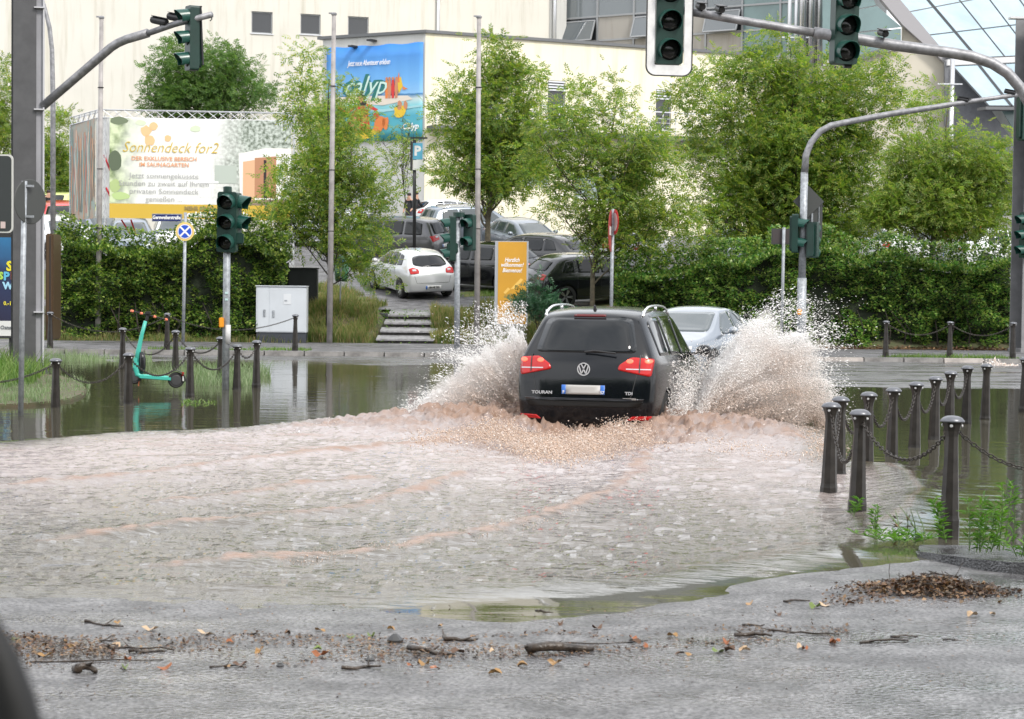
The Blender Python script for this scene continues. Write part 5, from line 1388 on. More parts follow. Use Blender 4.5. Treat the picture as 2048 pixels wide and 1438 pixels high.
mb = MB(); mb.prism(rounded(b_.x - a.x, a.z - b_.z, .08, 4), .04, M=XZ, off=((a.x + b_.x) / 2, Yd, (a.z + b_.z) / 2)); mb.build('edge', mat('panel_edge', (.5, .5, .47), .5), db)
mb = MB(); mb.prism(rounded(b_.x - a.x - .05, a.z - b_.z - .05, .07, 4), .006, M=XZ, off=((a.x + b_.x) / 2, Yd - .0405, (a.z + b_.z) / 2)); mb.build('panel', mat('panel_dark', (.03, .035, .035), .5), db)
mb = MB(); mb.box(W(6, 450, Yd - .055), (.08, .005, .11)); mb.build('sticker', mat('sticker', (.5, .4, .38), .6), db)
mb = MB(); mb.tube([(a.x + .3, Yd + .04, -.2), (a.x + .3, Yd + .04, a.z)], .05, 8); mb.build('post', galv, db, smooth=True)

# --- pole lamp, flagpoles
wood = mat('flagpole_grey', (.30, .28, .27), .5, var=.2, vscale=4)
FP = 'slim flagpoles along the pavement'
for (px0, py0, px1, py1, lab) in ((203, 37, 196, 662, 'slim bare flagpole left of the billboard poster'), (668, 30, 659, 674, 'slim bare flagpole crossing the blue banner, at the left grass bank'), (958, 36, 954, 664, 'slim bare flagpole right of the steps')):
    Yf = 57.0 if px0 > 300 else 57.9; t = empty('flagpole', lab, 'flagpole', W(px1, py1, Yf), group=FP)
    mb = MB(); mb.tube([(0, 0, -.3), (W(px0, py0, Yf) - t.location) * .5, W(px0, py0, Yf) - t.location], [.085, .075, .06], 12); mb.build('pole', wood, t, smooth=True)
    mb = MB(); q = W(px0, py0, Yf) - t.location; mb.lathe([(.08, 0), (.085, .04), (.06, .07)], 12, c=q); mb.box(q + Vector((-.08, 0, .05)), (.14, .05, .04)); mb.build('cap', galv_d, t)
    mb = MB()
    for k in (.33, .52, .78): mb.lathe([(.085, -.012), (.088, .012)], 12, c=q * k)
    mb.build('band', trim, t)
sl = empty('lamp_mast', 'tall lamp mast curving up behind the steel column', 'street lamp'); Yl = 62.
mb = MB(); mb.tube([W(106, 640, Yl), W(106, 200, Yl), W(104, 100, Yl), W(99, 55, Yl), W(88, 10, Yl), W(70, -30, Yl), W(50, -60, Yl)], [.09, .08, .07, .07, .06, .06, .06], 12); mb.build('mast', galv_d, sl, smooth=True)
mb = MB(); mb.lathe([(.25, -.1), (.3, 0), (.2, .15), (.05, .2)], 14, c=W(40, -70, Yl)); mb.build('lamp_head', galv_d, sl)

# --- middle signal with its pole and the yellow button box
def sig_pole(name, lab, base, Y, px0, py0, r, parts):
    t = empty(name, lab, 'traffic light', base, group='traffic lights of the crossing')
    mb = MB(); mb.tube([(0, 0, -.25), W(px0, py0, Y) - t.location], r, 14); mb.build('pole', galv, t, smooth=True); return t
b0 = G(451, 800, -.12); b0 = XY(451, 34.5, -.12)
t1 = sig_pole('traffic_light', 'dark green traffic light facing the camera on a grey pole in the flooded grass', b0, 34.5, 455, 376, .062, None)
h = signal(t1, pitch=.345, w=.34, d=.16); h.location = W(453, 444, 34.4) - t1.location; h.rotation_euler = (0, R(1), R(-8))
h = signal(t1, pitch=.345, n=2, w=.30, d=.14, visor_len=.24); h.location = W(476, 426, 34.6) - t1.location; h.rotation_euler = (0, 0, R(72))
mb = MB(); mb.lathe([(.07, 0), (.075, .05), (.075, .13), (.05, .14)], 16, c=W(455, 389, 34.5) - t1.location); mb.build('pole_cap', tl_green, t1)
mb = MB(); mb.box(W(478, 477, 34.5) - t1.location, (.16, .12, .20)); mb.build('arm_box', tl_green, t1, bevel=.02)
mb = MB(); mb.box(W(443, 645, 34.4) - t1.location, (.08, .09, .17)); mb.build('button_box', mat('button_yellow', (.75, .30, .02), .4), t1, bevel=.012)
mb = MB(); mb.lathe([(.0635, 0), (.0635, .33)], 14, c=W(454, 688, 34.5) - t1.location); mb.build('pale_band', mat('band_pale', (.50, .50, .50), .5), t1, smooth=True)
mb = MB(); 
for py, c in ((586, 0), (599, 1)): mb.box(W(453, py, 34.43) - t1.location, (.05, .012, .035))
mb.build('sticker', mat('sticker2', (.45, .6, .6), .5), t1)

# --- small signal right of the steps
b0 = XY(917, 53.0, .1); t2 = sig_pole('traffic_light', 'green traffic light with three side visors standing before the pale hatchback', b0, 53., 918, 425, .075, None)
t2.location = XY(914, 53., .1)
h = signal(t2, pitch=.40, w=.28, d=.16); h.location = W(899, 477, 53) - t2.location; h.rotation_euler = (0, 0, R(-82))
h = signal(t2, pitch=.48, n=2, w=.32, d=.14); h.location = W(936, 465, 53) - t2.location; h.rotation_euler = (0, 0, R(-38))
mb = MB(); mb.lathe([(.15, 0), (.15, .12), (.10, .13)], 16, c=W(918, 434, 53) - t2.location); mb.build('pole_cap', tl_green, t2)
mb = MB(); mb.box(W(905, 496, 52.95) - t2.location, (.30, .14, .26)); mb.build('bracket', tl_green, t2, bevel=.02)

# --- near overhead arm from the right with two big signals
t3 = empty('overhead_traffic_light', 'thick pipe arm from the right carrying two dark traffic lights, one white-edged', 'traffic light')
Yn = 27.0
pts = [W(1362, 20, Yn), W(1440, 34, Yn), W(1560, 54, Yn), W(1632, 66, Yn)]
mb = MB(); mb.tube(pts, .055, 14); mb.tube([W(1628, 65, Yn), W(1700, 76, Yn), W(1800, 92, Yn), W(1900, 105, Yn), W(1945, 113, Yn), W(1985, 127, Yn), W(2015, 146, Yn), W(2040, 175, Yn), W(2060, 210, Yn), W(2066, 300, Yn), W(2060, 790, Yn)], .075, 14); mb.build('arm', galv_d, t3, smooth=True)
h = signal(t3, pitch=.385, w=.37, d=.20, board=True, rad=.145, visor_len=.22); h.location = W(1340, 41, Yn - .15); h.rotation_euler = (0, R(.3), R(6))
h = signal(t3, pitch=.345, w=.335, d=.18, rad=.14, visor_len=.22); h.location = W(1694, 50, Yn - .15); h.rotation_euler = (0, R(1.), R(14))
mb = MB(); mb.box(W(1695, 130, Yn - .02), (.10, .10, .08)); mb.build('lower_clamp', trim, t3)
for px, py in ((1401, 12), (1440, 18), (1766, 66)): camera_box(t3, px, py, Yn - .05, 10, .8)
mb = MB(); mb.tube([W(1650, 76, Yn), W(1660, 84, Yn), W(1672, 86, Yn), W(1680, 78, Yn)], .008, 5); mb.build('cable', trim, t3)

# --- far right arm on its own pole, with signals and the backs of signs
t4 = empty('arched_traffic_light', 'grey pole arching over to the right with green traffic lights before the right hedge', 'traffic light'); Yr = 54.
pl = [W(1602, 700, Yr), W(1605, 470, Yr), W(1609, 340, Yr)]
mb = MB(); mb.tube([W(1602, 706, Yr), W(1604, 556, Yr)], .125, 14); mb.tube([W(1604, 556, Yr), W(1609, 345, Yr)], .10, 14); mb.build('pole', galv, t4, smooth=True)
mb = MB(); mb.tube([W(1609, 348, Yr), W(1612, 310, Yr), W(1622, 285, Yr), W(1640, 263, Yr), W(1662, 251, Yr), W(1700, 243, Yr), W(1780, 228, Yr), W(1865, 215, Yr), W(1960, 200, Yr), W(2060, 186, Yr)], [.10, .09, .085, .085, .085, .08, .08, .075, .06, .06], 12); mb.build('arm', galv_d, t4, smooth=True)
h = signal(t4, pitch=.52, n=2, w=.30, d=.16, visor_len=.3); h.location = W(1597, 467, Yr - .1); h.rotation_euler = (0, 0, R(74))
h = signal(t4, pitch=.32, n=3, w=.30, d=.2, visor_len=.26); h.location = W(1628, 480, Yr - .1); h.rotation_euler = (0, 0, R(152))
for px, py in ((1926, 199), (2020, 184)): camera_box(t4, px, py, Yr, 65, 1.0)
mb = MB(); mb.box(W(1599, 624, Yr - .1), (.12, .12, .16)); mb.build('button_box', mat('button_yellow', (.75, .30, .02), .4), t4, bevel=.02)
mb = MB(); s_ = .42; mb.prism([(0, s_), (-s_, 0), (0, -s_), (s_, 0)], .02, M=XZ, off=W(1617, 403, Yr + .15)); mb.build('diamond_sign', sgn_back, t4)
a = W(1628, 440, Yr + .2); mb = MB(); mb.prism(rounded(.42, 1.0, .04), .02, M=XZ, off=W(1629, 440, Yr + .22)); mb.build('plate_sign', sgn_back, t4)
mb = MB(); mb.tube([W(1624, 470, Yr + .18), W(1624, 410, Yr + .18)], .03, 6); mb.tube([W(1638, 408, Yr + .18), W(1638, 470, Yr + .18)], .012, 6); mb.build('sign_rail', galv, t4)

t5 = empty('rectangular_sign', 'small dark rectangular sign seen from behind on a thin post left of the arched pole', 'road sign', W(1563, 668, 55.5))
mb = MB(); mb.tube([(0, 0, -.4), W(1568, 455, 55.5) - t5.location], .045, 10); mb.build('post', galv, t5, smooth=True)
mb = MB(); mb.prism(rounded(.68, .44, .03), .03, M=XZ, off=W(1567, 473, 55.6) - t5.location); mb.build('panel_rim', sgn_back, t5)
mb = MB(); mb.prism(rounded(.60, .36, .03), .006, M=XZ, off=W(1567, 473, 55.57) - t5.location); mb.build('panel', mat('panel_brown', (.05, .04, .04), .6), t5)
# right edge column and its dark signals
rc = empty('right_column', 'grey H-section steel column at the right picture edge with dark signals on it', 'column'); Yk = 56.
xk = W(2036, 500, Yk).x; rc.location = (xk + .45, Yk, .1)
hcol(rc, xk, xk + .9, Yk, 9.5, .1, stiff=False, pale=True)
h = signal(rc, pitch=.42, n=3, w=.36, d=.2); h.location = W(2046, 470, Yk - .5) - rc.location; h.rotation_euler = (0, 0, R(-70))
h = signal(rc, pitch=.42, n=3, w=.36, d=.2); h.location = W(2054, 236, Yk - .5) - rc.location; h.rotation_euler = (0, 0, R(100))
mb = MB(); mb.box(W(2034, 36, Yk - .3) - rc.location, (.42, .3, .06)); mb.tube([W(2034, 38, Yk - .3) - rc.location, W(2044, 38, Yk) - rc.location], .03, 6); mb.build('lamp_head', mat('lamp_white', (.6, .6, .6), .4), rc)

# --- round no-stopping sign with the street name plate
ns = empty('no_stopping_sign', 'no-stopping sign with yellow rim and blue face under the Gersweilerstraße name plate', 'road sign', XY(366, 54.5, .1)); Yq = 54.5
mb = MB(); mb.tube([(0, 0, -.1), W(371, 425, Yq) - ns.location], .045, 12); mb.build('post', galv, ns, smooth=True)
c = W(370, 463, Yq - .07) - ns.location; RR = .255
for r, m_, o_ in ((RR, mat('rim_yellow', (.70, .55, .18), .4), 0.), (RR * .80, mat('sign_red', (.55, .03, .03), .4), .006), (RR * .78, paintw, .008), (RR * .68, mat('sign_blue', (.02, .08, .50), .35), .012)):
    mb = MB(); mb.prism(circle(r, 32), .010, M=XZ, off=c + Vector((0, -o_, 0))); mb.build('sign_disc', m_, ns)
mb = MB()
for a in (45, -45):
    M = XZ @ Matrix.Rotation(R(a), 3, 'Z'); mb.prism([(-RR * .70, -.024), (RR * .70, -.024), (RR * .70, .024), (-RR * .70, .024)], .004, M=M, off=c + Vector((0, -.024 - .002 * (a > 0), 0)))
mb.build('cross', paintw, ns)
a, b_ = W(301, 428, Yq), W(371, 443, Yq)
mb = MB(); mb.box(((a.x + b_.x) / 2 - ns.location.x - .02, -.02, (a.z + b_.z) / 2 - ns.location.z), (.82, .03, .215)); mb.build('name_plate_frame', galv, ns)
mb = MB(); mb.box(((a.x + b_.x) / 2 - ns.location.x - .03, -.04, (a.z + b_.z) / 2 - ns.location.z), (.76, .014, .17)); mb.build('name_plate', mat('plate_navy', (.008, .018, .12), .4), ns)
text('name_text', 'Gersweilerstraße', .135, paintw, ns, ((a.x + b_.x) / 2 - ns.location.x - .03, -.05, (a.z + b_.z) / 2 - ns.location.z + .003), bold=.005, sx=.80)

# --- double round sign seen edge-on near the tree
ds = empty('double_sign', 'two road sign discs seen almost edge-on on a post before the tree', 'road sign', XY(1221, 57., .1)); Yq = 57.
mb = MB(); mb.tube([(0, 0, -.1), W(1226, 418, Yq) - ds.location], .05, 12); mb.build('post', galv, ds, smooth=True)
for (px, py, rr_, an, m_) in ((1222, 462, .60, 80, mat('old_red', (.30, .04, .035), .5, var=.2)), (1230, 444, .36, 104, mat('sign_red', (.55, .03, .03), .4))):
    M_ = Matrix.Rotation(R(an), 3, 'Z') @ Matrix.Rotation(R(90), 3, 'X'); mb = MB(); cc = W(px, py, Yq - .1) - ds.location
    mb.lathe([(.01, -.008), (rr_ - .01, -.008), (rr_, 0), (rr_ - .01, .008)], 32, c=cc, M=M_); mb.build('sign_disc', m_, ds)
    mb = MB(); n_ = M_ @ Vector((0, 0, 1)); n_ = n_ if n_.y < 0 else -n_
    if rr_ > .5: mb.box(cc + n_ * .012, (.8, .25, .004), M=Matrix((M_.col[0], M_.col[1], M_.col[2])).transposed())
    else: mb.lathe([(.01, 0), (rr_ * .72, 0), (rr_ * .72, .004)], 24, c=cc + n_ * .010, M=M_)
    mb.build('sign_face', paintw, ds)
# --- parking sign
ps = empty('parking_sign', 'blue parking sign with a white P on a dark post by the pale wall', 'sign', W(829, 478, 71)); Yq = 71.
mb = MB(); mb.tube([(0, 0, -.6), W(829, 280, Yq) - ps.location], .06, 10); mb.build('post', trim, ps, smooth=True)
mb = MB(); mb.box(W(823, 312, Yq) - ps.location, (.06, .5, 1.0)); mb.build('box_side', trim, ps)
a, b_ = W(826, 286, Yq - .1), W(845, 319, Yq - .1); mb = MB(); mb.box((a + b_) / 2 - ps.location, (b_.x - a.x, .05, a.z - b_.z)); mb.build('blue_panel', mat('parking_blue', (.10, .38, .55), .4), ps)
text('letter', 'P', .46, paintw, ps, (a + b_) / 2 - ps.location + Vector((-.01, -.03, 0)), bold=.02)
a, b_ = W(826, 320, Yq - .1), W(845, 340, Yq - .1); mb = MB(); mb.box((a + b_) / 2 - ps.location, (b_.x - a.x, .05, a.z - b_.z)); mb.build('white_panel', paintw, ps)
mb = MB(); mb.box(W(838, 276, Yq) - ps.location, (.6, .12, .05)); mb.build('lamp_bar', trim, ps)

# --- white switch cabinet, black one behind, litter bin, pillar sign
wc = empty('switch_cabinet', 'white two-door electrical cabinet on a dark plinth beside the hedge', 'cabinet', XY(562, 57., .1)); Yq = 57.
sw = XY(613, Yq, 1).x - XY(512, Yq, 1).x; cb = mat('cabinet_white', (.50, .53, .56), .4, var=.04, vscale=2)
zc0 = W(560, 665, Yq).z - .1; zc1 = W(560, 573, Yq).z - .1
mb = MB(); mb.box((0, .25, (zc0 + zc1) / 2), (sw, .5, zc1 - zc0)); mb.build('body', cb, wc, bevel=.01)
mb = MB(); mb.box((0, .26, zc0 / 2 - .06), (sw - .03, .46, zc0 + .1)); mb.build('plinth', mat('plinth', (.035, .04, .05), .6), wc)
mb = MB(); mb.box((-sw * .355, -.004, (zc0 + zc1) / 2), (sw * .22, .01, zc1 - zc0 - .06)); mb.build('door', cb, wc)
mb = MB(); mb.box((sw * .12, -.004, (zc0 + zc1) / 2), (sw * .70, .01, zc1 - zc0 - .06)); mb.build('door', cb, wc)
for x, z in ((-sw * .33, zc0 + .55), (-sw * .15, zc0 + .53)): mb = MB(); mb.box((x, -.02, z), (.06, .03, .2)); mb.box((x, -.04, z + .05), (.03, .02, .05)); mb.build('handle', galv, wc, bevel=.005)
mb = MB(); mb.box((sw * .12, -.012, zc1 - .36), (.22, .01, .30)); mb.build('meter_flap', mat('flap', (.58, .60, .62), .4), wc, bevel=.004)
mb = MB(); mb.box((sw * .09, -.02, zc1 - .40), (.08, .008, .04)); mb.build('label_plate', galv, wc)
mb = MB(); mb.box((0, .24, zc1 + .01), (sw + .04, .56, .03)); mb.build('lid', cb, wc, bevel=.008)
bc = empty('dark_cabinet', 'low black cabinet standing behind the white electrical cabinet', 'cabinet', W(602, 602, 60.6))
mb = MB(); mb.box((.02, .2, .35), (.92, .5, 1.25)); mb.build('body', mat('black_cabinet', (.022, .025, .028), .5), bc, bevel=.02)
mb = MB(); mb.box((.02, .2, .99), (.98, .56, .04)); mb.build('lid', mat('black_cabinet', (.022, .025, .028), .5), bc, bevel=.01)
mb = MB(); mb.box((-.0, -.06, .35), (.012, .01, 1.1)); mb.build('door_gap', trim, bc)
lbn = empty('litter_bin', 'green litter bin with a blue band on a post beside the path', 'bin', W(681, 592, 61)); Yq = 61.
bcn = W(683, 538, Yq) - lbn.location; gr = mat('bin_green', (.06, .20, .085), .45)
mb = MB(); mb.lathe([(.16, -.36), (.17, -.38), (.20, -.3), (.245, .22)], 18, c=bcn); mb.build('bucket', gr, lbn, smooth=True)
mb = MB(); mb.lathe([(.252, .18), (.252, .27)], 18, c=bcn); mb.build('band', mat('bin_blue', (.03, .20, .50), .5), lbn, smooth=True)
mb = MB(); mb.lathe([(.25, .275), (.26, .31), (.20, .38), (.05, .40)], 18, c=bcn); mb.build('lid', gr, lbn, smooth=True)
mb = MB(); mb.tube([(bcn.x - .02, -.29, -.5), (bcn.x + .02, -.29, bcn.z + .35)], .025, 8); mb.build('post', galv, lbn); mb = MB(); mb.box((bcn.x, -.27, bcn.z + .1), (.07, .03, .35)); mb.build('bracket', galv, lbn)
pil = empty('pillar_sign', 'tall yellow welcome pillar sign with a silver edge behind the splash', 'sign', W(1022, 650, 58.6)); Yq = 58.6
ph = W(1022, 482, Yq).z - pil.location.z; amb = mat('amber_panel', (.58, .30, .03), .45, var=.05, vscale=1)
mb = MB(); mb.box((0, .1, ph / 2), (W(1057, 560, Yq).x - W(990, 560, Yq).x, .2, ph)); mb.build('pillar', mat('pillar_silver', (.45, .47, .50), .4, metal=.4), pil)
mb = MB(); mb.box((.02, -.006, ph / 2 + .0), (W(1052, 560, Yq).x - W(995, 560, Yq).x, .012, ph - .05)); mb.build('front_panel', amb, pil)
for t_, py, s in (('Herzlich', 520, .17), ('willkommen!', 530, .17), ('Bienvenue!', 541, .17), ('Calypso', 608, .17)):
    text('pillar_text', t_, s, wht, pil, (W(1024, py, Yq) - pil.location) + Vector((.0, -.02, 0)), bold=.003, shear=.3 if py < 600 else 0, sx=.75)
mb = MB(); mb.prism([(-.05, 0), (.25, .32), (.32, .28), (.1, 0)], .003, M=XZ, off=(.02, -.013, 1.05)); mb.prism([(-.25, -.1), (-.12, .05), (-.05, 0), (-.2, -.15)], .003, M=XZ, off=(.02, -.013, 1.05)); mb.build('print_swoosh', mat('amber_light', (.78, .50, .12), .45), pil)
for k in range(2): mb = MB(); mb.box((.0, -.014, .34 - k * .14), (.6, .003, .012)); mb.build('print_line', wht, pil)
# blue flag scrap behind
# ------------------------------------------------------------------ vegetation
leaf_ash = leaf_mat('leaf_ash', [(.08, .16, .035), (.13, .22, .045), (.19, .28, .055), (.26, .33, .07), (.33, .33, .08)], .5)
leaf_ash_y = leaf_mat('leaf_ash_light', [(.13, .22, .05), (.18, .28, .06), (.25, .32, .07), (.32, .34, .10)], .5)
leaf_far = leaf_mat('leaf_far', [(.08, .16, .045), (.11, .20, .05), (.16, .24, .06)], .42)
leaf_hedge = leaf_mat('leaf_hedge', [(.035, .08, .02), (.06, .125, .028), (.10, .18, .038), (.22, .31, .065), (.36, .42, .11)], .35, .3)
leaf_hedge2 = leaf_mat('leaf_hedge_right', [(.035, .095, .024), (.06, .15, .034), (.10, .21, .045), (.19, .31, .07), (.32, .40, .11), (.13, .16, .05)], .35, .3)
leaf_shrub = leaf_mat('leaf_shrub', [(.03, .09, .05), (.045, .12, .06), (.06, .15, .06)], .3)
grass_m = leaf_mat('grass_blades', [(.06, .12, .02), (.10, .16, .03), (.16, .19, .05), (.26, .23, .09), (.30, .22, .11)], .35, .6)
grass_g = leaf_mat('grass_green', [(.06, .13, .025), (.09, .17, .03), (.14, .22, .05), (.20, .26, .09)], .35, .6)
grass_w = leaf_mat('grass_pale', [(.11, .18, .07), (.17, .24, .11), (.25, .30, .18), (.12, .17, .06)], .35, .6)
bark = mat('bark', (.055, .045, .032), .85, col2=(.11, .095, .06), vscale=14, bump=.8, bscale=40)
bark_d = mat('bark_dark', (.030, .024, .018), .85, var=.4, vscale=10)

def unit(v): return v / (np.linalg.norm(v, axis=-1, keepdims=True) + 1e-9)
def frames(d, roll):
    """rotation matrices whose local x follows d"""
    d = unit(d); up = np.tile(np.array([0., 0., 1.]), (len(d), 1)); up[np.abs(d[:, 2]) > .95] = (1, 0, 0)
    s = unit(np.cross(up, d)); n = np.cross(d, s)
    c, sn = np.cos(roll)[:, None], np.sin(roll)[:, None]
    return np.stack([d, s * c + n * sn, -s * sn + n * c], -1)
def leaf_mesh(name, P, D, scale, tmpl_v, tmpl_f, roll=None):
    N = len(P); roll = rng.uniform(-.7, .7, N) if roll is None else roll
    Rm = frames(D, roll); v = np.einsum('nij,kj->nki', Rm, tmpl_v) * scale[:, None, None] + P[:, None, :]
    k = len(tmpl_v); f = tmpl_f[None] + (np.arange(N) * k)[:, None, None]
    return np_mesh(name, v.reshape(-1, 3), f.reshape(-1, tmpl_f.shape[1]))
def pinnate(nl=4, L=.24, ll=.085, lw=.028):
    """compound leaf: pairs of leaflets along a drooping stalk"""
    v = []; f = []
    for i in range(nl):
        t = (i + .6) / nl; x = L * t; z = -.35 * L * t * t
        for s in (-1, 1):
            a = R(52); dx, dy = math.cos(a), math.sin(a) * s; b = len(v); w = lw / 2
            v += [(x, 0, z), (x + dx * ll * .5 - dy * w, dy * ll * .5 + dx * w * 1, z - .008), (x + dx * ll, dy * ll, z - .035), (x + dx * ll * .5 + dy * w, dy * ll * .5 - dx * w, z - .008)]
            f.append((b, b + 1, b + 2, b + 3))
    b = len(v); x, z = L, -.35 * L; v += [(x, 0, z), (x + ll * .5, lw / 2, z - .02), (x + ll, 0, z - .05), (x + ll * .5, -lw / 2, z - .02)]; f.append((b, b + 1, b + 2, b + 3))
    return np.array(v), np.array(f)
PIN_V, PIN_F = pinnate(); PIN2_V, PIN2_F = pinnate(3, .22, .115, .048)
RH_V = np.array([(0, 0, 0), (.5, .30, .04), (1, 0, -.06), (.5, -.30, .04)]); RH_F = np.array([(0, 1, 2, 3)])

def make_tree(name, label, base, blobs, n_leaf, m_leaf, m_bark, tr=.11, group=None, limbs=16, seed=0, tmpl=(PIN2_V, PIN2_F), lscale=1., droop=.08, hollow=.55, lean=None, tuft=.30, forks=1):
    """base: foot of the trunk; blobs: (centre, radii) ellipsoids in world space that the crown fills"""
    r_ = np.random.default_rng(seed + 11); random.seed(seed + 3)
    t = empty(name, label, 'tree', base, group=group); B = Vector(base)
    vol = np.array([b[1][0] * b[1][1] * b[1][2] for b in blobs]); vol = vol / vol.sum()
    top = max((Vector(b[0]) + Vector((0, 0, b[1][2]))).z for b in blobs)
    cen = Vector((0, 0, 0)); 
    for b, w in zip(blobs, vol): cen += Vector(b[0]) * float(w)
    mb = MB(); apex = Vector((cen.x + (lean or 0), cen.y, B.z + (top - B.z) * .86))
    stem = [B + (apex - B) * k for k in np.linspace(0, 1, 9)]
    stem = [p + Vector((math.sin(i * 1.7 + seed) * .06, math.cos(i * 2.1 + seed) * .06, 0)) * (i > 0) for i, p in enumerate(stem)]
    mb.tube([p - B for p in [stem[0] - Vector((0, 0, .2))] + stem[1:]], [tr * (1 - .82 * k / 8) for k in range(9)], 9)
    P = []; D = []; tw = MB()
    tips = []
    for k in range(limbs):
        i = r_.choice(len(blobs), p=vol); c, rad = blobs[i]
        v = unit(r_.normal(size=3)); q = Vector(c) + Vector((v[0] * rad[0], v[1] * rad[1], v[2] * rad[2])) * float(r_.uniform(.6, .95))
        h = max(.12, min(.9, (q.z - B.z) / (apex.z - B.z) * r_.uniform(.45, .75)))
        s = B + (apex - B) * h; f_ = h * 8; i0 = int(f_); s = stem[i0].lerp(stem[min(i0 + 1, 8)], f_ - i0)
        mid = s.lerp(q, .5) + Vector((0, 0, -.08 * (q - s).length)) + Vector(r_.normal(size=3) * .08)
        pts = []
        for u in np.linspace(0, 1, 7): pts.append(s * (1 - u) ** 2 + mid * 2 * u * (1 - u) + q * u * u + Vector(r_.normal(size=3) * .02))
        r0 = tr * .42 * (1 - h * .6)
        mb.tube([p - B for p in pts], [max(.006, r0 * (1 - .88 * u)) for u in np.linspace(0, 1, 7)], 6, cap=False)
        nt = int(6 + 4 * (q - s).length)
        for j in range(nt):
            u = r_.uniform(.35, 1); i1 = min(int(u * 6), 5); p0 = pts[i1].lerp(pts[i1 + 1], u * 6 - i1)
            d = Vector(unit(r_.normal(size=3) + np.array([0, 0, .7]))); ln = float(r_.uniform(.25, .75)) * min(1., rad[0]); p1 = p0 + d * ln
            tw.tube([p0 - B, p0.lerp(p1, .5) - B + Vector((0, 0, -.02)), p1 - B], [.009, .007, .004], 4, cap=False); tips.append(p1)
    br = mb.build('trunk', m_bark, t, smooth=True); o2 = tw.build('branches', m_bark, t); tag(o2, kind='stuff')
    # keep tips that lie inside a blob (loosely)
    T_ = np.array([tuple(p) for p in tips])
    extra = []
    for (c, rad), w in zip(blobs, vol):
        n_ = int(w * len(tips) * 1.3) + 2; v = unit(r_.normal(size=(n_, 3))) * (r_.uniform(hollow ** 3, 1, (n_, 1)) ** (1 / 3)); extra.append(np.array(c) + v * np.array(rad))
    T_ = np.concatenate([T_] + extra)
    ok = np.zeros(len(T_), bool)
    for c, rad in blobs: ok |= (((T_ - np.array(c)) / (np.array(rad) * 1.12)) ** 2).sum(1) < 1
    T_ = T_[ok]; wt = r_.gamma(1.2, 1., len(T_)); wt /= wt.sum()
    ch = r_.choice(len(T_), n_leaf, p=wt); off = r_.normal(size=(n_leaf, 3)) * np.array([tuft, tuft, tuft * .75]) * r_.uniform(.25, 1., (n_leaf, 1))
    P = T_[ch] + off; D = unit(off + r_.normal(size=(n_leaf, 3)) * .12 + np.array([0, 0, .10])) ; D[:, 2] -= droop; 
    me = leaf_mesh('crown', P - np.array(tuple(B)), D, r_.uniform(.75, 1.25, n_leaf) * lscale, *tmpl, roll=r_.uniform(-1.2, 1.2, n_leaf))
    o = link('crown', me, m_leaf, t); tag(o, kind='stuff')
    return t
def bl(px, py, Y, rx, rz, ry=None):
    s = FPX / Y; c = W(px, py, Y); return (tuple(c), (rx / s, (ry or (rx + rz) / 2) / s, rz / s))
def foot(px, Y): return tuple(XY(px, Y, float(ground_z(0, Y))))

TG = 'ash trees of the car park slope'
# front right young ash (over the dark estate)
Y = 58.8
make_tree('ash_tree', 'airy young ash whose trunk stands right of the dark estate, behind the black people carrier', foot(1176, Y),
  [bl(1200, 205, Y, 75, 70), bl(1120, 290, Y, 80, 85), bl(1250, 300, Y, 90, 80), bl(1185, 390, Y, 120, 65), bl(1310, 330, Y, 70, 75), bl(1290, 440, Y, 110, 70), bl(1345, 480, Y, 75, 65), bl(1080, 330, Y, 55, 60), bl(1240, 480, Y, 80, 40), bl(1160, 170, Y, 30, 40)],
  6400, leaf_ash, bark, .085, TG, 26, 1, lscale=.9, tuft=.27)
Y = 58.5
make_tree('ash_tree', 'young ash with drooping crown before the billboard end, beside the left flagpole of the steps', foot(654, Y),
  [bl(600, 130, Y, 32, 55), bl(600, 220, Y, 42, 50), bl(665, 330, Y, 75, 80), bl(740, 400, Y, 62, 60), bl(610, 370, Y, 75, 70), bl(560, 420, Y, 70, 45), bl(690, 450, Y, 85, 60), bl(740, 500, Y, 50, 55), bl(770, 555, Y, 28, 35), bl(560, 480, Y, 50, 35), bl(700, 230, Y, 40, 60)],
  5000, leaf_ash, bark_d, .06, TG, 24, 5, lscale=.9, tuft=.25)
Y = 71
make_tree('ash_tree', 'ash tree standing behind the black car, left of the yellow pillar sign', foot(975, Y),
  [bl(990, 120, Y, 40, 55), bl(1030, 170, Y, 50, 60), bl(920, 240, Y, 60, 65), bl(1000, 240, Y, 80, 70), bl(920, 330, Y, 65, 55), bl(1010, 340, Y, 85, 55), bl(1060, 290, Y, 45, 70), bl(905, 160, Y, 25, 40)],
  6500, leaf_ash, bark, .12, TG, 26, 2, lscale=1.05)
Y = 67
make_tree('ash_tree', 'biggest and densest ash of the row, broad crown left of the arched pole', foot(1540, Y),
  [bl(1420, 190, Y, 85, 85), bl(1540, 140, Y, 75, 75), bl(1650, 180, Y, 95, 80), bl(1730, 200, Y, 85, 95), bl(1470, 290, Y, 115, 90), bl(1600, 300, Y, 125, 100), bl(1720, 330, Y, 80, 80), bl(1440, 400, Y, 85, 75), bl(1540, 410, Y, 110, 80), bl(1680, 430, Y, 110, 90), bl(1620, 500, Y, 110, 60), bl(1475, 480, Y, 80, 50), bl(1780, 130, Y, 30, 60), bl(1550, 90, Y, 25, 35)],
  21000, leaf_ash, bark_d, .15, TG, 46, 3, hollow=.35, tuft=.34)
Y = 64
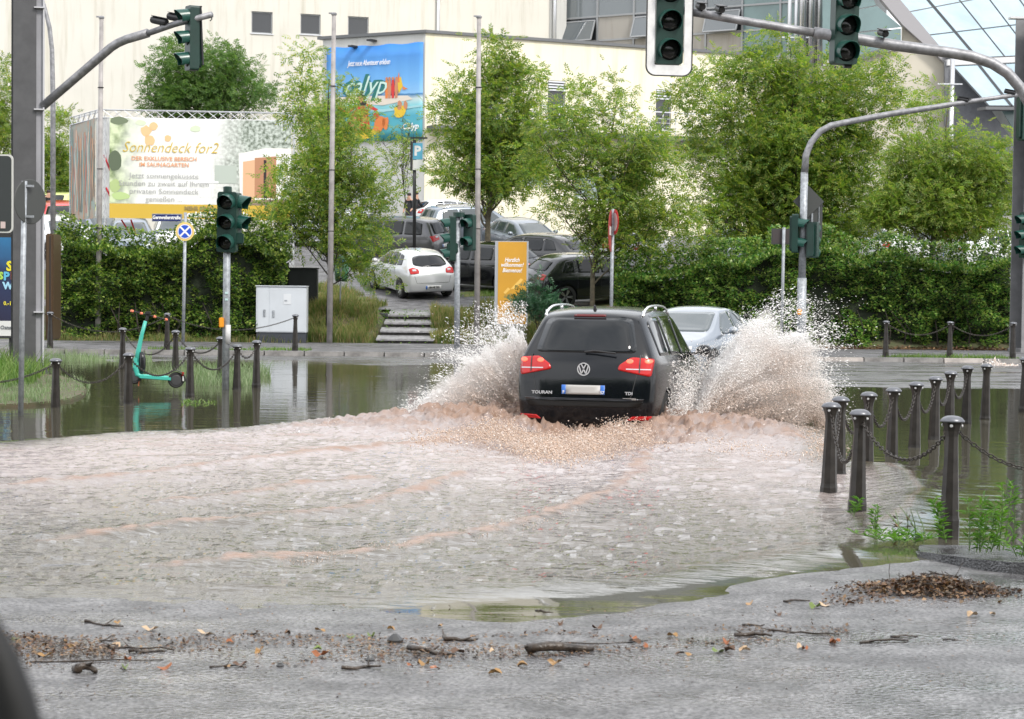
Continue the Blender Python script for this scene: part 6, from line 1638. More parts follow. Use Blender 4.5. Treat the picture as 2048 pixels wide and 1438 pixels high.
make_tree('ash_tree', 'light green ash at right, its trunk rising between two parked white cars', foot(1848, Y),
  [bl(1860, 220, Y, 30, 70), bl(1840, 320, Y, 70, 60), bl(1920, 330, Y, 80, 75), bl(1980, 380, Y, 65, 75), bl(1850, 400, Y, 90, 60), bl(1780, 420, Y, 60, 60), bl(1930, 440, Y, 70, 45), bl(2010, 320, Y, 40, 60), bl(2010, 440, Y, 35, 50), bl(1800, 340, Y, 30, 45)],
  9500, leaf_ash_y, bark, .09, TG, 30, 4, lscale=.95, tuft=.28)
Y = 90
make_tree('hall_tree', 'dense tree behind the billboard in front of the pale hall', foot(440, Y),
  [bl(350, 150, Y, 55, 55), bl(430, 140, Y, 70, 60), bl(480, 170, Y, 60, 50), bl(390, 200, Y, 90, 40), bl(520, 200, Y, 45, 35), bl(310, 205, Y, 40, 30), bl(345, 105, Y, 35, 35)],
  6500, leaf_far, bark_d, .15, None, 24, 6, (PIN2_V, PIN2_F), lscale=1.1)
make_tree('hall_tree', 'foliage between the steel column and the billboard', foot(118, 88),
  [bl(125, 290, 88, 35, 60), bl(120, 380, 88, 45, 60), bl(95, 330, 88, 30, 70), bl(150, 400, 88, 25, 40)], 2600, leaf_ash, bark_d, .09, None, 14, 7, (PIN2_V, PIN2_F), lscale=1.1)
make_tree('hall_tree', 'feathery tree cut off by the left picture edge', foot(-10, 84),
  [bl(-20, 170, 84, 40, 50), bl(0, 240, 84, 40, 60), bl(-10, 330, 84, 50, 60), bl(15, 140, 84, 18, 40)], 2600, leaf_ash, bark_d, .09, None, 14, 8, (PIN2_V, PIN2_F), lscale=1.)
make_tree('sapling', 'thin sapling with few leaves in front of the blue banner', foot(813, 77),
  [bl(815, 265, 77, 26, 45), bl(800, 320, 77, 25, 30), bl(822, 345, 77, 18, 40), bl(752, 300, 77, 20, 30)], 230, leaf_ash, bark_d, .035, None, 10, 9, lscale=1.)
make_tree('hall_tree', 'young tree between the leftmost flagpole of the steps and the billboard top', foot(640, 80),
  [bl(655, 190, 80, 35, 50), bl(690, 240, 80, 40, 50), bl(640, 260, 80, 40, 60)], 900, leaf_ash_y, bark_d, .06, None, 14, 10, lscale=1.1)

# hedges
def hedge(name, label, box, n, m_leaf, seed, ls=.085, top=None, branchy=.5):
    (x0, x1, y0, y1, z0, z1) = box; r_ = np.random.default_rng(seed)
    t = empty(name, label, 'hedge', ((x0 + x1) / 2, (y0 + y1) / 2, z0)); O = np.array(tuple(t.location))
    def topz(x): return z1 + (top(x) if top is not None else 0) + (fbm(x * .9, x * 0, 3, seed) - .5) * .7
    # leafy shell: front, top, ends; points pushed in and out by noise so clumps stand proud
    k = int(n * .72); x = r_.uniform(x0, x1, k); z = z0 + (topz(x) - z0) * r_.uniform(0, 1, k) ** .9
    bul = (fbm(x * 1.1, z * 1.6, 4, seed + 1) - .5) * 1.1 + (fbm(x * 3.5, z * 4.5, 3, seed + 2) - .5) * .55
    y = y0 + .35 - 1.4 * bul + np.abs(r_.normal(0, .12, k)) + .35 * ((z - z0) / (z1 - z0)) ** 2
    A = np.stack([x, y, z], -1); DA = np.stack([r_.normal(0, .7, k), -1 + r_.normal(0, .4, k), r_.normal(.15, .5, k)], -1)
    k2 = n - k; x = r_.uniform(x0, x1, k2); y = r_.uniform(y0, y1, k2); z = topz(x) + (fbm(x * 2.5, y * 2.5, 3, seed + 3) - .5) * .5 + r_.normal(0, .05, k2) - .1
    B_ = np.stack([x, y, z], -1); DB = np.stack([r_.normal(0, .7, k2), r_.normal(-.3, .6, k2), 1 + r_.normal(0, .4, k2)], -1)
    # sprays sticking out of the top
    k3 = n // 6; sx = r_.uniform(x0, x1, k3 // 10); ch = r_.integers(0, len(sx), k3); hh = r_.uniform(0, .6, k3); x = sx[ch] + r_.normal(0, .03, k3) + hh * .15
    C_ = np.stack([x, y0 + .4 + r_.uniform(0, .5, len(sx))[ch], topz(x) + hh], -1); DC = np.stack([r_.normal(0, 1, k3), r_.normal(0, 1, k3), r_.normal(.5, .5, k3)], -1)
    P = np.concatenate([A, B_, C_]); D = np.concatenate([DA, DB, DC])
    me = leaf_mesh('foliage', P - O, D, r_.uniform(.7, 1.35, len(P)) * ls, RH_V, RH_F, roll=r_.uniform(-.8, .8, len(P)))
    tag(link('foliage', me, m_leaf, t), kind='stuff')
    # woody inside
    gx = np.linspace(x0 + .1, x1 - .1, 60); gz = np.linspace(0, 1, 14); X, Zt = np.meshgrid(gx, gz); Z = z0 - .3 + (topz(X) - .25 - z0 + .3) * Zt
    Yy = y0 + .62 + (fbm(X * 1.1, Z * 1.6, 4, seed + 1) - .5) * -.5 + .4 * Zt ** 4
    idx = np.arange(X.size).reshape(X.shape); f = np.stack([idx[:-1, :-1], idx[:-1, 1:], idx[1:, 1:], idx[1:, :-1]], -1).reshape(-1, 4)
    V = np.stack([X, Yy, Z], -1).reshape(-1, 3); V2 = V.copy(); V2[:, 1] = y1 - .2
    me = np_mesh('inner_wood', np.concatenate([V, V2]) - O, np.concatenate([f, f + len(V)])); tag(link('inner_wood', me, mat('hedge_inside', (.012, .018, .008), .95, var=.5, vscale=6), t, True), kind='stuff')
    mb = MB()
    for i in range(int((x1 - x0) * 1.5)):
        xx = r_.uniform(x0, x1); p = Vector((xx, y0 + .5, z0 - .2)) - Vector(O); mb.tube([p, p + Vector((r_.normal() * .2, -.2, .7)), p + Vector((r_.normal() * .3, -.1, 1.3))], [.03, .02, .01], 5)
    tag(mb.build('stems', bark_d, t), kind='stuff')
    return t
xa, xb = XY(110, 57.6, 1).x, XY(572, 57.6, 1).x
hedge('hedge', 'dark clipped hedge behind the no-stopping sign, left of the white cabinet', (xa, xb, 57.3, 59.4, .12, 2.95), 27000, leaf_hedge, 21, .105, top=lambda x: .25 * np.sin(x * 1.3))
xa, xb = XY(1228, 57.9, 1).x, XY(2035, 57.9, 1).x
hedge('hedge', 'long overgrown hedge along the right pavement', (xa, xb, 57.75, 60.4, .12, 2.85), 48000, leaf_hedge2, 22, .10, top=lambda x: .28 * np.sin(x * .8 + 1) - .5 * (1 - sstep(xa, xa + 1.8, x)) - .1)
# shrub by the pillar sign
Y = 57.4
make_tree('shrub', 'bluish-green shrub growing up against the yellow pillar sign', tuple(XY(1070, Y, .12)), [bl(1070, 600, Y, 45, 35), bl(1045, 590, Y, 25, 20), bl(1095, 620, Y, 40, 25), bl(1075, 560, Y, 20, 22), bl(1120, 640, Y, 40, 22)], 900, leaf_shrub, bark_d, .02, None, 14, 12, lscale=.7, tuft=.12)

# grass and weeds
def blades(P, h, w, lean, r_):
    N = len(P); a = r_.uniform(0, 2 * math.pi, N); s = np.stack([np.cos(a), np.sin(a), np.zeros(N)], -1) * w[:, None]
    b = r_.uniform(0, 2 * math.pi, N); l_ = np.stack([np.cos(b), np.sin(b), np.zeros(N)], -1) * (lean * h)[:, None]; z = np.zeros((N, 3)); z[:, 2] = h
    v = np.stack([P - s, P + s, P + s * .7 + z * .55 + l_ * .3, P - s * .7 + z * .55 + l_ * .3, P + z * .92 + l_ + s * .1, P + z * .92 + l_ - s * .1], 1)
    i = np.arange(N)[:, None] * 6; f = np.concatenate([i + np.array([[0, 1, 2, 3]]), i + np.array([[3, 2, 4, 5]])])
    return v.reshape(-1, 3), f
def grass(name, poly, n, hmin, hmax, m, seed, zf=None, w=.006, lean=.5, clump=True):
    r_ = np.random.default_rng(seed); xs = [p[0] for p in poly]; ys = [p[1] for p in poly]; zf = zf or ground_z
    X = r_.uniform(min(xs), max(xs), n * 4); Y_ = r_.uniform(min(ys), max(ys), n * 4); ok = in_poly(X, Y_, poly) > -.05
    c = fbm(X * 1.3, Y_ * 1.3, 3, seed)
    if clump: ok &= r_.uniform(0, 1, len(X)) < sstep(.3, .62, c) + .15
    X, Y_, c = X[ok][:n], Y_[ok][:n], c[ok][:n]
    h = (hmin + (hmax - hmin) * r_.beta(1.6, 3.2, len(X))) * (.6 + .9 * sstep(.35, .7, c))
    v, f = blades(np.stack([X, Y_, zf(X, Y_) - .01], -1), h, np.full(len(X), w) * r_.uniform(.6, 1.5, len(X)), r_.uniform(.1, lean, len(X)), r_)
    o = link(name, np_mesh(name, v, f), m); tag(o, kind='stuff'); return o
def rect(px0, px1, ya, yb): return [(XY(px0, ya, .2).x, ya), (XY(px1, ya, .2).x, ya), (XY(px1, yb, 1.).x, yb), (XY(px0, yb, 1.).x, yb)]
grass('bank_grass', rect(606, 752, 57.5, 60.7), 15000, .08, .55, grass_m, 31, w=.008)
grass('bank_grass', rect(866, 1040, 57.5, 60.7), 12000, .08, .5, grass_m, 32, w=.008)
grass('bank_grass', rect(90, 612, 57.0, 58.0), 9000, .05, .32, grass_m, 33, w=.008)
grass('bank_grass', rect(1000, 1300, 57.5, 59.2), 5000, .08, .4, grass_m, 34, w=.008)
grass('lawn_grass', LAWN1, 2600, .03, .14, grass_g, 35, w=.008); grass('lawn_grass', LAWN2, 2500, .03, .16, grass_g, 36, w=.008); grass('lawn_grass', LAWN3, 5500, .04, .3, grass_m, 37, w=.008)
grass('kerb_grass', rect(1760, 2060, 50.3, 51.0), 1500, .03, .14, grass_g, 38, w=.007)
grass('kerb_grass', rect(300, 620, 50.4, 51.6), 1300, .03, .12, grass_g, 39, w=.007)
isl = lambda x, y: np.full(np.shape(x), .05)
grass('island_grass', ISLE_L, 6500, .03, .16, grass_w, 40, isl, w=.006)
pm = gp([(-60, 735), (60, 735), (95, 745), (60, 775), (-60, 790)]); grass('island_weeds', pm, 3000, .12, .5, grass_g, 41, isl, w=.010, lean=.8)
pt = gp([(290, 745), (430, 735), (530, 745), (540, 762), (480, 774), (390, 772), (330, 764)])
flat = lambda x, y: np.full(np.shape(x), -.01)
grass('flooded_grass', pt, 3600, .05, .40, grass_w, 42, flat, w=.006, lean=.7)
pt2 = gp([(60, 712), (300, 716), (300, 726), (60, 724)]); grass('flooded_grass', pt2, 1500, .05, .3, grass_w, 43, flat, w=.006)
pt3 = gp([(370, 800), (425, 800), (425, 812), (370, 812)]); grass('floating_grass', pt3, 260, .02, .08, grass_g, 44, flat, w=.012, lean=2.5, clump=False)
# leaf litter at the foot of the right hedge, weeds on the steps
def scatter_leaves(name, poly, n, size, m, seed, zf=ground_z, flat_=.25, lift=.006, clump=False):
    r_ = np.random.default_rng(seed); xs = [p[0] for p in poly]; ys = [p[1] for p in poly]
    X = r_.uniform(min(xs), max(xs), n * 4); Y_ = r_.uniform(min(ys), max(ys), n * 4); ok = in_poly(X, Y_, poly) > 0
    if clump: ok &= r_.uniform(0, 1, len(X)) < sstep(.48, .66, fbm(X * 1.6, Y_ * 5., 4, seed)) + .04
    X, Y_ = X[ok][:n], Y_[ok][:n]
    D = np.stack([r_.normal(size=len(X)), r_.normal(size=len(X)), r_.normal(0, flat_, len(X))], -1)
    me = leaf_mesh(name, np.stack([X, Y_, zf(X, Y_) + lift], -1), D, r_.uniform(.6, 1.3, len(X)) * size, RH_V, RH_F, roll=r_.uniform(-.3, .3, len(X)))
    o = link(name, me, m); tag(o, kind='stuff'); return o
litter = leaf_mat('litter', [(.03, .018, .010), (.07, .035, .02), (.12, .055, .022), (.26, .16, .08), (.05, .035, .022), (.16, .10, .05)], .1, .5)
scatter_leaves('leaf_litter', rect(1240, 2040, 57.0, 58.0), 5200, .10, litter, 51)
scatter_leaves('step_weeds', rect(752, 866, 57.3, 60.2), 260, .10, grass_g, 52, lambda x, y: ground_z(x, y) + .05, .9)

def weed(name, label, px, py, h, n, m_, seed, spread=.05, z=.085, stems=1, grp=None):
    r_ = np.random.default_rng(seed); b = G(px, py, z); t = empty(name, label, 'plant', b, group=grp); mb = MB(); P = []; D = []
    for s in range(stems):
        a = r_.uniform(0, 6.28); top = Vector((math.cos(a) * spread * r_.uniform(.5, 2), math.sin(a) * spread, h * r_.uniform(.6, 1)))
        o = Vector((r_.normal() * spread * .5, r_.normal() * spread * .5, 0)); mb.tube([o, o + top * .5 + Vector((.01, 0, 0)), o + top], [.005, .004, .002], 5)
        k = n // stems; u = r_.uniform(.05, 1, k); an = r_.uniform(0, 6.28, k)
        P.append(np.array(tuple(o)) + np.array(tuple(top))[None] * u[:, None]); D.append(np.stack([np.cos(an), np.sin(an), r_.normal(.5, .3, k)], -1))
    mb.build('stem', mat('weed_stem', (.10, .16, .05), .6), t)
    P = np.concatenate(P); D = np.concatenate(D)
    tm = RH_V * np.array([1, .35, 1.5]); me = leaf_mesh('leaves', P, D, r_.uniform(.6, 1.2, len(P)) * .075, tm, RH_F); tag(link('leaves', me, m_, t), kind='stuff'); return t
weed_g = leaf_mat('weed_leaf', [(.07, .17, .03), (.11, .24, .04), (.17, .31, .06)], .4, .5)
weed('weed', 'tall bright green weed directly in front of the nearest bollard', 1903, 1086, .46, 120, weed_g, 1)
weed('weed', 'bushy light green weed between the nearest bollard and the right edge', 1968, 1104, .40, 260, weed_g, 2, stems=6, spread=.07)
weed('weed', 'taller sparse weed at the kerb near the right edge', 2012, 1100, .50, 190, weed_g, 3, stems=5, spread=.09)
weed('weed', 'small drooping weed at the foot of the second nearest bollard', 1698, 1035, .16, 40, weed_g, 4, z=0)
weed('weed', 'upright weed standing in the water left of the kerb tip', 1748, 1068, .27, 60, weed_g, 5, z=0, stems=2, spread=.03)
weed('weed', 'low leafy weed patch at the tip of the kerb', 1800, 1082, .07, 200, weed_g, 6, z=.02, stems=12, spread=.14)
weed('weed', 'small weed hanging over the kerb at the right edge', 2040, 1112, .12, 40, weed_g, 7, stems=3, spread=.06)
weed('grass_stalks', 'thin brown seed stalks standing in the water behind the kerb tip', 1815, 1072, .26, 16, litter, 8, z=.0, stems=7, spread=.16)
# ------------------------------------------------------------------ bollards and chains
iron = mat('cast_iron', (.030, .026, .023), .38, metal=.3, var=.35, vscale=7, bump=.15, bscale=60)
iron_cap = mat('iron_cap', (.15, .155, .17), .35, metal=.5, var=.15, vscale=12); rivet = mat('rivet', (.55, .55, .55), .4)
chain_m = mat('chain_iron', (.055, .048, .042), .38, metal=.6)
def bollard_mesh():
    b = MB(); b.lathe([(.080, -.3), (.080, .16), (.076, .18), (.073, .20), (.050, .76), (.050, .79), (.056, .83), (.074, .885), (.082, .90)], 8, rot=R(22.5)); post = bpy.data.meshes.new('post'); post.from_pydata(b.v, [], b.f); post.materials.append(iron)
    b = MB(); b.lathe([(.090, .898), (.092, .908), (.070, .932), (.04, .944), (.005, .947)], 18); cap = bpy.data.meshes.new('cap'); cap.from_pydata(b.v, [], b.f); cap.materials.append(iron_cap)
    cap.polygons.foreach_set('use_smooth', np.ones(len(cap.polygons), dtype=bool))
    b = MB(); b.lathe([(.013, 0), (.009, .008)], 8); rv = bpy.data.meshes.new('rivet'); rv.from_pydata(b.v, [], b.f); rv.materials.append(rivet)
    return post, cap, rv
BM = bollard_mesh()
def bollard(x, y, z, label, group, rot=0., lean=None):
    t = empty('bollard', label, 'bollard', (x, y, z), group=group, rot=(0, R(.9) if lean is None else lean, rot))
    link('post', BM[0], None, t); link('cap', BM[1], None, t)
    for k in range(4):
        a = R(45 + 90 * k); rv = link('rivet', BM[2], None, t); rv.location = (.072 * math.cos(a), .072 * math.sin(a), .872); rv.rotation_euler = (0, R(90), a)
    return t
def link_mesh(L=.052, r=.0055, w=.030):
    pts = []
    for k in range(14):
        a = 2 * math.pi * k / 14; pts.append(Vector((math.cos(a) * L / 2 * (1.0), math.sin(a) * w / 2 * 1.0, 0)))
    b = MB(); vs = []; fs = []; n_ = len(pts)
    for i, p in enumerate(pts):
        t = (pts[(i + 1) % n_] - pts[i - 1]).normalized(); u = Vector((t.y, -t.x, 0))
        for k in range(5): a = 2 * math.pi * k / 5; vs.append(p + (u * math.cos(a) + Vector((0, 0, 1)) * math.sin(a)) * r)
    for i in range(n_):
        for k in range(5): fs.append((i * 5 + k, i * 5 + (k + 1) % 5, ((i + 1) % n_) * 5 + (k + 1) % 5, ((i + 1) % n_) * 5 + k))
    return vs, fs
LV, LF = link_mesh(); lme = bpy.data.meshes.new('chain_link'); lme.from_pydata([tuple(v) for v in LV], [], LF); lme.materials.append(chain_m)
lme.polygons.foreach_set('use_smooth', np.ones(len(lme.polygons), dtype=bool))
def chain(a, b, sag, label, near=True):
    a, b = Vector(a), Vector(b); t = empty('chain', label, 'chain', a, group='chains hung between the bollards')
    N = 60; pts = [a.lerp(b, k / N) + Vector((0, 0, -sag * 4 * (k / N) * (1 - k / N))) for k in range(N + 1)]
    L = sum((pts[i + 1] - pts[i]).length for i in range(N)); n_ = max(4, int(L / .041)); acc = 0; i = 0; out = []
    for k in range(n_):
        s = L * (k + .5) / n_
        while i < N - 1 and acc + (pts[i + 1] - pts[i]).length < s: acc += (pts[i + 1] - pts[i]).length; i += 1
        seg = pts[i + 1] - pts[i]; p = pts[i] + seg.normalized() * (s - acc); out.append((p - a, seg.normalized()))
    if near:
        for k, (p, d) in enumerate(out):
            o = link('chain_link', lme, None, t); q = d.to_track_quat('X', 'Z').to_matrix() @ Matrix.Rotation(R(40 + 90 * (k % 2)), 3, 'X'); o.matrix_local = Matrix.Translation(p) @ q.to_4x4()
    else:
        mb = MB()
        for k, (p, d) in enumerate(out):
            q = d.to_track_quat('X', 'Z').to_matrix() @ Matrix.Rotation(R(40 + 90 * (k % 2)), 3, 'X'); mb.add([q @ v + p for v in LV], LF)
        o = mb.build('links', chain_m, t); tag(o, kind='stuff')
    return t
GR = 'black iron bollards round the flooded crossing'
def bpos(px, ptop, H=.947, s=None, z0=-.0):
    pass
# right row: column and height of each cap top; the base follows from the size of the post
def from_top(px, pt, Y, Htop): 
    p = W(px, pt, Y); return (p.x, Y, p.z - .947)
right = [(1902, 831, 267, 'nearest bollard, largest in the picture, at the right with a weed at its foot'),
         (1717, 818, 241, 'second largest bollard, standing in the ripples with a chain to the nearest one'),
         (1660, 804, 218, 'leftmost bollard of the right-hand row, beside the splash'),
         (1679, 792, 200, 'bollard partly hidden behind the leftmost one of the right-hand row'),
         (1736, 783, 189, 'third bollard from the left in the receding right-hand row'),
         (1785, 774, 180, 'fourth bollard from the left in the receding right-hand row'),
         (1831, 763, 170, 'fifth bollard from the left in the receding right-hand row'),
         (1870, 752, 161, 'sixth bollard from the left in the receding right-hand row'),
         (1900, 741, 152, 'seventh bollard from the left in the receding right-hand row'),
         (1934, 731, 144, 'second last bollard from the right of the receding right-hand row'),
         (1972, 727, 139, 'smallest and last bollard at the right end of the receding row')]
RB = []
for px, pt, s, lab in right:
    Y = FPX / s; x, y, z = from_top(px, pt, Y, 0); RB.append(bollard(x, y, z, lab, GR, rot=random.uniform(0, .5)))
def topc(b, k=.87): return Vector(b.location) + Vector((.012, 0, k))
names = ['from the nearest bollard to the second one', 'from the second bollard to the leftmost of the right row', 'between the two overlapping left bollards of the right row', '', '', '', '', '', '']
for i in range(len(RB) - 2):
    a, b = RB[i], RB[i + 1]
    lab = 'rusty chain hanging ' + ['from the nearest bollard to the second nearest', 'from the second nearest bollard to the leftmost of its row', 'between the two overlapping bollards beside the splash', 'from the partly hidden bollard to the third of the row', 'from the third to the fourth bollard of the right row', 'from the fourth to the fifth bollard of the right row', 'from the fifth to the sixth bollard of the right row', 'from the sixth to the seventh bollard of the right row', 'between the two bollards before the last of the right row'][i]
    chain(topc(a), topc(b), .30 if i in (0,) else (.42 if i == 1 else .33), lab, near=True)
off = RB[0].location + Vector((1.42, .35, -.05)); ob = bollard(off.x, off.y, off.z, 'bollard just beyond the right picture edge holding the end of the near chain', GR); chain(topc(RB[0]), topc(ob), .32, 'rusty chain running from the nearest bollard out of the right picture edge')
re = W(2046, 740, 30.5); bollard(re.x + .02, 30.5, -.1, 'dark post cut by the right picture edge beyond the row', GR)
LB = []
for px, pt, s, lab in ((111, 716, 137, 'first bollard from the left, before the grass island'), (257, 705, 133, 'bollard just left of the green scooter, in the water'), (380, 693, 124, 'bollard just right of the scooter wheel'),
                       (474, 688, 116, 'bollard right of the traffic light pole in the flooded grass'), (513, 680, 114, 'rightmost bollard of the left flooded row, before the white cabinet reflection')):
    Y = FPX / s; LB.append(bollard(*from_top(px, pt, Y, 0), lab, GR, lean=R(.4)))
for i in range(4): chain(topc(LB[i]), topc(LB[i + 1]), .33 if i < 3 else .2, 'dark chain ' + ['from the leftmost bollard to the one by the scooter', 'in front of the scooter between two bollards', 'from the scooter bollard across the traffic light pole', 'between the two rightmost bollards of the left row'][i])
p = W(-80, 760, 27.5); chain(Vector((p.x, p.y, .45)), topc(LB[0]), .12, 'dark chain entering from the left picture edge to the first bollard')
FB = []
for px, pt, Y, lab in ((245, 655, 42, 'far bollard left of the scooter handlebar'), (351, 660, 39.5, 'far bollard in the grass behind the scooter deck'), (441, 673, 37, 'far bollard touching the left side of the traffic light pole')):
    FB.append(bollard(*from_top(px, pt, Y, 0), lab, GR, lean=R(.4)))
chain(topc(FB[0]), topc(FB[1]), .45, 'dark chain between the far bollards behind the scooter', False); chain(topc(FB[1]), topc(FB[2]), .3, 'dark chain from the far grass bollard to the light pole one', False)
SB = []
for px, Y, lab in ((100, 50.5, 'bollard on the far pavement behind the steel column'), (334, 50.5, 'bollard on the far pavement behind the scooter handlebar'), (590, 50.5, 'bollard on the far pavement in front of the white cabinet'),
                   (1771, 50.6, 'leftmost of three bollards on the far right pavement'), (1899, 50.6, 'middle of three bollards on the far right pavement'), (2025, 50.6, 'rightmost of three bollards on the far right pavement')):
    q = XY(px, Y, .1); SB.append(bollard(q.x, Y, .1, lab, 'bollards on the far pavement', lean=R(.4)))
chain(topc(SB[0]), topc(SB[1]), .42, 'long thin chain along the left hedge', False); chain(topc(SB[1]), topc(SB[2]), .34, 'thin chain sagging in front of the white cabinet', False)
chain(topc(SB[3]), topc(SB[4]), .28, 'thin chain between the left and middle far right bollards', False); chain(topc(SB[4]), topc(SB[5]), .28, 'thin chain between the middle and right far right bollards', False)

# ------------------------------------------------------------------ electric scooter
Ysc = 33.4; sc0 = W(310, 770, Ysc)
sct = empty('electric_scooter', 'turquoise rental scooter standing in the flood water with an orange-gripped handlebar', 'scooter', (sc0.x, Ysc, 0))
tq = mat('scooter_turquoise', (.06, .42, .34), .35); orange = mat('grip_orange', (.80, .22, .12), .5)
S = lambda px, py, dy=0.: W(px, py, Ysc + dy) - sct.location
mb = MB(); mb.tube([S(291, 642), S(284, 668), S(277, 700), S(273, 728)], [.030, .032, .042, .048], 10); mb.build('steering_column', tq, sct, smooth=True)
mb = MB(); mb.tube([S(273, 716), S(272, 735), S(275, 749), S(284, 753), S(300, 754), S(345, 757), S(350, 760)], [.05, .055, .05, .042, .040, .040, .03], 10); mb.box(S(312, 755, -.0), (.52, .16, .045), M=Matrix.Rotation(R(4), 3, 'Y')); mb.build('deck', tq, sct, smooth=False)
mb = MB(); mb.tube([S(293, 642), S(296, 628)], .03, 8); mb.box(S(296, 626), (.09, .10, .05)); mb.build('display_head', trim, sct, bevel=.01)
ha, hb_ = S(264, 622, -.22), S(332, 639, .20)
mb = MB(); mb.tube([ha, S(296, 630), hb_], .012, 8); mb.build('handlebar', trim, sct)
for u in (0.0, .27, .66, 1.0): mb = MB(); q = ha.lerp(hb_, u); d = (hb_ - ha).normalized() * .03; mb.tube([q - d * .7, q + d * .7], .022, 8); mb.build('grip', orange, sct)
mb = MB(); q = [S(281, 702, -.02), S(287, 706, -.02), S(289, 735, -.02), S(285, 748, -.02), S(279, 746, -.02)]
mb.tube([S(283, 704, -.01), S(285, 716, -.01), S(285, 735, -.01), S(283, 746, -.01)], [.035, .055, .055, .035], 10); mb.build('battery', mat('battery_black', (.012, .012, .014), .25), sct, smooth=True)
M90 = Matrix.Rotation(R(90), 3, 'X') 
for px, py, nm in ((352, 760, 'rear_wheel'), (268, 752, 'front_wheel')):
    mb = MB(); Mw = Matrix.Rotation(R(12), 3, 'Z') @ M90; r_ = .135; mb.lathe([(.06, -.022), (r_ - .02, -.03), (r_, -.012), (r_, .012), (r_ - .02, .03), (.06, .022)], 24, c=S(px, py), M=Mw); w_ = mb.build(nm, rubber, sct, smooth=False)
    mb = MB(); mb.lathe([(.085, -.032), (.08, -.034), (.02, -.036)], 20, c=S(px, py), M=Mw @ Matrix.Rotation(math.pi, 3, 'X')); mb.build('hub', mat('hub_grey', (.05, .05, .052), .4), w_)
mb = MB(); vs = []; fs = []; c_ = S(352, 760)
for k in range(13):
    a = R(-10 + 150 * k / 12)
    for y_ in (-.045, .045):
        for rr_ in (.150, .162): vs.append(c_ + Vector((math.cos(a) * rr_, y_, math.sin(a) * rr_)))
for k in range(12):
    a = k * 4; fs += [(a, a + 4, a + 5, a + 1), (a + 2, a + 3, a + 7, a + 6), (a + 1, a + 5, a + 7, a + 3), (a, a + 2, a + 6, a + 4)]
mb.add(vs, fs); mb.build('mudguard', trim, sct)
mb = MB(); mb.box(S(366, 748), (.03, .06, .06)); mb.build('tail_lamp', red_l, sct); mb = MB(); mb.box(S(367, 757), (.02, .07, .08)); mb.build('plate', paintw, sct)
mb = MB(); mb.tube([S(279, 756), S(277, 772)], .008, 6); mb.tube([S(266, 755), S(265, 766)], .012, 6); mb.build('kickstand', mat('stand_orange', (.45, .12, .05), .5), sct)

# ------------------------------------------------------------------ person by the parked cars at left
def person(label, px, Y, hdg, shirt, trous):
    z = float(ground_z(0, Y)); b = XY(px, Y, z); t = empty('person', label, 'person', (b.x, Y, z), R(hdg))
    J = {'p': (0, 0, .95), 'c': (0, .02, 1.25), 'n': (0, .0, 1.46), 'h0': (0, -.02, 1.55), 'h1': (0, -.03, 1.68), 'sl': (-.17, 0, 1.42), 'sr': (.17, 0, 1.42), 'el': (-.22, -.03, 1.15), 'er': (.24, -.08, 1.16), 'wl': (-.20, -.15, .93), 'wr': (.20, -.24, .98),
         'hl': (-.09, 0, .92), 'hr': (.09, 0, .92), 'kl': (-.10, -.03, .50), 'kr': (.12, .0, .50), 'al': (-.10, .02, .08), 'ar': (.14, .04, .08), 'tl': (-.10, -.13, .03), 'tr': (.15, -.11, .03)}
    rad = {'p': .14, 'c': .15, 'n': .06, 'h0': .075, 'h1': .085, 'sl': .065, 'sr': .065, 'el': .045, 'er': .045, 'wl': .03, 'wr': .03, 'hl': .09, 'hr': .09, 'kl': .06, 'kr': .06, 'al': .04, 'ar': .04, 'tl': .035, 'tr': .035}
    E = [('p', 'c'), ('c', 'n'), ('n', 'h0'), ('h0', 'h1'), ('n', 'sl'), ('n', 'sr'), ('sl', 'el'), ('sr', 'er'), ('el', 'wl'), ('er', 'wr'), ('p', 'hl'), ('p', 'hr'), ('hl', 'kl'), ('hr', 'kr'), ('kl', 'al'), ('kr', 'ar'), ('al', 'tl'), ('ar', 'tr')]
    ks = list(J); me = bpy.data.meshes.new('b'); me.from_pydata([J[k] for k in ks], [(ks.index(a), ks.index(b_)) for a, b_ in E], []); o = bpy.data.objects.new('b', me); COL.objects.link(o)
    o.modifiers.new('k', 'SKIN'); s2 = o.modifiers.new('s', 'SUBSURF'); s2.levels = 2; s2.render_levels = 2
    for i, k in enumerate(ks): me.skin_vertices[0].data[i].radius = (rad[k], rad[k] * (.75 if k in 'pc' else 1)); 
    me.skin_vertices[0].data[0].use_root = True
    out = bpy.data.meshes.new_from_object(o.evaluated_get(bpy.context.evaluated_depsgraph_get())); bpy.data.objects.remove(o)
    for m_ in (mat('skin', (.45, .26, .18), .5), shirt, trous): out.materials.append(m_)
    for p_ in out.polygons:
        c = p_.center; p_.use_smooth = True; p_.material_index = 2 if c.z < .98 and abs(c.x) < .2 and not (c.y < -.13 and c.z > .8) else (1 if (c.z < 1.46 and (c.z > 1.12 or abs(c.x) < .16) and c.z > .95) else 0)
    link('body', out, None, t); mb = MB(); mb.lathe([(.08, -.02), (.092, .03), (.07, .085), (.02, .10)], 12, c=(0, -.015, 1.68)); mb.build('hair', hair, t, smooth=True); return t
person('person in a black T-shirt standing beside the lime car behind the steel column', 97, 83.5, 20, mat('shirt_black', (.012, .012, .014), .7), mat('trousers', (.05, .05, .07), .8))
person('person in dark clothes by the pale wall behind the grey people carrier', 818, 84, -30, mat('jacket_dark', (.015, .016, .02), .7), mat('trousers', (.05, .05, .07), .8))
person('person in dark clothes bending near the sapling', 832, 85.5, 60, mat('jacket_dark', (.015, .016, .02), .7), mat('trousers', (.05, .05, .07), .8))

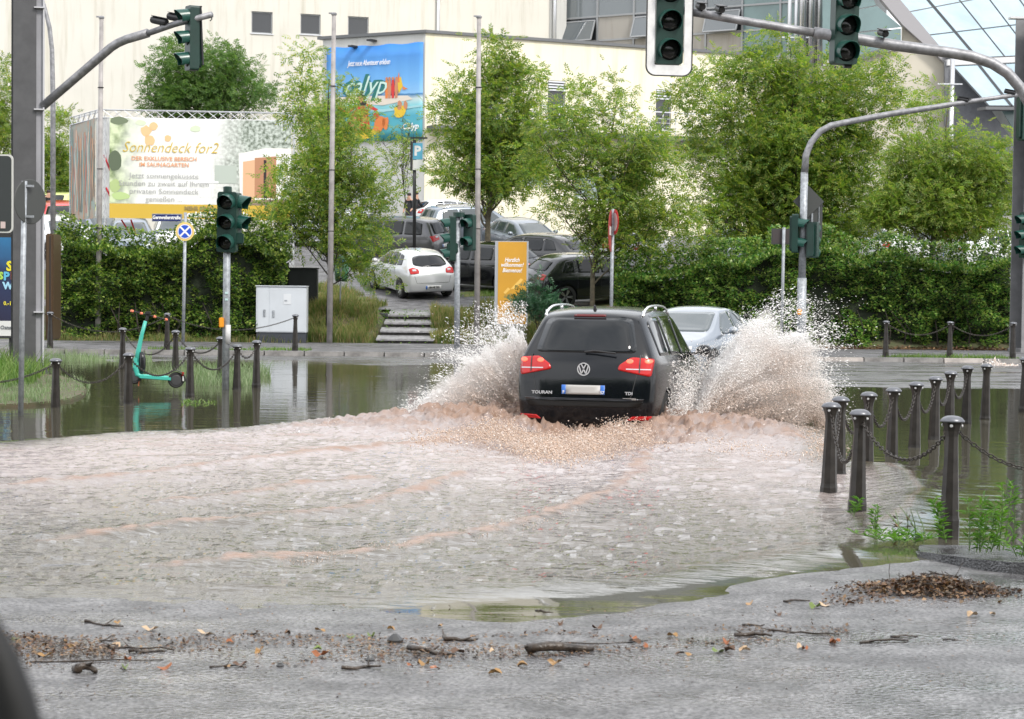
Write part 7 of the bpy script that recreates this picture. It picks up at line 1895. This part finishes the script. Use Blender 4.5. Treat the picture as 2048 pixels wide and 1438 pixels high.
# ------------------------------------------------------------------ debris on the wet road
twig_m = mat('wet_bark', (.035, .024, .016), .35, var=.5, vscale=20, bump=.6, bscale=60)
lf = [mat('leaf_rust', (.26, .08, .02), .3), mat('leaf_ochre', (.30, .17, .06), .35), mat('leaf_brown', (.10, .05, .025), .3), mat('leaf_tan', (.45, .32, .20), .4), mat('leaf_green', (.12, .17, .03), .35)]
rz = lambda p: Vector((p.x, p.y, float(road_z(p.x, p.y))))
def twig(px0, py0, px1, py1, r, label, forks=1, seed=0, nm='twig'):
    random.seed(seed); a, b = rz(G(px0, py0, .03)), rz(G(px1, py1, .03)); t = empty(nm, label, 'branch' if nm == 'branch' else 'twig', a, group='washed-up wood on the road')
    n_ = 7; pts = []
    for k in range(n_):
        u = k / (n_ - 1); p = a.lerp(b, u) + Vector((random.uniform(-.012, .012), random.uniform(-.03, .03), 0)); p.z = float(road_z(p.x, p.y)) + r * (.9 + .5 * math.sin(u * 5 + seed)); pts.append(p - a)
    mb = MB(); mb.tube(pts, [r * (1.05 - .5 * k / (n_ - 1)) * random.uniform(.85, 1.15) for k in range(n_)], 8); mb.build('stem', twig_m, t, smooth=True)
    for f in range(forks):
        i = random.randint(0, 4); q = pts[i]; d = Vector((random.uniform(-.06, .07), random.uniform(-.06, .06), random.uniform(.0, .03))); mb = MB(); mb.tube([q, q + d * .6, q + d], [r * .55, r * .4, r * .2], 6); mb.build('side_twig', twig_m, t)
    return t
for i, (a, b, c, d, r, lab, nm) in enumerate([
    (1052, 1303, 1188, 1296, .026, 'thick dark branch with a stub, right of centre on the road', 'branch'), (820, 1298, 905, 1306, .014, 'short thick stick left of the thick branch', 'branch'), (884, 1274, 956, 1276, .012, 'straight brown stick at the centre of the road', 'branch'),
    (1540, 1258, 1675, 1270, .006, 'long thin twig at right of centre', 'twig'), (1470, 1266, 1545, 1272, .012, 'dark short stick right of centre', 'branch'), (1720, 1288, 1815, 1282, .008, 'dark twig below the leaf pile', 'twig'),
    (1566, 1199, 1618, 1197, .007, 'short twig left of the leaf pile', 'twig'), (1485, 1246, 1530, 1247, .006, 'short twig above the right of centre sticks', 'twig'), (1120, 1282, 1300, 1278, .004, 'very thin curved twig above the thick branch', 'twig'),
    (170, 1238, 245, 1250, .008, 'dark twig at the upper left of the debris line', 'twig'), (210, 1290, 345, 1296, .007, 'long reddish twig in the left debris', 'twig'), (60, 1322, 330, 1318, .005, 'longest thin twig lying across the left debris', 'twig'),
    (150, 1342, 195, 1345, .022, 'short thick bark chunk at lower left', 'branch'), (200, 1280, 235, 1272, .005, 'small bent twig at left', 'twig'), (260, 1302, 332, 1299, .008, 'brown stick in the left debris', 'twig'),
    (680, 1335, 760, 1333, .010, 'flat brown stick in the middle debris', 'twig'), (420, 1332, 490, 1328, .005, 'thin twig beside a yellow leaf', 'twig'), (495, 1262, 520, 1262, .005, 'tiny twig at the middle left', 'twig'),
    (1785, 1275, 1835, 1274, .006, 'small twig under the right end of the pile', 'twig'), (1070, 1212, 1110, 1214, .006, 'small twig by the puddle edge', 'twig'), (1884, 1283, 1915, 1281, .004, 'tiny twig at far right', 'twig')]):
    twig(a, b, c, d, r, lab, 2 if nm == 'branch' else 1, i, nm)
st = mat('wet_stone', (.05, .05, .05), .3, var=.3)
for px, py, r, lab in ((790, 1278, .045, 'dark wet stone with a pointed top at the centre of the road'), (740, 1318, .025, 'small dark pebble left of the centre debris'), (560, 1330, .02, 'small dark pebble in the left debris')):
    b = MB(); 
    b.lathe([(r * .9, 0), (r, r * .3), (r * .6, r * .7), (.01, r)], 7, c=tuple(rz(G(px, py, .03)))); o = b.build('stone', st); tag(o, lab, 'stone')
# single fallen leaves that can be told apart
r_ = np.random.default_rng(5); lmeshes = []
for k in range(5):
    pts = []
    for i in range(10):
        a = 2 * math.pi * i / 10; rr_ = 1 + (.35 * math.sin(i * 2.6 + k) if k % 2 else .12 * math.sin(i * 3)); pts.append(Vector((math.cos(a) * .05 * rr_, math.sin(a) * .028 * rr_, .014 * math.cos(a * 2 + k) + .012)))
    b = MB(); b.add([Vector((0, 0, .006))] + pts, [(0, i + 1, (i + 1) % 10 + 1) for i in range(10)]); me = bpy.data.meshes.new('leaf'); me.from_pydata(b.v, [], b.f); lmeshes.append(me)
lm2 = {}
spots = [(232, 1288), (255, 1318), (300, 1255), (370, 1282), (410, 1262), (235, 1240), (150, 1290), (455, 1333), (250, 1336), (480, 1330), (575, 1262), (520, 1300), (640, 1310), (635, 1295), (742, 1268), (782, 1252), (640, 1255), (820, 1330), (850, 1328),
         (915, 1302), (870, 1335), (985, 1300), (1045, 1328), (990, 1345), (1110, 1325), (1195, 1250), (1270, 1280), (1290, 1290), (1265, 1272), (1345, 1268), (1360, 1305), (1380, 1308), (1435, 1302), (1490, 1300), (1460, 1300), (1600, 1296), (1670, 1285), (1665, 1288),
         (1455, 1284), (1650, 1208), (1690, 1208), (1700, 1205), (1555, 1226), (1945, 1232), (1985, 1230), (1500, 1202), (1175, 1328), (330, 1335), (30, 1276), (60, 1282), (10, 1300), (90, 1310), (1610, 1300), (1630, 1212), (1120, 1240), (700, 1270), (460, 1280), (880, 1245)]
for i, (px, py) in enumerate(spots):
    k = int(r_.integers(0, 5)); c = int(r_.choice(5, p=[.3, .25, .25, .12, .08]))
    if (k, c) not in lm2: me = lmeshes[k].copy(); me.materials.append(lf[c]); lm2[k, c] = me
    o = link('fallen_leaf', lm2[k, c], None); p = rz(G(px, py, .03)); o.location = p + Vector((0, 0, .004)); s = r_.uniform(.4, .8); o.scale = (s, s, s * r_.uniform(.8, 2)); o.rotation_euler = (r_.uniform(-.25, .25), r_.uniform(-.25, .25), r_.uniform(0, 6.28))
    tag(o, ['rust red', 'ochre', 'dark brown', 'pale tan', 'green'][c] + ' fallen leaf on wet asphalt, '+ ('left' if px < 500 else 'left of centre' if px < 1000 else 'right of centre' if px < 1500 else 'right') + ' of the debris line', 'leaf', 'single fallen leaves on the road')
# fine litter bands and the big leaf pile
band = gp([(-40, 1262), (120, 1280), (420, 1262), (800, 1275), (1400, 1258), (1700, 1262), (1700, 1292), (1350, 1305), (1000, 1330), (850, 1340), (400, 1350), (100, 1350), (-40, 1340)])
scatter_leaves('fine_litter', band, 2600, .024, litter, 61, road_z, .35, clump=True)
scatter_leaves('fine_litter', gp([(-60, 1265), (60, 1275), (220, 1300), (250, 1325), (60, 1325), (-60, 1330)]), 800, .03, litter, 62, road_z, .5, .015)
scatter_leaves('fine_litter', gp([(100, 1215), (2000, 1210), (2040, 1400), (60, 1420)]), 700, .018, litter, 63, road_z, .3)
scatter_leaves('fine_litter', gp([(760, 1318), (900, 1318), (900, 1338), (760, 1338)]), 70, .03, litter, 64, road_z, .6, .02)
scatter_leaves('fine_litter', gp([(1640, 1196), (1780, 1190), (1780, 1214), (1640, 1216)]), 200, .03, litter, 65, road_z, .5, .01)
pc = gp([(1872, 1188)])[0]; t = empty('leaf_pile', 'heap of wet brown leaves and twigs washed up at right below the kerb', 'leaf pile', (pc[0], pc[1], float(road_z(*pc))), group=None)
N = 2600; u = r_.normal(0, 1, (N, 2)); X = u[:, 0] * .19; Yp_ = u[:, 1] * .14; Z = .10 * np.exp(-(u[:, 0] / 1.25) ** 2 / 1.2 - (u[:, 1] / 1.3) ** 2 / 1.2) * r_.uniform(.3, 1, N) ** .5 * (.8 + .5 * vnoise(X * 9, Yp_ * 9, 3)) + .004
X = X * 1.15 - .03
D = np.stack([r_.normal(size=N), r_.normal(size=N), r_.normal(0, .45, N)], -1); me = leaf_mesh('leaves', np.stack([X, Yp_, Z], -1), D, r_.uniform(.5, 1.4, N) * .032, RH_V, RH_F, roll=r_.uniform(-1, 1, N)); tag(link('leaves', me, litter, t), kind='stuff')
mb = MB()
for k in range(120):
    x, y = r_.normal() * .22, r_.normal() * .12; z = .10 * math.exp(-(x / .25) ** 2 - (y / .17) ** 2) + .01; a = r_.uniform(0, 6.28); l_ = r_.uniform(.03, .10); p = Vector((x, y, z)); d = Vector((math.cos(a) * l_, math.sin(a) * l_, r_.normal() * .02)); mb.tube([p - d, p + d], [.0035, .002], 5)
mb.tube([Vector((-.28, 0, .03)), Vector((-.29, .01, .12)), Vector((-.285, .01, .17))], .002, 4); mb.tube([Vector((.12, 0, .1)), Vector((.16, 0, .18))], .002, 4)
tag(mb.build('twigs', twig_m, t), kind='stuff')
mb = MB(); mb.lathe([(.16, 0), (.12, .04), (.02, .07)], 12); o = mb.build('pile_core', mat('pile_mud', (.03, .02, .012), .6), t); o.scale = (1.8, 1.1, .9)

# ------------------------------------------------------------------ spray thrown up by the car
drop = bpy.data.materials.new('spray'); drop.use_nodes = True; MATS['spray'] = drop
n = drop.node_tree.nodes; l = drop.node_tree.links; b = n['Principled BSDF']; at_ = n.new('ShaderNodeAttribute'); at_.attribute_name = 'mud'
rp = n.new('ShaderNodeValToRGB'); rp.color_ramp.elements[0].color = (.985, .975, .965, 1); rp.color_ramp.elements[1].color = (.66, .49, .38, 1)
l.new(at_.outputs['Fac'], rp.inputs['Fac']); l.new(rp.outputs['Color'], b.inputs['Base Color']); b.inputs['Roughness'].default_value = .6; b.inputs['Specular IOR Level'].default_value = .2
tr_ = n.new('ShaderNodeBsdfTranslucent'); mx = n.new('ShaderNodeMixShader'); mx.inputs['Fac'].default_value = .06; l.new(rp.outputs['Color'], tr_.inputs['Color'])
l.new(b.outputs['BSDF'], mx.inputs[1]); l.new(tr_.outputs['BSDF'], mx.inputs[2]); l.new(mx.outputs['Shader'], n['Material Output'].inputs['Surface'])
TET = np.array([(1, 0, 0), (-.4, .9, 0), (-.4, -.45, .78), (-.4, -.45, -.78)]); TETF = np.array([(0, 1, 2), (0, 2, 3), (0, 3, 1), (1, 3, 2)])
OCT = np.array([(1, 0, 0), (-1, 0, 0), (0, 1, 0), (0, -1, 0), (0, 0, 1), (0, 0, -1)]); OCTF = np.array([(0, 2, 4), (2, 1, 4), (1, 3, 4), (3, 0, 4), (2, 0, 5), (1, 2, 5), (3, 1, 5), (0, 3, 5)])
def drops(name, P, V, s, st_, mud, shape):
    tv, tf_ = shape; N = len(P); Rm = frames(V, rng.uniform(0, 6.28, N)); v = tv[None] * np.stack([s * st_, s, s], -1)[:, None, :]; v = np.einsum('nij,nkj->nki', Rm, v) + P[:, None, :]
    f = tf_[None] + (np.arange(N) * len(tv))[:, None, None]; me = np_mesh(name, v.reshape(-1, 3), f.reshape(-1, 3)); a = me.attributes.new('mud', 'FLOAT', 'POINT'); a.data.foreach_set('value', np.repeat(mud, len(tv)).astype(np.float32)); return me
def plume(name, label, pxs, tops, base_py, Y0, dirx, n_in, n_out, seed, yspread=1.3):
    """droplets on sheets that leave the wheels low and fly outwards; the envelope gives how high each part has got"""
    r_ = np.random.default_rng(seed); t = empty(name, label, 'splash', XY((pxs[0] + pxs[-1]) / 2, Y0, 0))
    xs = np.array([XY(p, Y0, .3).x for p in pxs]); hs = np.array([W(p, q, Y0).z for p, q in zip(pxs, tops)])
    dens_ = np.maximum(hs, .05); cdf = np.cumsum(dens_); cdf = cdf / cdf[-1]
    for nm, N, shape in (('spray_core', n_in, (TET, TETF)), ('droplets', n_out, (OCT, OCTF))):
        x = np.interp(r_.uniform(0, 1, N), np.concatenate([[0], cdf]), np.concatenate([[xs[0]], xs])) if xs[0] < xs[-1] else np.interp(r_.uniform(0, 1, N), np.concatenate([[0], cdf]), np.concatenate([[xs[0]], xs]))
        order = np.argsort(xs); H = np.interp(x, xs[order], hs[order])
        # ragged ridges: rays fan out from the wheel
        wx = xs[0]; 
        if nm == 'spray_core': z = H * (.97 - .97 * r_.beta(1.05, 1.15, N)) * .86
        else: z = H * r_.beta(2.1, 1.3, N) * 1.12
        ang = np.arctan2(z, np.abs(x - wx) + .25); ray_ = fbm(ang * 9, np.abs(x - wx) * 1.2 + 3, 4, seed); z = z * (.70 + .56 * ray_)
        if nm == 'droplets': x = x + dirx * np.abs(r_.normal(0, .16, N)) * (.4 + z); 
        y = Y0 + r_.normal(0, .40, N) * yspread * (1 - .25 * z)
        V = np.stack([dirx * (.6 + .5 * np.abs(x - wx)), r_.normal(0, .3, N), 1.1 - .6 * np.abs(x - wx) + r_.normal(0, .5, N)], -1)
        mud = np.clip(.92 - z / np.maximum(H, .2) * 1.05 + (fbm(x * 2.2, z * 2.2, 3, seed + 5) - .5) * .9, 0, 1) * (1. if nm == 'spray_core' else .45)
        if nm == 'spray_core': keep = r_.uniform(0, 1, N) < sstep(.18, .42, fbm(x * 3.5, z * 3.5 + y, 3, seed + 9)) * (1.05 - .6 * (z / np.maximum(H, .1)) ** 2) 
        else: keep = np.ones(N, bool)
        if nm == 'spray_core' and True:
            pass
        s = r_.gamma(3, .00125, N) + .0013 if nm == 'spray_core' else r_.gamma(2., .0011, N) + .0010
        P = np.stack([x, y, z], -1) - np.array(tuple(t.location)); me = drops(nm, P[keep], V[keep], s[keep], r_.uniform(1, 2.2, keep.sum()) * (1.0 if nm == 'spray_core' else 1.9), mud[keep], shape); tag(link(nm, me, drop, t), kind='stuff')
    # fine mist inside the fan: one closed cloud of thin white air
    bm = bmesh.new(); bmesh.ops.create_icosphere(bm, subdivisions=4, radius=1.)
    hm = float(hs.max()); wd = abs(float(xs[-1] - xs[0]))
    for v in bm.verts:
        a = v.co.copy(); k = 1 + .35 * (mnoise.noise(a * 2.2 + Vector((seed, 0, 0)))) ; xx = a.x * wd * .36 * k; cx = float(xs[0]) + dirx * wd * .36
        X_ = cx + xx; order = np.argsort(xs); top = float(np.interp(X_, xs[order], hs[order])) * .80
        v.co = Vector((X_, Y0 + a.y * .55 * k, max(.02, (.5 + .5 * a.z) * top * k))) - t.location
    me = bpy.data.meshes.new('mist'); bm.to_mesh(me); bm.free()
    tag(link('mist', me, mist_m, t), kind='stuff')
    return t
mist_m = bpy.data.materials.new('mist'); mist_m.use_nodes = True; MATS['mist'] = mist_m; n = mist_m.node_tree.nodes; l = mist_m.node_tree.links
n.remove(n['Principled BSDF']); vp = n.new('ShaderNodeVolumePrincipled'); vp.inputs['Color'].default_value = (.97, .93, .90, 1); vp.inputs['Density'].default_value = 2.2; vp.inputs['Anisotropy'].default_value = .2
l.new(vp.outputs['Volume'], n['Material Output'].inputs['Volume'])
plume('splash', 'tall fan of muddy spray thrown out on the right side of the black car', [1385, 1400, 1430, 1465, 1500, 1540, 1580, 1610, 1640, 1665, 1700], [800, 765, 690, 640, 620, 605, 625, 655, 715, 780, 870], 890, 27.2, 1, 150000, 14000, 71)
plume('splash', 'wide sheet of muddy spray thrown out on the left side of the black car', [1052, 1030, 1000, 965, 930, 890, 850, 800, 740, 660], [630, 632, 645, 668, 700, 745, 790, 820, 842, 858], 870, 27.6, -1, 125000, 13000, 72)
def line_spray(name, label, pts, n_, hmax, Y0f, seed, mudv=.75, sp=.35, ss=1.):
    r_ = np.random.default_rng(seed); P2 = np.array([tuple(G(a, b)) for a, b in pts]); seg = r_.uniform(0, len(P2) - 1, n_); i = seg.astype(int); u = (seg - i)[:, None]; C_ = P2[i] * (1 - u) + P2[np.minimum(i + 1, len(P2) - 1)] * u
    t = empty(name, label, 'splash', tuple(C_[0])); cl = fbm(seg * 1.7, seg * 0, 4, seed) ; hh = hmax * np.clip(cl * 1.8 - .35, .08, 1.2)
    z = hh * r_.beta(1., 2.2, n_); x = C_[:, 0] + r_.normal(0, .10, n_); y = C_[:, 1] + r_.normal(0, sp, n_)
    P = np.stack([x, y, z], -1) - np.array(tuple(t.location)); V = r_.normal(size=(n_, 3)) + np.array([0, 0, .8]); me = drops('droplets', P, V, (r_.gamma(3, .0023, n_) + .002) * ss, r_.uniform(1, 2, n_), np.clip(mudv + r_.normal(0, .25, n_), 0, 1), (TET, TETF)); tag(link('droplets', me, drop, t), kind='stuff'); return t
line_spray('splash', 'low brown surge of foam breaking along the rear of the black car', [(840, 868), (920, 862), (1000, 872), (1060, 892), (1120, 896), (1180, 890), (1250, 876), (1300, 862), (1370, 870), (1450, 880), (1560, 885), (1640, 888)], 52000, .24, None, 73, .9, 1.0, .7)
line_spray('splash', 'fine foam trail along the far edge of the muddy wake at left', [(560, 864), (660, 856), (760, 850), (850, 845), (930, 838)], 9000, .10, None, 74, .3, .3, .8)
line_spray('splash', 'brown foam crest of the long wake curving towards the camera', [(560, 1124), (700, 1108), (860, 1086), (1000, 1057), (1100, 1026), (1200, 990), (1260, 955), (1290, 920)], 6000, .05, None, 75, .85, .10, .35)
# spray clinging to and veiling the car's right flank
r_ = np.random.default_rng(9); N = 15000; u = r_.uniform(0, 1, N); vv = r_.beta(1.0, 2.4, N); side = np.stack([car_c.x + rgt[0] * (1.0 + r_.uniform(0, .25, N)) + fwd[0] * (.3 + 3.2 * u), car_c.y + rgt[1] * (1.0 + r_.uniform(0, .2, N)) + fwd[1] * (.3 + 3.2 * u), vv * (1.0 + .2 * u)], -1)
t = empty('splash', 'thin veil of droplets along the right flank of the black car', 'splash', tuple(side[0])); me = drops('droplets', side - np.array(tuple(t.location)), r_.normal(size=(N, 3)), r_.gamma(2, .0022, N) + .0015, r_.uniform(1, 2, N), r_.uniform(0, .4, N), (TET, TETF)); tag(link('droplets', me, drop, t), kind='stuff')
# small bubbling fountain over a drain at the far right
line_spray('drain_fountain', 'small bubbling surge over a drain at the far right', [(1985, 733), (2000, 733), (2022, 734)], 1400, .22, None, 76, .5, .15, 1.6)

# ------------------------------------------------------------------ the photographer's side: dark car pillar edge, unseen dark trees added to darken reflections
pil2 = empty('car_door_edge', 'blurred black edge of a car body close to the camera at lower left', 'car part', (-.4, 1.2, 1.3))
mb = MB(); Yc_ = 1.25; pts = [W(-60, 1180, Yc_), W(-25, 1260, Yc_), W(0, 1320, Yc_), W(25, 1400, Yc_), W(45, 1480, Yc_), W(60, 1560, Yc_)]
mb.tube([p - pil2.location for p in pts], [.006, .010, .013, .015, .016, .016], 12); mb.build('edge_strip', mat('edge_black', (.004, .004, .004), .6), pil2, smooth=True)
opp = empty('added_trees', 'row of unseen dark trees added behind the camera for darker reflections', 'trees')
opp['kind'] = 'stuff'
r_ = np.random.default_rng(77); N = 16000; X = r_.uniform(-60, 60, N); Zr = r_.beta(1.5, 1.5, N); top_ = 15 + 6 * fbm(X * .12, X * 0, 3, 7); P = np.stack([X, -24 - 3 * r_.uniform(0, 1, N) - 2 * np.sin(X * .5), Zr * top_], -1)
D = r_.normal(size=(N, 3)); me = leaf_mesh('added_foliage', P, D, r_.uniform(.7, 1.4, N) * 1.1, RH_V, RH_F); o = link('foliage', me, leaf_far, opp); tag(o, kind='stuff')
mb = MB(); vs = []; fs = []
for i in range(25): x = -60 + 5 * i; z = 13.5 + 2.5 * math.sin(i * 1.3); vs += [(x, -28.5, -.4), (x, -28.5, z)]
for i in range(24): fs.append((2 * i, 2 * i + 1, 2 * i + 3, 2 * i + 2))
mb.add(vs, fs); o = mb.build('added_tree_shade', mat('hedge_inside', (.012, .018, .008), .95), opp); so = o.modifiers.new('s', 'SOLIDIFY'); so.thickness = .5; tag(o, kind='stuff')  # dark slab added behind the unseen leaves to keep reflections dark
